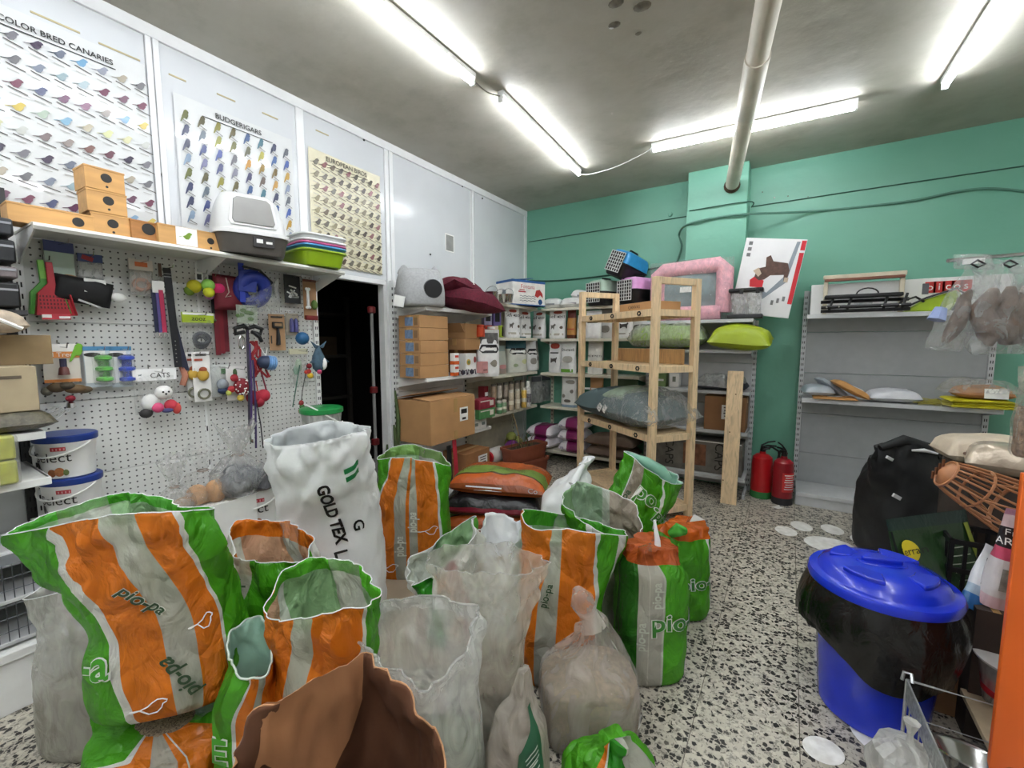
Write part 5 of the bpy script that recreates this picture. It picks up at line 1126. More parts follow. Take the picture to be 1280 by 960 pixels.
P = pouch_P(.37, .52, .09, 1196, .006, gus=0)
m2 = M(); pts = [P(.25+x*.42*.5, v)+Vector((0, -.008, 0)) for x, v in ell(-.42, .74, .22, .085, 20)]; m2.add(pts, [tuple(range(20))[::-1]]); o_ = obj('yellow_emblem', m2, mat('d9c520', .4), t)
obj('emblem_lettering', on_surf(M(), P, 'Terran', .25-.42*.21, .735, .05, .042, .8, .52, .0105), INK, o_)
m2 = M()
for k in range(9): m2.grid(lambda u, v, k=k: P(.25+(.02+u*(.14+.05*(k % 3)))*.42, .72-.06*k+.008*v)+Vector((0, -.007, 0)), 4, 1)
obj('small_print', m2, mat('b9c4b0', .5), t)
t = flatpack('pale crumpled sack slumped beside the green soil bag', 1150, 795, 1.72, .16, .26, .1, mat('a59a86', .6, var=.15, bump=.4, bscale=16), YAW, rx=radians(-10), name='pale_sack', prints=[('panel', (-.2, .2, .5, .6), mat('8a7f6c', .5), 0)])

# ---------------------------------------------------------------- wire basket with steel bowls (bottom right corner)
GAL = mat('b9bcbd', .3, .7, var=.1)
b0 = at(1134, 850, 1.27); b2 = at(1172, 975, 1.02); zt = b0.z
f_ = (b2-b0); f_.z = 0; f_.normalize(); u_ = Vector((-f_.y, f_.x, 0)); W_, D_ = .30, .36
t = thing('wire_basket', 'galvanised wire basket holding steel bowls at the lower right', 'basket', (b0.x, b0.y, 0)); ZR = zt
def bk(a_, b_, z): return u_*a_+f_*b_+Vector((0, 0, z))
obj('rim_wire', M().tube([bk(0, 0, ZR), bk(W_, 0, ZR), bk(W_, D_, ZR), bk(0, D_, ZR)], .004, 6, closed=True), GAL, t)
obj('rim_band', M().add([bk(-.002, 0, ZR-.065), bk(-.002, D_, ZR-.065), bk(-.002, D_, ZR), bk(-.002, 0, ZR), bk(.002, 0, ZR-.065), bk(.002, D_, ZR-.065), bk(.002, D_, ZR), bk(.002, 0, ZR)], [(0, 1, 2, 3), (7, 6, 5, 4), (0, 3, 7, 4), (1, 5, 6, 2), (3, 2, 6, 7), (0, 4, 5, 1)]), mat('9fa3a2', .4, .5, var=.4, scale=90), t, smooth=None)
m = M(); zl = ZR-.2
for k in range(9):
    x = W_*k/8; m.tube([bk(x, 0, zl), bk(x, D_, zl)], .002, 5); m.tube([bk(0, D_*k/8, zl), bk(W_, D_*k/8, zl)], .002, 5)
for k in range(9): m.tube([bk(0, D_*k/8, ZR-.06), bk(0, D_*k/8, zl)], .002, 5)
for z in (ZR-.12, zl): m.tube([bk(0, 0, z), bk(W_, 0, z), bk(W_, D_, z), bk(0, D_, z)], .0025, 5, closed=True)
obj('wire_mesh', m, GAL, t, kind='stuff'); obj('corner_hook', M().tube([bk(-.01, -.01, ZR-.01), bk(-.005, -.015, ZR+.015), bk(.01, -.005, ZR+.02), bk(.01, .01, ZR)], .005, 6), GAL, t)
for a_, b_ in ((0, 0), (W_, 0), (0, D_), (W_, D_)): obj('leg', M().tube([bk(a_, b_, 0), bk(a_, b_, ZR)], .005, 6), GAL, t)
for k, (x, y, z, tl, lb) in enumerate(((.135, .12, ZR-.165, -.3, 'steel dog bowl tilted at the back of the wire basket'), (.16, .245, ZR-.155, -.25, 'steel dog bowl nearest the camera in the wire basket'))):
    q = t.location+bk(x, y, z); b_ = thing('steel_bowl', lb, 'bowl', q); b_.rotation_euler = (tl, .15, .3)
    obj('bowl', M().lathe([(.001, .006), (.06, .006), (.09, .055), (.112, .062), (.113, .058), (.09, .05), (.065, 0), (.001, 0)], 36, cap=False), mat('c4c4c2', .16, 1, var=0), b_, smooth=60); obj('foot_ring', M().lathe([(.05, -.004), (.066, -.004), (.064, .004), (.05, .004)], 30), BLACK, b_)
q = t.location+bk(.02, .40, .05); t2 = thing('crumpled_bag', 'crumpled white plastic bag at the lower right photo edge', 'bag', at(1135, 955, 1.12)); m = M()
ic = []; m.ball((0, 0, -.02), .075, 16); rr = random.Random(2)
m.v = [v*(1+.35*noise.noise(v*22)+.25*(1-2*abs(noise.noise(v*14)))) for v in m.v]; obj('film', m, clear_film('e6e6e2', .8, .3), t2, smooth=20); obj('knot', M().lathe([(.012, 0), (.006, .03), (.02, .07)], 7, (0, 0, .06)), clear_film('e6e6e2', .8, .3), t2)
# clear tub between basket and orange panel
q = at(1256, 880, 1.36); t = thing('plastic_tub', 'clear plastic tub with wide white rim beside orange panel', 'tub', (q.x+.03, q.y, .171))
obj('tub', M().lathe([(.08, 0), (.085, .004), (.105, .16), (.103, .16), (.083, .008), (.001, .006)], 30, cap=False), clear_film('e9e9e6', .45, .12, .1), t, smooth=60); obj('rim', M().lathe([(.102, .155), (.116, .157), (.118, .165), (.104, .168)], 30), mat('dcdcda', .3), t); obj('red_label', M().lathe([(.0905, .04), (.096, .1)], 30, cap=False), mat('b3202c', .4), t)
# ---------------------------------------------------------------- hanging clear bags (upper right)
bar = thing('hanging_rail', 'steel display rail holding the hanging bags, leaving frame right', 'rail', at(1300, 332, 1.75))
ra, rb = at(1185, 326, 1.75), at(1480, 300, 1.75); obj('rail', M().tube([ra, rb], .008, 8), CHROME, bar, world=True)
obj('upright', M().tube([rb, Vector((rb.x, rb.y, 0))], .02, 10), CHROME, bar, world=True); obj('foot', M().box((rb.x, rb.y, .01), (.3, .3, .02)), BLACK, bar, world=True)
HF = clear_film('d9dcda', .28, .14, .7, 14)
def hang_bag(label, corners, d_, th, seed, cont):
    """corners: top left, top right, bottom right, bottom left pixels"""
    tl, tr, br, bl = [at(x, y, d_) for x, y in corners]; c = (tl+tr+br+bl)/4
    t = thing('hanging_bag', label, 'bag', c); nrm = (tr-tl).cross(tl-bl); nrm.normalize()
    def fn(s):
        def f(u, v):
            p = (bl.lerp(br, u)).lerp(tl.lerp(tr, u), v)-c; h = (max(0, 1-abs(2*u-1)**2.5))**.5*(max(0, 1-abs(2*v-1)**6))**.5
            return p+nrm*(s*th*h*(1.1-.6*v)+noise.noise(p*12+Vector((seed, s, 0)))*.02+.016*(1-2*abs(noise.noise(p*9+Vector((seed*2, 0, s))))))
        return f
    m = M().grid(fn(1), 22, 26); m.grid(fn(-1), 22, 26, flip=True); obj('film', m, HF, t, smooth=80)
    up_ = (tl-bl).normalized(); rt_ = (tr-tl).normalized(); ln = (tl-bl).length; wd = (tr-tl).length
    for k, (x, r_, h_) in enumerate(cont):
        f = fn(0); pts = [f(x+.05*sin(i*1.3+k), .1+h_*i/6) for i in range(7)]
        obj('dried_treat', M().tube(pts, [r_*.5, r_, r_*1.15, r_*1.1, r_, r_*.9, r_*.4], 9), mat('6a584c', .8, var=.4, scale=25, bump=.6, bscale=40), t, smooth=80)
    return t
h1 = hang_bag('clear hanging bag slanting left with a blue printed corner', ((1205, 330), (1255, 330), (1195, 440), (1152, 436)), 1.74, .05, 1, [(.5, .024, .6)])
pq = h1.location; obj('blue_print', M().tube([at(1176, 385, 1.69)-pq, at(1170, 400, 1.69)-pq], [.02, .03], 6), mat('8f9fc9', .4), h1)
h2 = hang_bag('clear hanging bag of brown dried treats, front and centre', ((1222, 325), (1285, 325), (1268, 441), (1213, 444)), 1.66, .055, 2, [(.3, .034, .6), (.62, .03, .62), (.85, .026, .55)])
h3 = hang_bag('clear hanging bag of dried treats cut by the right edge', ((1262, 322), (1330, 322), (1330, 446), (1258, 442)), 1.70, .05, 3, [(.2, .034, .6), (.5, .034, .6), (.8, .03, .6)])
h4 = hang_bag('short clear bag bunched on top of the hanging rail', ((1190, 318), (1236, 318), (1240, 338), (1192, 336)), 1.72, .035, 4, [])
obj('label_strip', M().box((0, -.02, .0), (.06, .01, .02)), PAPER, h4)
for h_, px in ((h1, 1222), (h2, 1262)): obj('black_hook', M().tube([at(px-8, 330, 1.64)-h_.location, at(px, 325, 1.64)-h_.location, at(px+10, 330, 1.64)-h_.location, at(px, 334, 1.64)-h_.location], .004, 6, closed=True), BLACK, h_)
# ---------------------------------------------------------------- bird posters on the left wall (flat print)
BIRD = [(-.5, .02), (-.42, .0), (-.2, .1), (0, -.12), (.2, -.1), (.33, .1), (.36, .25), (.44, .3), (.46, .36), (.36, .44), (.24, .46), (.12, .36), (0, .22), (-.2, .1)]
SIT = [(-.30, -.52), (-.22, -.5), (-.05, -.2), (.12, -.22), (.22, .0), (.22, .2), (.27, .26), (.2, .38), (.08, .42), (-.03, .32), (-.1, .1), (-.18, -.1)]
def poster(label, X, y0, y1, z0, z1, z0b, z1b, rows, title, tcol, paper, cols, coat, tsize, curl=False, tu=.5, shape=BIRD):
    """quad on the wall: left edge y0 (z0 bottom, z1 top), right edge y1 (z0b, z1b)"""
    t = thing('bird_poster', label, 'poster', (X, (y0+y1)/2, z0)); c = t.location
    def at2(u, v): return Vector((0, (y0+(y1-y0)*u)-c.y, (z0+(z0b-z0)*u)*(1-v)+(z1+(z1b-z1)*u)*v-c.z))
    sh = M().grid(lambda u, v: at2(u, v)+Vector((.004+.003*noise.noise(Vector((u*5, v*6, X+y0)))+(.012*max(0, v-.93)*14*abs(u-.5) if curl else 0), 0, 0)), 14, 16)
    obj('sheet', sh, paper, t, smooth=80)
    m = M(); rr = random.Random(int(y0*100)+5); wid = y1-y0
    for ri, (v, n, off, sz) in enumerate(rows):
        for k in range(n):
            u = off+(1-2*off)*(k/(n-1)) if n > 1 else .5
            p = at2(u, v); s = sz*wid; col = cols(ri, k, rr); fx = 1
            pl = [(x*s*fx, y*s) for x, y in shape]; cx_, cy_ = (.08*s, .13*s) if shape is BIRD else (.03*s, .05*s)
            n_ = len(pl); vsx = [Vector((.0095, p.y+cx_, p.z+cy_))]+[Vector((.0095, p.y+x, p.z+y)) for x, y in pl]
            m.add(vsx, [(0, i+1, (i+1) % n_+1) for i in range(n_)], 0, col)
            br = [(-.25, -.14), (.6, -.36), (.6, -.42), (-.25, -.2)] if shape is BIRD else [(-.1, -.3), (.35, -.5), (.35, -.55), (-.1, -.35)]
            m.add([Vector((.0092, p.y+x*s, p.z+y*s)) for x, y in br], [(0, 3, 2, 1)], 0, '4a4442')
            m.add([Vector((.0092, p.y+x*s, p.z+y*s)) for x, y in ((-.2, -.50), (.3, -.56), (.3, -.62), (-.2, -.56))], [(0, 3, 2, 1)], 0, 'b5b5b0')
    obj('bird_pictures', m, vcol('printed_birds', .3), t, smooth=None, kind='stuff')
    p = at2(tu, title[1]); obj('lettering', letters(M(), title[0], (p.x+.009, p.y, p.z), (0, 1, (z1b-z1)/(y1-y0)), (0, 0, 1), tsize, offset=.015), mat(tcol, .4), t)
    obj('underline', M().box((p.x+.009, p.y, p.z-tsize*.75), (.001, wid*.6, .004)), mat(tcol, .4), t)
    return t
CW = mat('dadcdb', .07, var=.02, bump=.10, bscale=5); CRM = mat('d9d2b4', .32, var=.06, bump=.2, bscale=9)
XP = XW+.005
def pp(px, py): q = onx(px, py, XP); return q.y, q.z
pal1 = ['6b4550', '3a3446', '77767c', '4a3f52', '6b7280', '6f9dbd', '8f93a0', 'a8a08f', '6f6f72', '7a8290', '8ea2a8', 'a7b8bd', '6a2f4a', '6b4a5c', '6f3a4e', '555b78', '65405a', '8f6a80', '9a948f', '8fb2cf', 'c9b45c', 'a9b8a8', '7fa8c0', 'b5ae98', 'c9cc9a', 'c9c8a0', 'bdbfb9', '7a6d6c', '8f8580', '80605a']
def c1_(ri, k, rr): return pal1[(ri*6+k) % len(pal1)]
ya, yb = pp(-60, 150)[0], pp(185, 150)[0]
rows1 = [(.86-.108*i, 9, .05, .105) for i in range(8)]
poster('large glossy colour bred canary poster at the far left of the wall', XP, ya, yb, 1.93, 2.83, 1.93, 2.83, rows1, ('COLOR BRED CANARIES', .935), '2a2a2a', CW, c1_, True,      .034, tu=(pp(73, 50)[0]-ya)/(yb-ya))
ya = pp(218, 150)[0]; yb = pp(365, 200)[0]
pal2 = ['5a5f2c', '4f4a2a', '7f7a2c', '5c5530', '35507a', '3f6a78', '3a3f5a', '5f646c', '2f3556', '5a6670', '8a8a38', '6a6a38', '55553a', 'a7a040', '3a5a8a', '3c5596', '2d3350', '3f4a78', '3a4a8c', '5a5a60', 'c08a2c', '8a7030', '6f5a2a', 'b08a34', '7f93a8', '6f6f90', '4a4f78', '7a7a88', '3f3f60', '5f5048', 'b98f4a', '7f8aa0']
def c2_(ri, k, rr): return pal2[(ri*8+k) % len(pal2)]
rows2 = [(.86-.105*i, 8, .07, .115) for i in range(8)]
poster('glossy budgerigar poster with rows of green and blue birds', XP, ya, yb, pp(235, 290)[1], pp(221, 117)[1], pp(235, 290)[1], pp(221, 117)[1], rows2, ('BUDGERIGARS', .945), '3a3a38', CW, c2_, True, .04, shape=SIT)
ya = pp(385, 200)[0]; yb = pp(474, 220)[0]
pal3 = ['5a4c3c', '6f6250', '4a3f36', '7f7660', '8a5a5c', '6a6458', '45402f', '5f5a52', '8f8668']
def c3_(ri, k, rr): return pal3[rr.randrange(len(pal3))]
rows3 = [(.88-.105*i, 9, .07, .125) for i in range(9)]
poster('cream paper poster of small brown birds above the doorway', XP, ya, yb, pp(386, 327)[1], pp(384, 183)[1], pp(386, 327)[1]-.01, pp(384, 183)[1]-.01, rows3, ('EUROPEAN BIRDS', .955), '4a4436', CRM, c3_, True, .045, curl=True)
TAPE = mat('b9ad84', .4)
for k, (px, py, ln, ry_) in enumerate(((70, 28, .16, 0), (150, 65, .16, 0), (222, 97, .08, 0), (283, 122, .1, 0), (338, 145, .1, 0), (403, 166, .1, 0))):
    q = onx(px, py, XW+.0); obj('tape_residue', M().box((XW-.0015, q.y, q.z), (.004, ln, .008)), TAPE, wl, world=True)

# ---------------------------------------------------------------- things on the pegboard top shelf
XS = -2.64; ZS = 1.872
def sy(px, X=XS, py=280): return onx(px, py, X).y
NEST = mat('c99a5e', .6, var=.12, scale=5, stretch=(1, 6, 6))
def nest(label, y, z, w, d, h, X=XS, rz=A90, hole=(0, .0), hr=.025, nail=True, m=NEST):
    t = thing('nest_box', label, 'nest box', (X, y, z), rz)
    obj('box', M().box((0, 0, h/2), (w, d, h)), m, t, bevel=.002)
    obj('lid', M().box((0, .0, h-.004), (w+.004, d+.004, .008)), m, t, bevel=.001)
    hx, hz = hole; obj('entrance_hole', M().lathe([(hr, -.002), (hr, .0015)], 22, (hx, -d/2, h/2+hz), rotm(rx=pi/2)), INK, t)
    if nail: obj('perch_hole', M().lathe([(.005, -.002), (.005, .0015)], 10, (hx, -d/2, h/2+hz-hr-.018), rotm(rx=pi/2)), INK, t)
    return t
yn = sy(127, XS, 240)
for k, (dy, h) in enumerate(((.012, .095), (.0, .095), (-.004, .095))):
    nest(f'plywood nest box with round hole, {("bottom", "middle", "top")[k]} of the three-high stack', yn+dy, ZS+.0965*k, .135, .125, h, hole=(.004, .008), hr=.019, rz=A90+.05*(k-1))
nest('long low plywood nest box at the left end of the shelf', sy(62), ZS-.0, .25, .12, .075, hole=(.075, 0), hr=.019, nail=False)
nest('dark sided plywood nest box with a half hidden hole, mid shelf', sy(172), ZS, .10, .16, .09, hole=(.015, .01), hr=.026, m=mat('a4703c', .6, var=.15, stretch=(1, 6, 6)), nail=False)
t = nest('long plywood nest box with a green parrot card on its front', sy(225), ZS, .26, .13, .09, hole=(.09, .0), hr=.016, X=XS+.04)
cdp = obj('picture_card', M().box((-.015, -.0665, .046), (.09, .002, .085)), PAPER, t); m = M(); m.prism([(x*.06, y*.06) for x, y in BIRD], (-.02, -.0678, .04), (1, 0, 0), (0, 0, 1), (0, -1, 0), .001); obj('parrot_print', m, mat('6f8f2a', .5), cdp)
# hooded litter tray
yl = sy(312, -2.60, 300)
t = thing('litter_tray', 'white hooded cat litter tray with grey base and flap door', 'litter tray', (-2.62, yl, ZS), A90-.30)
TAUPE = mat('54504b', .45); HOOD = mat('dddedd', .35, var=.03)
obj('base', blob(M(), [(0, .155, .19, 0, 0), (.01, .16, .195, 0, 0), (.10, .178, .215, 0, 0)], (0, 0, 0), n=36, sq=5), TAUPE, t)
obj('hood', blob(M(), [(.095, .186, .222, 0, 0), (.115, .186, .222, 0, 0), (.12, .172, .208, 0, 0), (.20, .165, .195, 0, .01), (.29, .145, .165, 0, .03), (.33, .125, .135, 0, .045), (.345, .09, .10, 0, .05)], (0, 0, 0), n=36, sq=5), HOOD, t)
nrm_ = rotm(rx=radians(-14))
m = M(); pf = [(-.105, 0), (.105, 0), (.115, .02), (.10, .15), (.08, .17), (-.08, .17), (-.10, .15), (-.115, .02)]
m.prism(pf, (0, -.205, .135), (1, 0, 0), nrm_@Vector((0, 0, 1)), nrm_@Vector((0, -1, 0)), .008); obj('door_frame', m, HOOD, t, bevel=.003)
m = M(); m.prism([(x*.86, y*.86+.012) for x, y in pf], (0, -.211, .135), (1, 0, 0), nrm_@Vector((0, 0, 1)), nrm_@Vector((0, -1, 0)), .008); obj('flap_door', m, mat('8c8b88', .3, var=.05), t, bevel=.003)
o_ = obj('badge', M().box((.04, -.21, .06), (.10, .012, .05)), mat('22201f', .4), t); obj('badge_print', M().box((.02, -.217, .065), (.03, .002, .02)).box((.065, -.217, .06), (.03, .002, .012)), PAPER, o_)
for s in (-1, 1): obj('latch', M().box((s*.185, .0, .105), (.012, .05, .03)), HOOD, t, bevel=.004)
# nested trays
yt = sy(393, -2.60, 310); tc = [('8fb01c', 'lime green litter tray at the bottom of the nested stack', .0, .086), ('3a86b8', 'blue litter tray nested second in the stack', .062, .05), ('b04a7c', 'pink litter tray nested third in the stack', .082, .045), ('dfe1e0', 'white litter tray nested fourth in the stack', .100, .045), ('d9dbda', 'white litter tray rim topmost of the nested stack', .128, .05)]
for c, lb, dz, hh in tc:
    t = thing('litter_tray', lb, 'litter tray', (-2.62, yt, ZS+dz), A90-.12); mm_ = mat(c, .35, var=.04)
    z0 = 0 if dz == 0 else .0
    obj('tray', blob(M(), [(z0, .12, .155, 0, 0), (.008, .125, .16, 0, 0), (hh, .142, .18, 0, 0)], (0, 0, 0), n=32, sq=6), mm_, t)
    obj('rim', blob(M(), [(hh-.006, .148, .187, 0, 0), (hh, .154, .193, 0, 0), (hh+.008, .152, .191, 0, 0), (hh+.01, .144, .183, 0, 0)], (0, 0, 0), n=32, sq=6), mm_, t)

# ---------------------------------------------------------------- hung on the pegboard (board front at x = -2.84)
XB = -2.838
def hung(name, label, cat, px, py, off=.05):
    q = onx(px, py, XB+off); return thing(name, label, cat, q, A90)
def pxs(px0, px1, py=440, X=XB+.05): return abs(onx(px1, py, X).y-onx(px0, py, X).y)
def pzs(py0, py1, px, X=XB+.05): return abs(onx(px, py0, X).z-onx(px, py1, X).z)
def hook(t, z, off=.05, ln=.1): obj('peg_hook', M().tube([(0, off+.0, z+.03), (0, off, z), (0, -ln, z-.004), (0, -ln-.012, z+.012)], .0025, 6), CHROME, t)
def card_pack(label, x0, y0, x1, y1, board='e6e6e2', head=None, hh=.25, film=True, off=.05, name='pet_toy_pack', cat='pet toy', rz=0):
    cx, cy = (x0+x1)/2, (y0+y1)/2; t = hung(name, label, cat, cx, cy, off); t.rotation_euler = (0, 0, A90+rz)
    w, h = pxs(x0, x1, cy), pzs(y0, y1, cx)
    if board: obj('card', M().box((0, .006, 0), (w, .003, h)), mat(board, .5, var=.04), t, bevel=.001)
    if head: obj('header', M().box((0, -.004 if film else .003, h/2-h*hh/2), (w*1.02, .014 if film else .005, h*hh)), mat(head, .45, var=.05), t, bevel=.001)
    hook(t, h/2-.012, off-.004)
    return t, w, h
def bag_film(t, w, h, z0, z1, th=.04, fac=.25, seed=1):
    off = Vector((seed, seed*2, 0))
    def f(s): return lambda u, v: Vector(((u-.5)*w, s*th/2*(max(0, 1-abs(2*u-1)**3))**.5*(1-v)**.4*min(1, v*4+.25)+noise.noise(Vector((u*4, v*4, s))+off)*.006, (z0+(z1-z0)*v)*h))
    m = M().grid(f(-1), 14, 12); m.grid(f(1), 14, 12, flip=True); obj('plastic_bag', m, clear_film(fac=fac, rough=.12), t, smooth=80)
def blobs(name, t, items, kind=None):
    for k, (x, y, z, r, c, sc) in enumerate(items): obj(name, M().ball((x, y, z), r, 12, sc=sc), mat(c, .7, var=.15), t, smooth=80)
def twist(name, t, pts, r, m, n=8): obj(name, M().tube(pts, r, n), m, t, smooth=80)

# red and green litter scoops
def scoop(label, px, py, off, m_, tilt):
    t = hung('litter_scoop', label, 'litter scoop', px, py, off); t.rotation_euler = (0, tilt, A90)
    k = .92; out = [(-.055, .0), (-.062, -.05), (-.07, -.10), (.07, -.10), (.062, -.05), (.055, 0), (.03, .03), (.014, .05), (.012, .15), (-.012, .15), (-.014, .05), (-.03, .03)]
    out = [(x*k, z*k) for x, z in out]
    obj('blade', M().prism(out, (0, 0, 0), (1, 0, 0), (0, 0, 1), (0, -1, 0), .008), m_, t, bevel=.003)
    for s in (-1, 1): obj('side_wall', M().prism([(s*.055*k, .0), (s*.07*k, -.10*k), (s*.066*k, -.10*k), (s*.05*k, 0)][::s], (0, 0, 0), (1, 0, 0), (0, 0, 1), (0, -1, 0), .035), m_, t, bevel=.002)
    return t
t = scoop('red plastic litter scoop with white lettering, hanging in front', 66, 368, .10, mat('a81f2c', .35), -.03)
m = M()
for i in range(9):
    for j in range(4): m.box((-.042+.0105*i, -.0085, -.01-.016*j), (.005, .002, .009))
obj('sieve_slots', m, mat('5c0f18', .5), t, kind='stuff'); o_ = obj('sticker', M().box((0, -.01, -.097), (.09, .003, .025)), mat('c23a45', .4), t); obj('sticker_print', M().box((-.03, -.0125, -.095), (.03, .001, .014)).box((.025, -.0125, -.1), (.035, .001, .01)), PAPER, o_); hook(t, .15, .09, .02)
t = scoop('green plastic litter scoop mostly behind the red one', 57, 366, .075, mat('4f9a3a', .35), -.06); obj('stripe', M().box((0, -.01, .1), (.018, .003, .08)), mat('7fbf4a', .4), t)
# blue header pack with tan chew
t, w, h = card_pack('blue and green card pack holding a coiled tan chew', 56, 302, 94, 346, 'b9cdbf', '4a5488', .3, film=False, off=.04, rz=.1)
for k in range(3): obj('chew_coil', M().tube([(.02+.035*cos(a_)-.008*k, -.012-.008*k, -h/2-.015+.02*sin(a_)-.006*k) for a_ in [2*pi*i/14 for i in range(14)]], .008, 7, closed=True), mat('b98a55', .6), t)
# blue red ad pack + black garment
t, w, h = card_pack('small clear pack with blue and red card behind black coat', 98, 318, 128, 346, 'c9c9c6', '3a4a7c', .35, off=.03, rz=-.1); obj('red_print', M().box((-.01, -.013, h*.3), (.04, .003, .02), ry=.3), mat('a8303a', .5), t); bag_film(t, w, h, -.7, .2, .03)
t = hung('dog_coat', 'black folded dog coat with white paper tag hanging crooked', 'dog coat', 104, 364, .09); t.rotation_euler = (0, radians(9), A90)
w, h = pxs(68, 142, 365), .12
pillow('coat', w, h, .05, mat('111113', .7, var=.2, bump=.3, bscale=20), t, p=5, wr=.012, seed=2, rot=rotm(rx=pi/2)); o_ = obj('paper_tag', M().box((.03, -.035, .03), (.075, .002, .06), ry=-.12), PAPER, t); obj('tag_print', M().box((.03, -.0365, .04), (.05, .001, .004)).box((.03, -.0365, .025), (.05, .001, .004)), INK, o_); obj('trim_strip', M().box((.02, -.03, -.055), (.08, .004, .008), ry=.25), mat('b9b9b6', .4), t); obj('wool_ball', M().ball((.12, -.01, .0), .028, 10, sc=(1.2, .7, .8)), PAPER, t)
# orange fish pack
t, w, h = card_pack('clear pouch with orange fish header and pale chew inside', 162, 325, 191, 369, None, 'd9d0c4', .3, off=.06); bag_film(t, w, h, -.5, .35, .04, seed=3); obj('orange_print', M().box((0, -.0125, h*.36), (.05, .003, .022)), mat('d9703a', .5), t); obj('chew_ring', M().tube([(.03*cos(a_), -.0, -h*.2+.026*sin(a_)) for a_ in [2*pi*i/14 for i in range(14)]], .009, 7, closed=True), mat('b98f7a', .6), t); obj('back_card', M().box((0, .012, -h*.1), (w*.9, .002, h*.6)), mat('b5aea4', .5), t)
# leads and collars
def strap(t, name, x, z0, z1, w, c, y=0, bend=.0):
    obj(name, M().prism([(x-w/2, z1), (x+w/2, z1), (x+w/2+bend, z0), (x-w/2+bend, z0)], (0, y, 0), (1, 0, 0), (0, 0, 1), (0, -1, 0), .004), mat(c, .6, var=.1), t)
def px2(t_, px, py, off): q = onx(px, py, XB+off); return q.y-t_.location.y, q.z-t_.location.z
t = hung('collar_bunch', 'bunch of navy, pink and violet dog collars with steel buckles', 'dog collars', 197, 385, .09)
(x0, zt), (x1, zb) = px2(t, 191, 362, .09), px2(t, 204, 416, .09)
for x, c, y in ((x0, '1c2340', 0), (x0+.016, '5a4f8a', -.006), (x0+.028, 'b3284e', -.012), (x0+.036, '1a2036', .004)):
    strap(t, 'collar', x, zb, zt, .018, c, y, .004); obj('buckle', M().tube([(x+.004+.012*cos(a_), y-.004, zb-.012+.014*sin(a_)) for a_ in [2*pi*i/8 for i in range(8)]], .003, 5, closed=True), CHROME, t)
obj('header_card', M().box((x0+.02, -.01, zt+.015), (.05, .003, .06)), PAPER, t); hook(t, zt+.05, .085, .05)
t = hung('dog_lead', 'long black and navy nylon lead with punched holes', 'dog lead', 212, 395, .07)
(x0, zt), (x1, zb) = px2(t, 208, 335, .07), px2(t, 216, 464, .07)
strap(t, 'strap', x0, zb+.02, zt, .034, '121318', 0, .02); strap(t, 'strap_tail', x0+.012, zb, (zb+zt)*.5, .028, '1b2138', .006, .045); strap(t, 'tan_strap', x0-.028, zt-.05, zt+.02, .014, '5a3f2c', .005)
for k in range(6): obj('eyelet', M().lathe([(.003, -.001), (.003, .0015)], 8, (x0+.013, -.004, zb+.05+.022*k), rotm(rx=pi/2)), CHROME, t)
for z in (zt-.03, zt-.045): obj('keeper', M().box((x0, -.004, z), (.036, .004, .004)), mat('9a9a9a', .4), t)
hook(t, zt, .065, .08)
# wild tree pack
t, w, h = card_pack('white and orange bird toy pack with green parrot on its card', 54, 430, 101, 478, 'd9d3c6', 'ece9e2', .2, film=False, off=.05); 
obj('orange_band', M().box((0, .003, h*.22), (w, .005, h*.16)).box((0, .003, -h*.46), (w, .005, h*.08)), mat('d98a45', .5), t); obj('lettering', letters(M(), 'Wild Tree', (-.02, .0, h*.22), (1, 0, 0), (0, 0, 1), .028), PAPER, t)
obj('parrot_print', M().prism([(x*.09, y*.09) for x, y in SIT], (w*.42, .0, h*.3), (1, 0, 0), (0, 0, 1), (0, -1, 0), .003), mat('6fae2a', .5), t); obj('toy_bell', M().lathe([(.02, 0), (.016, .03), (.006, .045)], 12, (0, -.02, -h*.3)), mat('6a3a34', .4), t); obj('toy_stem', M().tube([(0, -.02, -h*.2), (0, -.02, h*.12)], .012, 8), mat('33304a', .5), t)
blobs('wooden_bead', t, [(-.03, -.03, -h*.62, .024, '55452f', (1.4, 1, .9)), (.03, -.03, -h*.68, .026, '6a5236', (1.5, 1, .8)), (.0, -.04, -h*.58, .022, '4a4030', (1.3, 1, .8)), (.06, -.02, -h*.72, .022, '5a4a34', (1.4, 1, .8)), (-.06, -.02, -h*.7, .02, '6a6658', (1, 1, 1)), (.01, -.03, -h*.92, .018, '8f2030', (1, 1, .8))]); obj('bell', M().lathe([(.018, 0), (.015, .02), (.004, .03)], 10, (.01, -.03, -h*1.16)), CHROME, t)
# green and blue blister packs
for k, (x0_, x1_, c, lb) in enumerate(((106, 141, '5fae4a', 'blue carded blister pack with stacked green dumbbell toy'), (139, 166, '3a52b8', 'blue carded blister pack with stacked blue dumbbell toy'))):
    t, w, h = card_pack(lb, x0_, 433, x1_, 484, 'c9d3d9', '4a86b0', .1, film=False, off=.05)
    obj('white_insert', M().box((-.01, .003, -.0), (w*.75, .004, h*.78)), PAPER, t); obj('logo', M().prism([(cos(a_)*.03, sin(a_)*.01) for a_ in [2*pi*i/14 for i in range(14)]], (-.02, 0, h*.3), (1, 0, 0), (0, 0, 1), (0, -1, 0), .002), INK, t)
    for z in (.22, -.05, -.3): obj('toy_ring', M().lathe([(.02, -.012), (.032, -.006), (.032, .006), (.02, .012)], 16, (.014, -.02, h*z)), mat(c, .35), t)
    obj('toy_stem', M().tube([(.014, -.02, -h*.35), (.014, -.02, h*.3)], .02, 12), clear_film(c, .6, .15, .1), t); obj('blister', M().box((.012, -.022, -.01), (w*.72, .055, h*.8)), clear_film(fac=.10, rough=.08, bump=.15), t, bevel=.012)
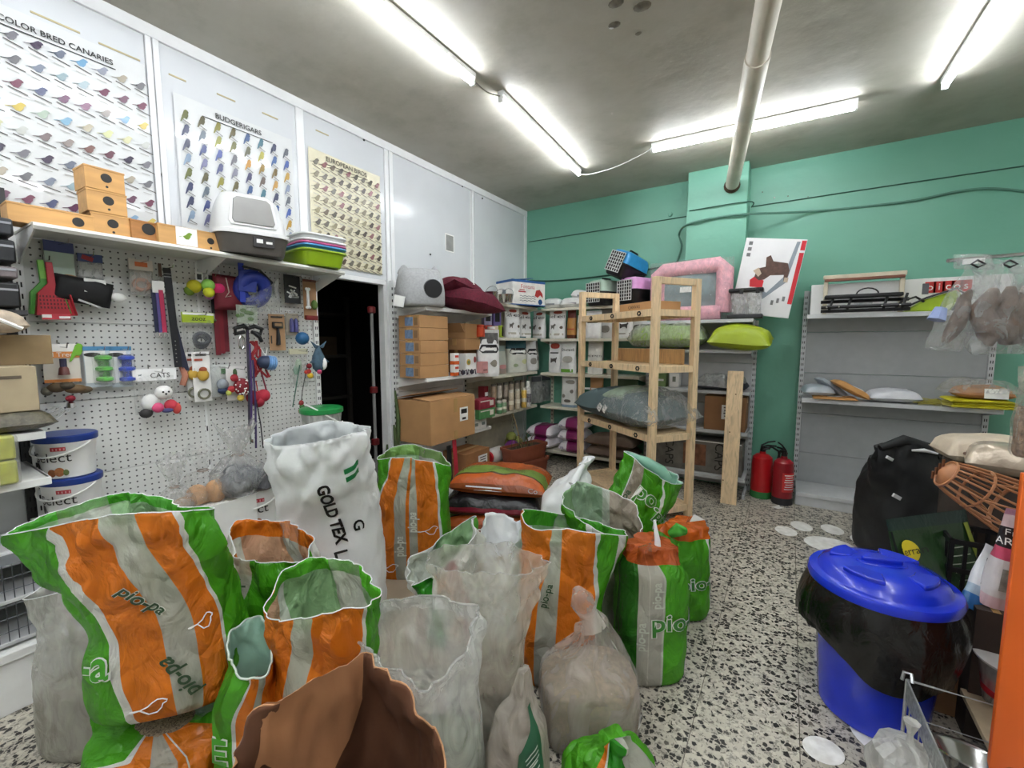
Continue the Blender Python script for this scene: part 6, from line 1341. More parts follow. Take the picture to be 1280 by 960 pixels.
# cats pack
t, w, h = card_pack('clear bag of stuffed cat toys under a white header card', 168, 461, 221, 515, None, 'eeeeec', .27, off=.08); bag_film(t, w, h, -.52, .4, .08, .12, 4)
obj('lettering', letters(M(), 'CATS', (.02, -.0125, h*.34), (1, 0, 0), (0, 0, 1), .035), INK, t); obj('cat_print', M().prism([(x*.05, z*.05) for x, z in DOGP], (-w*.35, -.0115, h*.28), (1, 0, 0), (0, 0, 1), (0, -1, 0), .002), mat('6a7a7c', .5), t)
blobs('plush_toy', t, [(-.03, -.02, -.06, .042, 'd9d9d6', (1, .7, 1.1)), (.02, -.04, -.01, .036, 'eceae6', (1.1, .8, 1)), (.05, -.03, -.08, .03, 'c93a4a', (1, .7, 1)), (-.01, -.045, -.085, .026, 'd8507c', (1, .7, 1)), (.03, -.045, -.105, .02, '4a4a7a', (1.3, .7, .6)), (-.055, -.03, -.11, .024, '2c2a2a', (1.2, .8, 1)), (.075, -.03, -.10, .026, 'c84a44', (.8, .7, 1.2))])
for dx in (-.012, .012, 0): obj('toy_face', M().ball((.02+dx, -.072, -.005 if dx else -.016), .005, 8), INK, t)
# pom pom balls
t = hung('pompom_toys', 'cluster of bright pompom balls on small white cards', 'pet toy', 257, 357, .09); 
for dx in (-.025, .03): obj('card', M().box((dx, .01, .045), (.035, .003, .055)), PAPER, t)
for dx in (-.025, .03): obj('card_print', M().box((dx, .007, .045), (.022, .002, .03)), INK, t)
blobs('pompom', t, [(-.055, -.0, -.01, .036, 'b9b018', (1, 1, 1)), (0, -.03, .0, .033, '8fc95a', (1, 1, 1)), (.055, -.02, -.012, .034, 'd8286a', (1, 1, 1)), (-.005, -.045, -.04, .028, 'c9cc2a', (1, 1, 1)), (.015, -.0, -.05, .026, 'a86aa8', (1, 1, 1)), (-.075, .01, -.035, .026, '5f7a1c', (1, 1, 1))]); hook(t, .07, .085, .02)
# maroon pouch, leads
t = hung('red_pouch', 'dark red fabric pouch hanging beside the pompom balls', 'pouch', 285, 366, .10); pillow('pouch', .15, .20, .05, mat('6a1422', .7, var=.15), t, p=5, wr=.008, seed=3, rot=rotm(rx=pi/2)); obj('drawstring', M().tube([(-.02, -.03, .08), (-.01, -.035, .0), (-.03, -.035, -.03), (0, -.035, -.02)], .003, 5), mat('b9b0a0', .5), t); hook(t, .1, .09, .03)
t = hung('red_lead', 'maroon nylon leads hanging straight behind the small clear pack', 'dog lead', 273, 415, .05)
for k, (px_, c) in enumerate(((267, '6f1522'), (273, '7a1826'), (279, '641220'))):
    (x, zt), (x1, zb) = px2(t, px_, 350, .05), px2(t, px_, 444-2*k, .05); strap(t, 'strap', x, zb, zt, .026, c, .004*k)
hook(t, zt, .045, .06)
t = hung('black_lead', 'thin black lead between the pompoms and the dark red pouch', 'dog lead', 265, 370, .06); strap(t, 'strap', 0, -.1, .1, .016, '17171a'); obj('clip', M().tube([(0, -.004, -.1), (0, -.006, -.13), (.01, -.006, -.14)], .005, 6), CHROME, t); hook(t, .1, .055, .05)
# lime header pack
t, w, h = card_pack('clear pack with lime green header and grey rope toy', 229, 391, 267, 436, None, 'a9c22a', .28, off=.07); bag_film(t, w, h, -.5, .38, .05, .1, 6); obj('lettering', letters(M(), 'zooz', (0, -.0125, h*.33), (1, 0, 0), (0, 0, 1), .035), INK, t); obj('white_strip', M().box((0, -.0115, h*.46), (w, .002, h*.06)), PAPER, t)
for k in range(2): obj('rope_toy', M().tube([(.03*cos(a_)*(1+.2*k)+.01, -.0-.01*k, -h*.3+.03*sin(a_)+.015*k) for a_ in [2*pi*i/14 for i in range(14)]], .012, 8, closed=True), mat('4a4c50', .8, var=.3), t)
# tall white cards
for k, (x0_, y0_, x1_, y1_, lb) in enumerate(((234, 440, 248, 500, 'tall white carded toy pack half behind its twin'), (242, 440, 264, 502, 'tall white carded pack with yellow toy and ring, in front'))):
    t, w, h = card_pack(lb, x0_, y0_, x1_, y1_, 'e4e3df', None, .1, film=False, off=.05+.03*k, name='carded_toy')
    obj('black_logo', M().box((0, .003, h*.44), (w*.6, .004, .012)), INK, t); obj('red_print', M().box((-w*.15, .003, h*.34), (w*.45, .004, .012)), mat('b0503a', .5), t)
    blobs('yellow_toy', t, [(0, -.012, .01, .030, 'b9963a', (1, .6, 1.1)), (0, -.014, .04, .02, '9a4a2c', (1, .6, .8))]); obj('rope_ring', M().tube([(.028*cos(a_), -.01, -h*.34+.026*sin(a_)) for a_ in [2*pi*i/14 for i in range(14)]], .006, 7, closed=True), mat('6a6a55', .7), t)
t = hung('bird_toy', 'small pinkish tan chew toy hanging behind the tall white cards', 'pet toy', 228, 470, .05); twist('chew', t, [(0, 0, .06), (.01, -.01, .0), (-.005, -.01, -.05)], .016, mat('a8705a', .7)); obj('string', M().tube([(0, 0, .06), (0, .02, .1)], .002, 5), INK, t)
# mouse / polka dot toys
t, w, h = card_pack('clear bag with blue black mouse toy on a pale card', 264, 456, 288, 496, 'c9ccc8', None, .2, off=.05); bag_film(t, w, h, -.5, .45, .05, .15, 8); blobs('mouse_toy', t, [(0, -.02, -.02, .032, '8f969c', (1, .8, 1)), (.01, -.02, -.055, .03, '2c3a58', (1.3, .8, .8))]); obj('green_print', M().box((.02, .0, h*.3), (.03, .004, .03)), mat('4a7a4a', .5), t)
t, w, h = card_pack('red polka dot stuffed toy on a white card', 284, 458, 308, 500, 'e0dedb', None, .2, film=False, off=.08); obj('toy_body', M().ball((.01, -.035, -.02), .045, 14, sc=(1, .7, 1.15)), mat('7a1622', .7), t)
m = M(); rr = random.Random(4)
for k in range(26):
    a_, b_ = rr.uniform(-1.2, 1.2), rr.uniform(-1.1, 1.1); m.ball((.01+.046*sin(a_)*cos(b_), -.035-.033*cos(a_)*cos(b_), -.02+.053*sin(b_)), .0045, 6)
obj('white_dots', m, PAPER, t, kind='stuff'); blobs('toy_limb', t, [(-.03, -.04, .035, .022, '9c2430', (1, .7, 1)), (-.045, -.03, -.03, .02, 'b03038', (1, .7, 1)), (.0, -.035, -.085, .02, 'd0b84a', (1, .7, 1)), (-.06, -.03, -.05, .016, 'b9c25a', (1, .7, 1))]); obj('green_leaf', M().ball((-.02, -.03, .065), .02, 8, sc=(.6, .4, 1.2)), mat('3f5a34', .7), t)
# blue cushion collar
t = hung('blue_collar', 'bright blue padded recovery collar in clear wrapping', 'collar', 316, 362, .14); NAV = mat('1c2f86', .5, var=.12)
obj('ring', M().tube([(.062*cos(a_)*1.15, -.02*sin(a_), .072*sin(a_)) for a_ in [2*pi*i/20 for i in range(20)]], .038, 12, closed=True), NAV, t, smooth=80)
obj('flap', M().prism([(-.09, .1), (.02, .12), (-.0, -.02), (-.1, -.02)], (0, -.03, 0), (1, 0, 0), (0, 0, 1), (0, -1, 0), .01), NAV, t, bevel=.003); obj('piping', M().tube([(-.07, -.045, .12), (.02, -.05, .11), (.10, -.03, .05), (.12, -.01, -.02)], .007, 6), INK, t); strap(t, 'strap', -.075, -.08, .14, .03, '2338a0', -.03); hook(t, .1, .13, .02)
m = M(); m.grid(lambda u, v: Vector((-.06+.2*u, -.03-.05*sin(pi*u)*v+.01*noise.noise(Vector((u*5, v*5, 2))), -.13+.07*v+.14*u*v)), 12, 10); obj('plastic_wrap', m, clear_film(fac=.3, rough=.12), t, smooth=80)
# black & white pack, bone and parrot packs
t, w, h = card_pack('black pack with tangled white shapes printed on it', 356, 344, 376, 379, '1c1c1e', None, .2, film=False, off=.07); m = M(); rr = random.Random(9)
for k in range(9): m.box((rr.uniform(-.02, .02), .003, rr.uniform(-.05, .02)), (.05, .003, .008), ry=rr.uniform(-1.2, 1.2))
obj('white_print', m, PAPER, t, kind='stuff')
t, w, h = card_pack('brown carded pack with white bone and green pickle toys', 380, 350, 396, 399, 'a8805a', '6a3a2c', .06, film=False, off=.09); obj('bone', M().tube([(-.03, -.02, .06), (-.03, -.02, -.05)], .009, 8), PAPER, t)
for z in (.065, -.055):
    for s in (-1, 1): obj('bone_end', M().ball((-.03+.008*s, -.02, z), .011, 8), PAPER, t)
obj('pickle_toy', M().ball((.015, -.02, -.035), .022, 12, sc=(1, .8, 1.5)), mat('55702c', .6), t); obj('red_base', M().box((.0, -.005, -h*.46), (w*.9, .015, .03)), mat('7a2020', .5), t)
# comb on kraft card, violet pack
t, w, h = card_pack('kraft cardboard pack showing a black deshedding comb', 337, 393, 357, 438, 'b08a64', None, .2, film=False, off=.07, name='comb_pack', cat='pet comb'); obj('comb_head', M().box((0, -.004, h*.2), (.065, .016, .04)), BLACK, t, bevel=.004); obj('comb_window', M().box((0, -.013, h*.21), (.045, .002, .018)), mat('9a7c58', .6), t); obj('comb_handle', M().tube([(0, -.004, h*.12), (0, -.008, -h*.1), (0, -.004, -h*.34)], [.008, .012, .014], 9), BLACK, t); obj('title_print', M().box((0, .003, h*.42), (w*.7, .004, .01)).box((-w*.38, .003, -h*.2), (.006, .004, .05)), INK, t)
t, w, h = card_pack('small beige card with a pair of violet finger brushes', 358, 392, 374, 419, 'a39a8a', None, .2, film=False, off=.06)
for dx in (-.014, .016): obj('brush', M().lathe([(.013, -.05), (.014, 0), (.011, .03), (.003, .04)], 12, (dx, -.012, 0)), mat('4f4f86', .5), t)
# dark bow lead, camouflage pack, long purple leads
t, w, h = card_pack('small camouflage green pack in front of the blue collar', 297, 382, 322, 404, '8f9a86', None, .2, off=.17); m = M(); rr = random.Random(12)
for k in range(7): m.ball((rr.uniform(-.05, .05), -.0, rr.uniform(-.035, .035)), .014, 8, sc=(1.3, .3, .8))
obj('camo_print', m, mat('4a6a2c', .6), t, kind='stuff'); bag_film(t, w, h, -.5, .5, .02, .15, 3)
t = hung('black_harness', 'black bow shaped harness bundle on long dark purple leads', 'harness', 310, 415, .13)
for s in (-1, 1): obj('loop', M().tube([(0, 0, .02), (s*.03, -.015, .035), (s*.075, -.01, .02), (s*.07, 0, -.012), (s*.02, .0, -.0)], .012, 7), BLACK, t, smooth=80)
obj('strap_end', M().tube([(.03, 0, 0), (.06, -.01, -.03), (.075, 0, -.055)], .012, 7), BLACK, t)
for k, (pxa, pya, pxb, pyb, c, w_) in enumerate(((309, 412, 312, 545, '2a2436', .012), (311, 430, 313, 530, '4a2f6a', .014), (316, 450, 320, 560, '3a2c5a', .008), (320, 500, 329, 560, '1c1a20', .005))):
    (xa, za), (xb, zb) = px2(t, pxa, pya, .13), px2(t, pxb, pyb, .13); obj('lead', M().tube([(xa, 0, za), ((xa+xb)/2+.004, -.004, (za+zb)/2), (xb, .0, zb)], w_*.7, 6), mat(c, .6), t)
(xa, za) = px2(t, 313, 552, .13); obj('snap_hook', M().tube([(xa, 0, za+.05), (xa, -.004, za), (xa+.012, 0, za-.01), (xa+.01, 0, za+.012)], .006, 6), CHROME, t); hook(t, .03, .125, .01)
(xa, za) = px2(t, 302, 428, .13); obj('silver_carabiner', M().tube([(xa+.014*cos(a_), -.0, za+.04*sin(a_)) for a_ in [2*pi*i/12 for i in range(12)]], .005, 6, closed=True), CHROME, t)
# red rope lead, blue ball toy, red heart toy
t = hung('red_rope_lead', 'tangled red rope lead with lattice loops', 'dog lead', 319, 445, .09); rr = random.Random(6)
for k in range(5):
    pts = [(rr.uniform(-.025, .025)+.012*i*(k % 2), rr.uniform(-.015, .015), .09-.045*i) for i in range(6)]; twist('rope', t, pts, .007, mat('9c2028', .6))
twist('rope_tail', t, [(.03, 0, -.1), (.05, -.005, -.2), (.055, 0, -.27)], .005, mat('7a2438', .6))
t = hung('ball_toy', 'navy and light blue egg shaped toy on a white hook', 'pet toy', 333, 453, .12); R = rotm(ry=radians(100)); obj('navy_half', M().lathe([(.001, -.05), (.02, -.048), (.036, -.03), (.042, 0)], 18, ax=R, cap=False), mat('26344f', .5), t, smooth=80); obj('blue_half', M().lathe([(.043, -.002), (.043, .02), (.036, .046), (.02, .06), (.001, .064)], 18, ax=R, cap=False), mat('5a86b8', .5), t, smooth=80)
for dx in (.012, .026, .038): obj('ridge', M().lathe([(.043, dx), (.0455, dx+.004), (.043, dx+.008)], 18, ax=R, cap=False), mat('6a96c6', .5), t)
obj('card_loop', M().tube([(0, 0, .04), (-.02, .02, .09), (.02, .02, .09), (0, 0, .04)], .003, 5), PAPER, t)
t = hung('heart_toy', 'plush red heart toy hanging at the bottom of red lead', 'pet toy', 323, 496, .09); blobs('lobe', t, [(-.03, 0, 0, .042, 'a01f34', (1, .7, 1)), (.032, 0, .005, .04, 'b0263a', (1, .7, 1)), (.0, 0, -.03, .036, '981c30', (1, .7, 1))]); obj('string', M().tube([(0, .0, .03), (-.005, .01, .1)], .003, 5), RED, t)
# right edge toys
t = hung('rubber_ball', 'blue rubber ball at the right edge of the pegboard', 'pet toy', 378, 423, .13); obj('ball', M().ball((0, 0, 0), .042, 18), mat('1f5a86', .5, bump=.3, bscale=60), t); obj('cord', M().tube([(0, .03, .03), (-.0, .09, .06)], .004, 6), mat('2c3a4a', .6), t)
t = hung('shark_toy', 'blue grey plush shark toy hanging at the pegboard edge', 'pet toy', 398, 449, .13); SHK = mat('3f5666', .85, var=.2, scale=30)
obj('body', M().lathe([(.004, .095), (.014, .085), (.022, .06), (.04, .02), (.046, -.02), (.04, -.06), (.02, -.085), (.002, -.092)], 16, sy=.8), SHK, t, smooth=80); obj('belly', M().ball((.024, -.012, -.03), .032, 12, sc=(.8, .9, 1.4)), PAPER, t, smooth=80)
for s in (-1, 1): obj('tail_fin', M().prism([(0, .085), (s*.06, .125), (s*.03, .075)][::s], (0, -.005, 0), (1, 0, 0), (0, 0, 1), (0, -1, 0), .012), SHK, t, bevel=.004)
for s in (-1, 1): obj('side_fin', M().prism([(s*.035, .01), (s*.075, -.02), (s*.04, -.03)][::s], (0, -.005, 0), (1, 0, 0), (0, 0, 1), (0, -1, 0), .012), SHK, t, bevel=.004)
obj('pink_mouth', M().ball((-.01, -.02, -.085), .016, 10), mat('c9406a', .6), t)
t = hung('toy_string', 'red and yellow bead toy dangling on a thin green cord', 'pet toy', 385, 465, .10)
blobs('bead', t, [(.01, 0, .04, .018, '8f2028', (1, 1, 1)), (.0, -.01, .005, .016, 'a8302c', (1, 1, 1)), (.01, -.01, -.025, .02, 'd0a82a', (1, 1, 1)), (-.012, 0, -.0, .014, 'c93a2c', (1, 1, 1))]); (xa, za) = px2(t, 377, 512, .10); (xc, zc_) = px2(t, 367, 509, .10)
obj('cord', M().tube([(0, 0, .06), (xa*.8, 0, za*.5), (xa, 0, za+.05)], .003, 5), INK, t); obj('green_cord', M().tube([(-.05, .01, .05), (xc, .01, zc_)], .004, 5), mat('2f5a4a', .6), t)
blobs('hanging_bead', t, [(xa, 0, za+.045, .016, '8f2a2c', (1, 1, 1.2)), (xa+.004, 0, za+.02, .016, '3a6a34', (1, 1, 1.2)), (xa, 0, za-.008, .021, 'b0803a', (1, 1, 1))])
t, w, h = card_pack('clear bag with pale green feather toy at the pegboard edge', 362, 436, 384, 470, None, 'c9c6a8', .2, off=.07); bag_film(t, w, h, -.9, .4, .04, .2, 9); blobs('feather', t, [(0, 0, -.02, .03, '9fb09a', (.8, .5, 1.5)), (-.02, 0, -.05, .022, '7a9a86', (.8, .5, 1.5))])
# tubs on the gondola base
def select_tub(label, loc, rz, lid=True, handle_a=.6, s=1.0):
    t = thing('food_tub', label, 'tub', loc, rz); t.scale = (s, s, s); BL = mat('1f3a86', .35, var=.05)
    TB = mat('e8e8e6', .3, var=.02)
    obj('tub', M().lathe([(.001, .0), (.112, 0), (.116, .004), (.128, .19), (.134, .2), (.134, .225), (.128, .228)], 36, sx=1.05, sy=.92, cap=False), TB, t)
    if lid: obj('lid', M().lathe([(.136, .205), (.139, .21), (.139, .238), (.132, .244), (.001, .244)], 36, sx=1.05, sy=.92, cap=False), BL, t)
    pts = [(.146*cos(a_), -.126*abs(sin(a_))-.01, .2-.07*abs(sin(a_))) for a_ in [pi+pi*i/14 for i in range(15)]]; obj('handle', M().tube(pts, .005, 7), PAPER, t)
    def S(u, v): a_ = -pi/2+u; r = .116+.012*v/.19; return Vector((r*cos(a_)*1.05, r*sin(a_)*.92, v))
    def wrap(m, st, u0, v0, size):
        for x, y in text2d(st)[0]: pass
        vs_, fs_ = text2d(st); out = []
        for x, y in vs_:
            p = S(u0+x*size/.125, v0+y*size); out.append(p*1+Vector((p.x, p.y, 0)).normalized()*.0025)
        return m.add(out, fs_)
    obj('lettering', wrap(M(), 'Select', .10, .12, .075), INK, t)
    m = M().grid(lambda u, v: S(.42+.5*(u-.5), .160+.022*v)+Vector((0, -.003, 0)), 8, 1); o_ = obj('red_badge', m, mat('b3303a', .4), t); mm = M()
    for k in range(4): mm.grid(lambda u, v, k=k: S(.24+.12*k+.05*u, .164+.012*v)+Vector((0, -.0042, 0)), 2, 1)
    obj('badge_letters', mm, mat('d9a0a0', .4), o_)
    for k, (u0, v0, a_, b_, c) in enumerate(((-.55, .05, .16, .045, '3c3836'), (-.40, .035, .12, .03, '8a8a88'), (.1, .035, .16, .022, '9a5a30'), (.38, .04, .18, .026, 'a5663a'), (.6, .035, .1, .018, '6a7a44'))):
        pl = [S(u0+cos(2*pi*i/14)*a_, v0+sin(2*pi*i/14)*b_) for i in range(14)]; m = M(); m.add([p+Vector((p.x, p.y, 0)).normalized()*(.002+.0004*k) for p in pl], [tuple(range(14))]); obj('food_picture', m, mat(c, .5, var=.3, scale=60), t)
    return t
q = onx(93, 600, -2.62)
zt0 = .30
b_ = thing('riser_box', 'plain white box under the two white tubs on gondola base', 'box', (-2.67, q.y, .162), A90); obj('carton', M().box((0, 0, .2335), (.24, .2, .467)), PAPER, b_, bevel=.002); obj('seam', M().box((0, -.101, .23), (.22, .001, .002)), INK, b_)
select_tub('white pet food tub with blue lid, lower of two at pegboard foot', (-2.67, q.y, .631), A90-.95, s=.76)
select_tub('white pet food tub with blue lid, stacked on the other tub', (-2.672, q.y-.004, .818), A90-.95, s=.76)
q = onx(322, 640, -2.62); b_ = thing('riser_box', 'plain carton under the white tub beside the tall white sack', 'box', (-2.64, q.y, .162), A90); obj('carton', M().box((0, 0, .08), (.24, .22, .16)), CARD2, b_, bevel=.002); obj('tape', M().box((0, 0, .1605), (.04, .22, .001)), mat('a8854f', .3), b_)
t = select_tub('white pet food tub half hidden behind the tall white sack', (-2.64, q.y, .324), A90-.8, lid=False)
t = thing('dark_bag', 'black crumpled bag lying on the half hidden tub', 'bag', (-2.62, q.y, .555), .5); pillow('bag', .3, .24, .1, mat('18181c', .3, bump=.4, var=.2), t, p=3, wr=.02, seed=2, loc=(0, 0, .03)); obj('tie', M().tube([(-.14, 0, .04), (-.18, 0, .06), (-.2, .02, .05)], .008, 6), BLACK, t)
# clear bag with green lid tub beside doorway
q = onx(402, 515, -2.58); t = thing('clear_tub', 'clear plastic tub with bright green lid near the doorway', 'tub', (-2.58, q.y, .75)); obj('tub', M().lathe([(.10, 0), (.104, .005), (.125, .2), (.122, .2), (.1, .008), (.001, .006)], 30, cap=False), clear_film(fac=.5, rough=.15, bump=.15), t, smooth=60); obj('lid', M().lathe([(.128, .19), (.134, .195), (.134, .22), (.12, .228), (.001, .23)], 30, cap=False), mat('1f8a44', .35), t); obj('handle', M().tube([(.125*cos(a_), .125*sin(a_), .19-.07*sin((a_+.4)/2.4*pi)) for a_ in [-.4+2.4*i/12-1 for i in range(13)]], .005, 6), PAPER, t)
b_ = thing('riser_box', 'brown carton stood on end under the green lidded tub', 'box', (-2.61, q.y-.03, .162), A90); obj('carton', M().box((0, 0, .293), (.22, .22, .586)), CARD2, b_, bevel=.002); obj('tape', M().box((0, -.1105, .293), (.04, .001, .58)), mat('a8854f', .3), b_)

# ---------------------------------------------------------------- bay at the left edge
def le(px, X, py): return onx(px, py, X)
XL = -2.60
q = le(24, XL, 470); t = carton('printed_carton', 'pale brown carton with dark print at the far left shelf', (XL+.06, q.y-.13, 1.14), (.30, .22, .17), A90, mat('a8997c', .7, var=.08), tape=False)
obj('print', M().box((.06, -.111, .13), (.1, .001, .012)).box((-.05, -.111, .10), (.1, .001, .01)).box((-.06, -.111, .07), (.12, .001, .008)), mat('5f5444', .5), t); obj('paper_label', M().box((-.10, -.111, .09), (.1, .002, .11)), mat('cfc8ba', .5), t)
t = lying('clear bag of dark seed mix lying under the printed carton', (XL+.06, q.y-.12, 1.058), A90, .36, .26, .085, mat('55503f', .3, var=.4, scale=50, bump=.5, bscale=50), 71, name='seed_bag'); obj('loose_film', M().grid(lambda u, v: Vector((.14+.08*u, -.12+.24*v, .02+.05*u+.012*noise.noise(Vector((u*6, v*6, 1))))), 6, 10), clear_film(fac=.4), t, smooth=80)
b_ = thing('back_carton', 'brown carton behind the printed one at the left edge', 'box', (XL-.10, q.y-.03, 1.31), A90); obj('carton', M().box((0, 0, .06), (.26, .2, .12)), mat('8a7452', .7), b_, bevel=.002); obj('tape', M().box((0, 0, .1205), (.26, .04, .001)), mat('a8854f', .3), b_)
t = lying('patterned beige bag lying at the left above the cartons', (XL+.04, q.y-.12, 1.432), A90, .28, .22, .09, mat('b0a08c', .5, var=.35, scale=30), 72); obj('white_edge', M().tube([(-.1, -.1, .05), (.05, -.11, .06), (.12, -.1, .02)], .008, 6), PAPER, t)
for k in range(2):
    q2 = le(14, XL+.1, 575); t = thing('green_pack', ('lime green wrapped pack, lower of two on the left shelf', 'lime green wrapped pack, upper of two on the left shelf')[k], 'pack', (XL+.14, q2.y-.13, .878+.092*k), A90)
    obj('pack', M().box((0, 0, .045), (.26, .14, .088)), mat('a7a944', .4, var=.15, scale=20), t, bevel=.008); obj('pale_band', M().box((.06, 0, .045), (.05, .143, .089)), mat('d3cf9a', .4), t, bevel=.004); obj('emblem', M().lathe([(.014, 0), (.014, .003)], 12, (-.02, -.071, .05), rotm(rx=pi/2)), mat('6a6a2a', .5), t); obj('wrap', M().box((0, 0, .045), (.275, .15, .094)), clear_film(fac=.08, rough=.1, bump=.3), t, bevel=.01)
# dark rack trays upper left
for k, (z0, hh, c) in enumerate(((1.53, .10, '1a1b1d'), (1.64, .05, '6a6262'), (1.70, .09, '16181c'), (1.80, .07, '2a2c30'))):
    t = thing('dark_case', ['flat black case at the bottom of the dark stack, upper left', 'grey printed case in the dark stack, upper left', 'thick black case second from top of the dark stack, upper left', 'charcoal case on top of the dark stack, upper left'][k], 'case', (XL-.06, .18, z0), A90)
    obj('case', M().box((0, 0, hh/2), (.44, .30, hh-.006)), mat(c, .35, var=.2), t, bevel=.008); obj('edge_strip', M().box((0, -.151, hh*.7), (.43, .003, .008)), mat('8f9094', .3), t)
gl2 = obj('shelf', M().box2((.004, -.34, 1.505), (.966, -.02, 1.525)), mat('2a2a2c', .5), gl, bevel=.002)
# wire cages at the floor, left edge
for k, (z0, hh) in enumerate(((.252, .16), (.415, .15))):
    t = thing('wire_cage', ('grey wire cage, lower of two at the bottom left edge', 'grey wire cage, upper of two at the bottom left edge')[k], 'cage', (-2.62, .08, z0), A90); m = M(); w, d = .62, .36
    for i in range(26): x = -w/2+w*i/25; m.tube([(x, -d/2, 0), (x, -d/2, hh)], .0016, 4)
    for i in range(14): y = -d/2+d*i/13; m.tube([(w/2, y, 0), (w/2, y, hh)], .0016, 4)
    for z in (hh*.33, hh*.66): m.tube([(-w/2, -d/2, z), (w/2, -d/2, z), (w/2, d/2, z)], .0018, 4)
    obj('bars', m, mat('4a4d50', .4, .6), t, kind='stuff'); obj('base_tray', M().box((0, 0, .008), (w+.01, d+.01, .016)), mat('b9bbbb', .4), t, bevel=.003); obj('top_tray', M().box((0, 0, hh-.004), (w, d, .008)), mat('6f7274', .5), t)
# ---------------------------------------------------------------- seed sacks in the middle of the shop
GR, GR2, OR_, CL, WH_ = '4fa81e', '2f9022', 'e27d1e', 'd2d2c4', 'e2e3da'
def film_mat(stops, vcap=None, inner=False, alpha=.62, name='printed_sack_film', rough=.27):
    """stops: (u, colour key or hex); 'c' is the clear strip of the film"""
    m, t, p, o = nt(name + ('_inside' if inner else ''))
    uv = N(t, 'ShaderNodeUVMap'); sx = N(t, 'ShaderNodeSeparateXYZ'); L(t, uv.outputs[0], sx.inputs[0])
    def cc(c):
        c = lin(CL if c == 'c' else c)
        return tuple(x*.55+y*.45 for x, y in zip(c[:3], (.62, .72, .6)))+(1,) if inner else c
    col = ramp(t, sx.outputs[0], [(s, cc(c)) for s, c in stops], 'CONSTANT')
    al = ramp(t, sx.outputs[0], [(s, (alpha,)*3+(1,) if c == 'c' else (1, 1, 1, 1)) for s, c in stops], 'CONSTANT')
    if vcap:
        gt = N(t, 'ShaderNodeMath', operation='GREATER_THAN', i_1=vcap[0]); L(t, sx.outputs[1], gt.inputs[0])
        mv = N(t, 'ShaderNodeMix', data_type='RGBA'); L(t, gt.outputs[0], mv.inputs[0]); L(t, col, mv.inputs[6]); mv.inputs[7].default_value = cc(vcap[1]) if not inner or len(vcap) < 3 else lin(vcap[2]); col = mv.outputs[2]
    nz = N(t, 'ShaderNodeTexNoise', i_Scale=7.0, i_Detail=4.0); L(t, coords(t), nz.inputs['Vector'])
    mr = N(t, 'ShaderNodeMapRange', i_1=.3, i_2=.7, i_3=.86, i_4=1.1); L(t, nz.outputs['Fac'], mr.inputs[0])
    mu = N(t, 'ShaderNodeMix', data_type='RGBA', blend_type='MULTIPLY'); mu.inputs[0].default_value = 1; L(t, col, mu.inputs[6]); L(t, mr.outputs[0], mu.inputs[7])
    L(t, mu.outputs[2], p.inputs['Base Color']); p.inputs['Roughness'].default_value = rough
    nb = N(t, 'ShaderNodeTexNoise', i_Scale=11.0, i_Detail=5.0, i_Distortion=1.4); L(t, coords(t, (1, 1, .6)), nb.inputs['Vector'])
    crumple(t, p, nb, .75, 11.0, .02)
    tl = N(t, 'ShaderNodeBsdfTranslucent'); L(t, mu.outputs[2], tl.inputs[0])
    m1 = N(t, 'ShaderNodeMixShader', i_0=.25); L(t, p.outputs[0], m1.inputs[1]); L(t, tl.outputs[0], m1.inputs[2])
    tp = N(t, 'ShaderNodeBsdfTransparent'); m2 = N(t, 'ShaderNodeMixShader'); L(t, al, m2.inputs[0]); L(t, tp.outputs[0], m2.inputs[1]); L(t, m1.outputs[0], m2.inputs[2])
    L(t, m2.outputs[0], o.inputs[0]); return m
m_, t_, p_, o_ = nt('seed_mix')
v_ = N(t_, 'ShaderNodeTexVoronoi', i_Scale=260.0); L(t_, coords(t_), v_.inputs['Vector']); sc_ = N(t_, 'ShaderNodeSeparateColor'); L(t_, v_.outputs['Color'], sc_.inputs[0])
L(t_, ramp(t_, sc_.outputs[0], [(0, lin('55493c')), (.35, lin('8f7d66')), (.7, lin('a8977e')), (1, lin('6a5c4c'))]), p_.inputs['Base Color']); p_.inputs['Roughness'].default_value = .8
SEED = m_
WOVEN = mat('f3f5f5', .4, var=.04, scale=5, bump=.5, bscale=13, trans=.12)
PAPERBAG = mat('a87650', .75, var=.18, scale=5, bump=.5, bscale=9); PAPERSHADE = mat('5e3a24', .8, var=.2, scale=5, bump=.5, bscale=9)  # inner paper coloured darker to stand in for the shade inside the sack
SACKS = {}
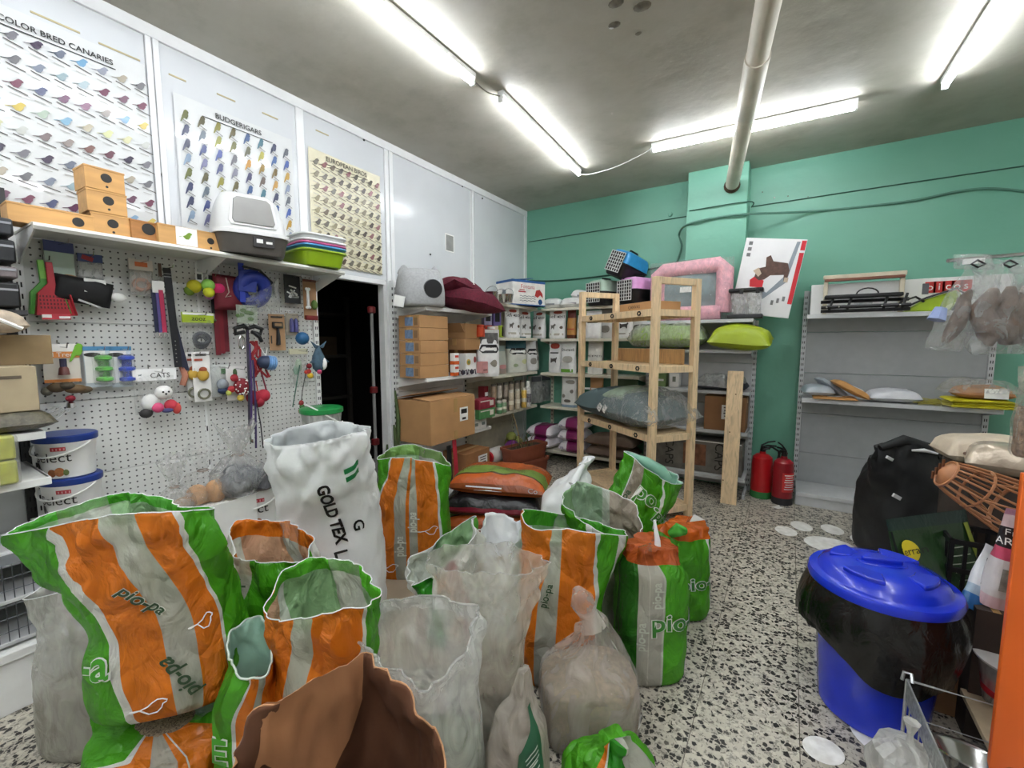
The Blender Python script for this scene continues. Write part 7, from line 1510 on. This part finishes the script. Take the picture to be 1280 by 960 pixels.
def sackbag(label, rim, base, w, d, mats, zb=0, rot=0, vf=.5, bulge=.05, wr=.013, fq=7, seed=0, shift=0, n=3.0, fill=None, rimr=.0017, rimm=None, name='seed_sack', cat='sack', nu=110, nv=56, closed=False, lean=(0, 0), waist=0, solid=.0022, foot=.84, jag=0, fillm=None, group=None):
    c = at(base[0], 600, base[1]); rp = []
    for u, px, py, dd in rim: rp.append((u, at(px, py, dd)))
    P0 = surf(rp, (c.x, c.y), w, d, YAW+rot, zb, n, vf, bulge, wr, fq, seed, foot, .06, lean, waist)
    P = P0
    if jag: P = lambda u, v: P0(u, v)+Vector((0, 0, jag*v**6*(noise.noise(Vector((u*40, seed, 0)))+.6*noise.noise(Vector((u*90, seed, 1))))))
    t = thing(name, label, cat, (c.x, c.y, zb), group=group)
    g = M().grid(P, nu, nv, wrapu=True, uvf=(lambda u, v: (shift(u, v), v)) if callable(shift) else (lambda u, v: (u+shift*v, v))); k = len(g.v)
    g.f.append(list(range(nu))[::-1]); g.uv[len(g.f)-1] = [(i/nu, 0) for i in range(nu)][::-1]; g.mi.append(0); g.col.append(None)
    if closed:
        cc = Vector((0, 0, 0))
        for i in range(nu): cc += P(i/nu, 1)/nu
        b = len(g.v); g.v.append(cc)
        for i in range(nu): g.uv[len(g.f)] = [(i/nu, 1), ((i+1)/nu, 1), ((i+.5)/nu, 1)]; g.f.append([k-nu+i, k-nu+(i+1) % nu, b]); g.mi.append(0); g.col.append(None)
    two = isinstance(mats, (list, tuple))
    obj('film', g, mats, t, world=True, smooth=80, solid=solid if two else 0)
    if rimm is not False and not closed:
        obj('rim', M().tube([P(i/80, 1) for i in range(80)], rimr, 6, closed=True), rimm or WOVEN, t, world=True, smooth=80)
    if fill:
        cx = Vector((c.x, c.y, 0)); m = M()
        def Q(u, v):
            p = P(u, .01+v*fill); q = Vector((c.x+lean[0]*fill*v, c.y+lean[1]*fill*v, p.z)); return q.lerp(p, .965)
        m.grid(Q, 60, 16, wrapu=True); kk = len(m.v); top = Vector((0, 0, 0))
        for i in range(60): top += m.v[kk-60+i]/60
        top.z += .025; m.v.append(top); 
        for i in range(60): m.f.append([kk-60+i, kk-60+(i+1) % 60, kk]); m.mi.append(0); m.col.append(None)
        obj('seed_fill', m, fillm or SEED, t, world=True, smooth=80, kind='stuff')
    return t, P
def logo(t, P, s, u0, v0, rot, size, w, d, h, fg='26641a', bg='e3e6dc', lift=.004, bold=.02):
    per = 2*(w+d)*.92
    if bg: obj('logo_outline', on_surf(M(), P, s, u0, v0, rot, size, per, h, lift, .05), mat(bg, .4, var=0), t, world=True)
    obj('lettering', on_surf(M(), P, s, u0, v0, rot, size, per, h, lift+.0015, bold), mat(fg, .4, var=0), t, world=True)
def outline_bird(t, P, u0, v0, size, w, d, h):
    per = 2*(w+d)*.92; pts = [(x*size, y*size) for x, y in BIRD]; m = M()
    path = []
    for x, y in pts+[pts[0]]:
        q = P(u0+x/per, v0+y/h); e = .004; nn = (P(u0+x/per+e, v0+y/h)-P(u0+x/per-e, v0+y/h)).cross(Vector((0, 0, 1))).normalized(); path.append(q+nn*.004)
    obj('bird_outline', M().tube(path, .0018, 5), PAPER, t, world=True)
PIO = [(0, GR), (.205, WH_), (.221, OR_), (.282, 'c'), (.332, OR_), (.392, WH_), (.406, GR), (.80, 'c'), (.9, GR)]
vb = (.955, GR, '4aa82a')
def duo(st, vc=None, **k): return [film_mat(st, None, False, **k), film_mat(st, vc or vb, True, **k)]
# -- the sack lying under the big one, front left
t, P = sackbag('full sack on the floor carrying the big open orange sack', [(0, 112, 905, 1.22), (.25, 190, 960, 1.1), (.5, 278, 905, 1.22), (.75, 195, 850, 1.4)], (195, 1.26), .42, .32, film_mat([(0, GR), (.165, WH_), (.182, OR_), (.235, 'c'), (.325, OR_), (.345, WH_), (.35, OR_), (.5, GR)]), vf=.9, bulge=.05, seed=1, closed=True, fill=.93)
logo(t, P, 'pio-pa', .29, .62, -pi/2, .055, .42, .32, .3, fg='2c4a2c', bg=None)
# -- big open sack, front left
t, P = sackbag('big open orange and green sack at front left, flared wide', [(0, 1, 668, 1.17), (.12, 55, 660, 1.12), (.25, 130, 645, 1.10), (.38, 208, 640, 1.12), (.5, 266, 636, 1.20), (.63, 226, 630, 1.31), (.75, 165, 616, 1.34), (.88, 82, 634, 1.3)], (200, 1.27), .37, .26, duo(PIO), zb=.305, vf=.42, bulge=.09, wr=.016, seed=2, shift=lambda u, v: u+.075*v*max(0, min(1, (.37-u)/.22)) if u < .6 else u, rot=.30, fill=.40)
H1 = .6
logo(t, P, '-a', .150, .33, .05, .12, .37, .26, H1, fg='3f9a1c', bg='e6e8e2')
logo(t, P, 'pio-pa', .262, .60, radians(-60), .042, .37, .26, H1, fg='2c4a2c', bg='d9dbd0', lift=.006)
logo(t, P, 'pio-pa', .293, .22, radians(115), .05, .37, .26, H1, fg='2c4a2c', bg=None, lift=.006)
outline_bird(t, P, .345, .42, .07, .37, .26, H1); outline_bird(t, P, .245, .09, .07, .37, .26, H1)
# -- clear sack behind it at the far left
CLS = clear_film('cfcfc6', .55, .3, .4, 14, 'milky_film')
sackbag('milky clear sack at the far left behind the big orange one', [(0, 34, 748, 1.40), (.25, 95, 735, 1.30), (.5, 160, 720, 1.42), (.75, 105, 700, 1.55)], (98, 1.42), .30, .24, CLS, vf=.5, seed=3, fill=.38, fillm=mat('8f897c', .8, var=.2))
# -- green fronted sack with orange inside
ST2 = [(0, WH_), (.10, 'c'), (.165, GR), (.46, WH_), (.53, OR_), (.60, 'c'), (.70, OR_), (.88, WH_), (.94, GR)]
t, P = sackbag('open green fronted sack with orange lining behind the big one', [(0, 281, 664, 1.60), (.12, 303, 694, 1.51), (.25, 345, 704, 1.46), (.38, 378, 700, 1.49), (.5, 392, 676, 1.56), (.63, 372, 654, 1.66), (.75, 335, 651, 1.71), (.88, 298, 650, 1.68)], (335, 1.57), .31, .22, [film_mat(ST2), film_mat(ST2, (.90, OR_, OR_), True)], vf=.5, seed=4, fill=.48)
logo(t, P, 'pio-pa', .135, .80, pi/2+.1, .055, .33, .26, .63, fg='2c4a2c', bg=None, lift=.005)
# -- small rolled sack
ST4 = [(0, GR), (.245, WH_), (.26, OR_), (.32, 'c'), (.36, OR_), (.5, GR)]
t, P = sackbag('small green sack with rolled teal rim beside the big one', [(0, 283, 822, 1.16), (.12, 292, 842, 1.10), (.25, 312, 848, 1.08), (.38, 332, 838, 1.11), (.5, 340, 800, 1.2), (.63, 330, 778, 1.28), (.75, 315, 772, 1.3), (.88, 294, 786, 1.25)], (299, 1.18), .17, .18, [film_mat(ST4), mat('8fb5a2', .3, bump=.5, bscale=14)], vf=.7, seed=5, fill=.66, rimr=.003, rimm=mat('c9d6cc', .3))
logo(t, P, 'E', .19, .55, .0, .12, .2, .2, .6, fg='3f9a1c')
# -- open orange sack, front
ST3 = [(0, OR_), (.1475, 'c'), (.215, OR_), (.385, WH_), (.40, GR), (.63, 'c'), (.72, GR), (.90, WH_), (.93, OR_)]
t, P = sackbag('open orange sack with clear strip and bright green lining', [(0, 338, 764, 1.20), (.09, 347, 777, 1.12), (.25, 402, 768, 1.09), (.40, 455, 757, 1.11), (.5, 470, 742, 1.20), (.63, 452, 706, 1.32), (.75, 402, 697, 1.36), (.90, 358, 712, 1.29)], (400, 1.23), .29, .22, [film_mat(ST3), film_mat(ST3, (.94, GR, '58b32a'), True)], vf=.45, seed=6, fill=.42)
logo(t, P, 'pio-pa', .182, .40, pi/2, .062, .30, .27, .65, fg='2c5a2c', bg='c9cabc', lift=.006)
# -- white woven sack
t, P = sackbag('tall white woven sack with black sideways lettering and green stripes', [(0, 332, 551, 1.85), (.12, 350, 558, 1.76), (.25, 395, 553, 1.71), (.40, 446, 540, 1.74), (.5, 460, 535, 1.82), (.63, 448, 531, 1.93), (.75, 405, 527, 2.0), (.88, 352, 540, 1.95)], (414, 1.97), .44, .27, [WOVEN, mat('cfd4d4', .5, var=.05, bump=.4, bscale=13, trans=.2)], vf=.5, bulge=.04, wr=.017, seed=7, fill=.4)
logo(t, P, 'GOLD TEX', .285, .66, radians(-80), .062, .44, .30, 1.0, fg='151515', bg=None, bold=.04)
logo(t, P, 'LARGE', .312, .375, radians(-80), .07, .44, .30, 1.0, fg='2a2a2a', bg=None); logo(t, P, 'G', .362, .58, radians(-85), .075, .44, .30, 1.0, fg='151515', bg=None)
for v0 in (.835, .80):
    m = M().grid(lambda u, v, v0=v0: P(.335+.06*u, v0+.03*u+.022*v)+FH*-.003+RT*.001, 8, 2); obj('green_stripe', m, mat('1f7a44', .4, var=0), t, world=True, smooth=80)
# -- folded sack with two orange panels
ST6 = [(0, GR), (.11, WH_), (.128, OR_), (.198, 'c'), (.236, OR_), (.248, 'c'), (.276, OR_), (.358, WH_), (.374, GR), (.62, 'c'), (.72, GR)]
t, P = sackbag('upright sack with two orange panels and a folded clear middle', [(0, 471, 574, 2.48), (.12, 490, 572, 2.42), (.24, 513, 572, 2.42), (.28, 519, 574, 2.44), (.38, 545, 578, 2.42), (.5, 563, 582, 2.5), (.63, 548, 566, 2.6), (.75, 515, 557, 2.63), (.88, 488, 560, 2.6)], (516, 2.52), .42, .22, [film_mat(ST6), film_mat(ST6, (.92, GR, '7fae5a'), True)], vf=.6, bulge=.04, seed=8, n=4, fill=.55)
for u0, v0 in ((.318, .42), (.175, .10)): outline_bird(t, P, u0, v0, .09, .42, .22, .77)
logo(t, P, 'pio-pa', .217, .30, pi/2, .05, .42, .22, .77, fg='d9dcd0', bg=None); logo(t, P, 'pio-pa', .262, .5, pi/2, .05, .42, .22, .77, fg='d9dcd0', bg=None)
# -- soil bags in a pile
SOIL = striped([(0, '8a451c'), (.03, 'b8581f'), (.16, '4f3a22'), (.19, '6f8a3c'), (.5, 'a8501f')], axis=1, bump=.5, rough=.25, trans=0)
SOILD = striped([(0, '7a1a2c'), (.018, '1b1a1d'), (.9, '241a1c')], axis=1, bump=.5, rough=.25, trans=0)
q = at(622, 640, 3.12)
for k, (mm_, lb, dx, rz_) in enumerate(((SOIL, 'rust orange soil bag at the bottom of the three-bag pile', -.03, .06), (SOILD, 'black and dark red soil bag in the middle of pile', -.02, .0), (SOIL, 'rust orange and green soil bag on top of the pile', .03, -.10))):
    t = thing('soil_bag', lb, 'soil bag', (q.x+RT.x*dx, q.y+RT.y*dx, .150*k+.016), YAW-.12+rz_); pillow('bag', .70, .42, .165, mm_, t, p=4.5, wr=.014, seed=k+3, n=34, loc=(0, 0, .055))
    if k != 1:
        obj('small_print', M().box((-.08, -.204, .075), (.26, .003, .010), rx=-.3).box((-.05, -.206, .055), (.2, .003, .007), rx=-.3), PAPER, t)
        if k == 2: obj('lettering', letters(M(), 'Co', (.27, -.205, .075), (1, 0, 0), (0, -.3, 1), .055, lift=.006), PAPER, t)
# -- white knotted sack
t, P = sackbag('white woven sack gathered to a point, behind the orange ones', [(0, 722, 580, 2.62), (.25, 728, 578, 2.58), (.5, 737, 571, 2.6), (.75, 731, 570, 2.66)], (706, 2.62), .29, .25, WOVEN, vf=.62, bulge=.08, wr=.02, seed=9, closed=True, lean=(0, 0))
obj('twist', M().tube([at(716, 606, 2.50), at(724, 590, 2.54), at(734, 572, 2.6)], [.03, .022, .008], 8), WOVEN, t, world=True, smooth=80)
# -- leaning green sack
ST9 = [(0, GR), (.13, WH_), (.138, 'a59a86'), (.21, GR), (.335, WH_), (.345, GR), (.62, OR_), (.8, GR)]
t, P = sackbag('half empty green sack with rolled top leaning by the rack post', [(0, 779, 564, 2.42), (.12, 790, 572, 2.36), (.25, 812, 588, 2.32), (.38, 838, 604, 2.32), (.5, 851, 604, 2.40), (.63, 842, 592, 2.52), (.75, 815, 577, 2.56), (.88, 790, 566, 2.52)], (782, 2.42), .34, .26, [film_mat(ST9), mat('8fc0a8', .3, bump=.5, bscale=14)], vf=.40, seed=10, fill=.4)
logo(t, P, 'po.', .275, .80, -.25, .13, .34, .26, .75, fg='3f8a24'); logo(t, P, 'pio', .375, .68, -.35, .085, .34, .26, .75, fg='3f8a24'); logo(t, P, 'pio-pa', .15, .7, pi/2-.2, .05, .34, .26, .75, fg='3f5a34', bg=None)
obj('rolled_edge', M().tube([at(786, 568, 2.44), at(806, 577, 2.40), at(826, 590, 2.38), at(834, 600, 2.38)], [.012, .03, .04, .03], 10), mat('7fb39a', .3, bump=.5, bscale=16), t, world=True, smooth=80)
# -- open sack with pinkish and green lining
ST10 = [(0, GR), (.165, WH_), (.19, 'c'), (.45, 'b58a7a'), (.73, WH_), (.765, '8fc08f'), (.92, GR)]
t, P = sackbag('open clear and green sack with pink tinted lining, mid pile', [(0, 702, 620, 1.95), (.12, 722, 646, 1.85), (.25, 755, 668, 1.80), (.38, 788, 680, 1.83), (.5, 806, 658, 1.92), (.63, 790, 630, 2.05), (.75, 757, 612, 2.12), (.88, 722, 602, 2.08)], (765, 2.06), .32, .22, [film_mat(ST10, alpha=.7), film_mat(ST10, None, True, alpha=.8)], vf=.45, seed=11, fill=.5)
# -- tall open orange sack, centre
ST11 = [(0, OR_), (.155, 'c'), (.222, OR_), (.345, WH_), (.367, GR), (.44, WH_), (.46, GR), (.70, 'c'), (.8, GR), (.92, WH_), (.95, OR_)]
t, P = sackbag('tall open orange sack with green edge, centre of the pile', [(0, 652, 637, 1.75), (.08, 671, 661, 1.63), (.25, 704, 662, 1.58), (.38, 745, 666, 1.58), (.5, 781, 669, 1.70), (.63, 757, 656, 1.84), (.75, 717, 646, 1.90), (.88, 680, 639, 1.86)], (702, 1.72), .34, .22, [film_mat(ST11), film_mat(ST11, (.9, GR, '4aa82a'), True)], vf=.45, seed=12, fill=.40, shift=-.02)
logo(t, P, 'pio-pa', .195, .60, pi/2-.15, .04, .34, .26, .7, fg='2c4a2c', bg='c9cabc', lift=.006)
# -- clear sack, centre front
FC = clear_film('dcdcd0', .46, .2, .35, 12, 'clear_sack_film')
t, P = sackbag('tall open clear sack in front of the orange one', [(0, 539, 700, 1.42), (.12, 560, 712, 1.33), (.25, 602, 714, 1.29), (.40, 648, 718, 1.30), (.5, 680, 703, 1.40), (.63, 655, 683, 1.54), (.75, 608, 681, 1.57), (.88, 560, 684, 1.52)], (608, 1.42), .25, .22, FC, vf=.42, seed=13, fill=.36, wr=.018, rimm=FILM, fillm=mat('75685a', .85, var=.3, scale=40))
# -- clear sack, front with V shaped mouth
FC2 = clear_film('e6e8e4', .48, .2, .4, 12, 'clear_sack_film')
t, P = sackbag('open clear sack with pointed mouth next to the brown paper sack', [(0, 445, 796, 1.14), (.10, 462, 815, 1.06), (.2, 505, 850, 1.0), (.27, 537, 868, .98), (.36, 562, 845, 1.0), (.5, 595, 772, 1.16), (.62, 572, 752, 1.28), (.75, 515, 745, 1.32), (.88, 462, 760, 1.24)], (541, 1.12), .25, .20, FC2, vf=.40, seed=14, fill=.45, wr=.016, rimm=FILM, rimr=.004, fillm=mat('5f6a55', .85, var=.3, scale=40))
hemP = P; obj('hem_band', M().grid(lambda u, v: hemP(u, .93+.065*v).lerp(hemP(u, .96), 0)+Vector((0, 0, .002)), 90, 3, wrapu=True), clear_film('eef0ee', .62, .15, .5, 20, 'hem_film'), t, world=True, smooth=80)
# -- brown paper sack nearest the camera
t, P = sackbag('open brown paper sack with torn edge nearest the camera', [(0, 284, 950, .80), (.12, 330, 1050, .68), (.25, 420, 1120, .61), (.38, 530, 1040, .70), (.5, 556, 940, .80), (.6, 540, 900, .83), (.69, 500, 852, .87), (.75, 457, 818, 1.0), (.82, 408, 850, .86), (.92, 322, 884, .79)], (420, .80), .32, .26, [PAPERBAG, PAPERSHADE], vf=.3, seed=15, wr=.017, fq=5, rimm=mat('b98a63', .8), rimr=.0018, jag=.006, fill=.3, fillm=mat('4a3626', .9))
def flap_pt(u, v):
    uu = .755+.225*u; p = P(uu, 1-.36*v*(.35+.65*sin(pi*min(1, u*1.15)))); return p.lerp(Vector((t.location.x, t.location.y, p.z)), .06+.07*v)+Vector((0, 0, .006-.012*v))
obj('lit_wall_flap', M().grid(flap_pt, 34, 12), PAPERBAG, t, world=True, smooth=80)  # flap added in the lighter paper, standing in for the lit left wall
# -- clear grain sack with gathered top
FC3 = clear_film('e2ddd6', .36, .13, .8, 9, 'clear_sack_film')
t, P = sackbag('clear sack of pale grain with gathered top, right of the pile', [(0, 722, 790, 1.50), (.25, 740, 790, 1.45), (.5, 756, 780, 1.50), (.75, 742, 760, 1.55)], (742, 1.44), .33, .24, FC3, vf=.60, bulge=.06, seed=16, closed=True, fill=.58, wr=.022, fq=6, fillm=mat('958773', .85, var=.2, scale=60), nu=130)
obj('gathered_top', M().tube([at(742, 785, 1.46), at(736, 768, 1.47), at(728, 752, 1.46), at(722, 738, 1.44)], [.05, .035, .045, .02], 9), FC3, t, world=True, smooth=80)
obj('label', M().grid(lambda u, v: P(.40+.06*u, .22+.14*v)+RT*.006, 4, 4), PAPER, t, world=True, smooth=80); obj('label_print', M().grid(lambda u, v: P(.415+.03*u, .26+.07*v)+RT*.008, 3, 3), INK, t, world=True, smooth=80)
# -- small sack with dark green print
t, P = sackbag('narrow clear sack with dark green printed panel, front', [(0, 640, 838, 1.18), (.25, 655, 846, 1.13), (.5, 668, 836, 1.17), (.75, 655, 828, 1.22)], (645, 1.16), .19, .16, clear_film('cfc8be', .7, .25, .5, 12, 'clear_sack_film'), vf=.35, seed=17, closed=True, fill=.3, wr=.014)
m = M().grid(lambda u, v: P(.25+.14*u, .36+(.14+.34*u)*v+.10*(1-u))+FH*-.005, 14, 10); o_ = obj('green_panel', m, mat('1f5a3c', .35, var=.08), t, world=True, smooth=80)
m = M()
for k in range(6): m.grid(lambda u, v, k=k: P(.29+.07*u-.006*(k % 3), .42+.028*k+.06*u+.010*v)+FH*-.009, 6, 1)
obj('small_print', m, mat('b9c9bd', .5, var=0), t, world=True)
# -- green sack end at the bottom of the photo
ST17 = [(0, GR), (.14, OR_), (.19, WH_), (.21, GR2), (.33, 'c'), (.45, GR)]
t, P = sackbag('crumpled bright green sack top at the bottom of photo', [(0, 742, 935, 1.12), (.25, 765, 935, 1.08), (.5, 800, 920, 1.13), (.75, 772, 908, 1.17)], (768, 1.16), .24, .22, film_mat(ST17, alpha=.7), vf=.45, seed=18, closed=True, wr=.026, fq=8, fill=.4)
# -- two closed sacks on the right
ST18 = [(0, '2a6a1c'), (.150, 'c'), (.199, 'c9c9bd'), (.202, 'c'), (.250, 'c9cfc0'), (.254, GR), (.62, 'c'), (.72, GR)]
t, P = sackbag('closed full green sack with clear strip, front right of pile', [(0, 782, 676, 1.75), (.25, 812, 686, 1.66), (.5, 848, 684, 1.75), (.75, 814, 664, 1.84)], (817, 1.75), .27, .25, film_mat(ST18, (.90, 'c05a20'), alpha=.72), vf=.80, bulge=.05, seed=19, closed=True, fill=.80, wr=.015, rot=.08)
logo(t, P, 'pio-pa', .345, .50, .03, .105, .27, .25, .6, fg='2f7a24'); logo(t, P, 'pio-pa', .226, .70, pi/2, .045, .27, .25, .6, fg='c9cfc0', bg=None); logo(t, P, 'pio-pa', .172, .40, pi/2, .05, .27, .25, .6, fg='c9cfc0', bg=None)
obj('white_tab', M().tube([at(822, 690, 1.72), at(822, 676, 1.72), at(818, 650, 1.74)], [.016, .012, .005], 7), WOVEN, t, world=True, smooth=80)
ST19 = [(0, GR), (.385, WH_), (.40, GR2), (.62, 'c'), (.72, GR)]
t, P = sackbag('closed green sack standing behind the front right one', [(0, 826, 652, 2.16), (.25, 855, 664, 2.06), (.5, 884, 656, 2.16), (.75, 858, 644, 2.26)], (852, 2.16), .27, .25, film_mat(ST19, (.90, 'd8681c')), vf=.78, bulge=.05, seed=20, closed=True, fill=.78, wr=.017)
logo(t, P, 'pio-pa', .34, .45, .05, .105, .27, .25, .55, fg='2f7a24'); obj('white_tab', M().prism([(0, 0), (.075, .01), (.02, .04)], at(862, 652, 2.08), RT, (0, 0, 1), -FH, .003), PAPER, t, world=True)
obj('taped_fold', M().tube([at(838, 668, 2.04), at(848, 662, 2.02), at(856, 664, 2.03)], [.02, .034, .02], 8), mat('4fa83c', .2), t, world=True, smooth=80)
# -- small crumpled sack and white paper
ST20 = [(0, WH_), (.13, GR2), (.22, WH_), (.24, OR_), (.29, 'c03a4a'), (.35, WH_), (.55, GR), (.8, WH_)]
t, P = sackbag('small crumpled open sack with red patch, left of the clear one', [(0, 507, 704, 1.92), (.12, 520, 728, 1.84), (.25, 545, 716, 1.80), (.38, 575, 690, 1.84), (.5, 595, 652, 1.92), (.63, 590, 646, 2.0), (.75, 558, 668, 2.06), (.88, 522, 692, 2.02)], (566, 1.95), .24, .22, [film_mat(ST20), film_mat(ST20, None, True)], vf=.4, seed=21, fill=.3, wr=.02)
t, P = sackbag('crumpled white paper sack top between the clear and orange sacks', [(0, 603, 672, 1.95), (.2, 612, 690, 1.88), (.4, 638, 690, 1.88), (.5, 651, 652, 1.95), (.6, 645, 652, 2.02), (.75, 614, 641, 2.05), (.88, 606, 648, 2.0)], (630, 1.96), .18, .16, [WOVEN, WOVEN], vf=.4, seed=22, wr=.02)
# -- cardboard on the floor below the sacks
q = at(600, 690, 2.55)
t = thing('floor_cardboard', 'flat beige cardboard sheet on the floor under the sacks', 'cardboard', (q.x+.05, q.y, .0005), YAW+.05); obj('sheet', M().box((0, 0, .006), (1.35, 1.55, .011)), mat('a3947f', .7, var=.12, scale=5, bump=.1), t, bevel=.002); obj('crease', M().box((0, .1, .012), (1.34, .006, .001)), mat('8a7a66', .8), t)
# ---------------------------------------------------------------- clear bags at the foot of the pegboard
def tied_bag(label, px, py, X, r, items, ic, fan=.09, base_z=None, fac=.2, seed=0, tip=None):
    q = onx(px, py, X); z0 = base_z if base_z is not None else q.z-r
    t = thing('clear_bag', label, 'bag', (X, q.y, z0))
    prof = [(.001, .0), (r*.8, .01), (r*1.05, r*.5), (r*1.0, r*.95), (r*.6, r*1.4), (r*.22, r*1.65), (r*.2, r*1.75), (r*.5, r*1.75+fan*.5), (r*.75, r*1.75+fan)]
    m = M().lathe(prof, 44, cap=False); off = Vector((seed, seed*2, 1))
    m.v = [v*(1+.10*noise.noise(v*13+off)+.12*(1-2*abs(noise.noise(v*9-off)))) for v in m.v]
    obj('film', m, clear_film('e9e9e6', fac, .13, .7, 20), t, smooth=80)
    obj('tie', M().tube([(cos(a_)*r*.22, sin(a_)*r*.22, r*1.7) for a_ in [2*pi*i/10 for i in range(10)]], .004, 5, closed=True), mat('8a7a70', .6), t)
    for x, y, z, rr_, sc in items: obj('content', M().ball((x, y, z), rr_, 14, sc=sc), mat(ic, .8, var=.2, scale=20, bump=.2, bscale=30), t, smooth=80)
    return t
# a low shelf of the gondola base carries a carton with the clear bags
for k, (px, h_, lb) in enumerate(((222, .36, 'white carton under the tied clear bag of tan chews'), (282, .38, 'white carton under the clear bag of grey wrapping'))):
    q = onx(px, 640, -2.62); b_ = thing('riser_box', lb, 'box', (-2.64, q.y, .162), A90); obj('carton', M().box((0, 0, h_/2), (.24, .24, h_)), PAPER, b_, bevel=.002); obj('tape', M().box((0, 0, h_+.0005), (.04, .24, .001)), mat('b9b4a4', .4), b_)
tied_bag('tied clear bag with fanned top before the white tubs', 218, 612, -2.60, .085, [(.02, .03, .05, .04, (1.1, 1.2, .9)), (-.01, -.03, .05, .035, (1, 1, .8))], 'a8917a', .12, .524, .3, 1)
t = tied_bag('clear bag of round tan chews at the foot of the pegboard', 255, 610, -2.62, .11, [(.03, -.045, .07, .05, (1, 1, 1.1)), (.04, .04, .07, .055, (.9, 1, 1.15)), (.0, .0, .04, .05, (1, 1.2, .7))], 'b98f66', .10, .53, .12, 2)
tied_bag('bulky clear bag of grey wrapped goods beside the white sack', 300, 612, -2.60, .13, [(.03, -.05, .08, .07, (1, 1, 1)), (.02, .06, .08, .07, (1, 1.2, .9)), (-.02, .0, .12, .06, (1, 1.3, .8))], '6a6d72', .14, .545, .35, 3)
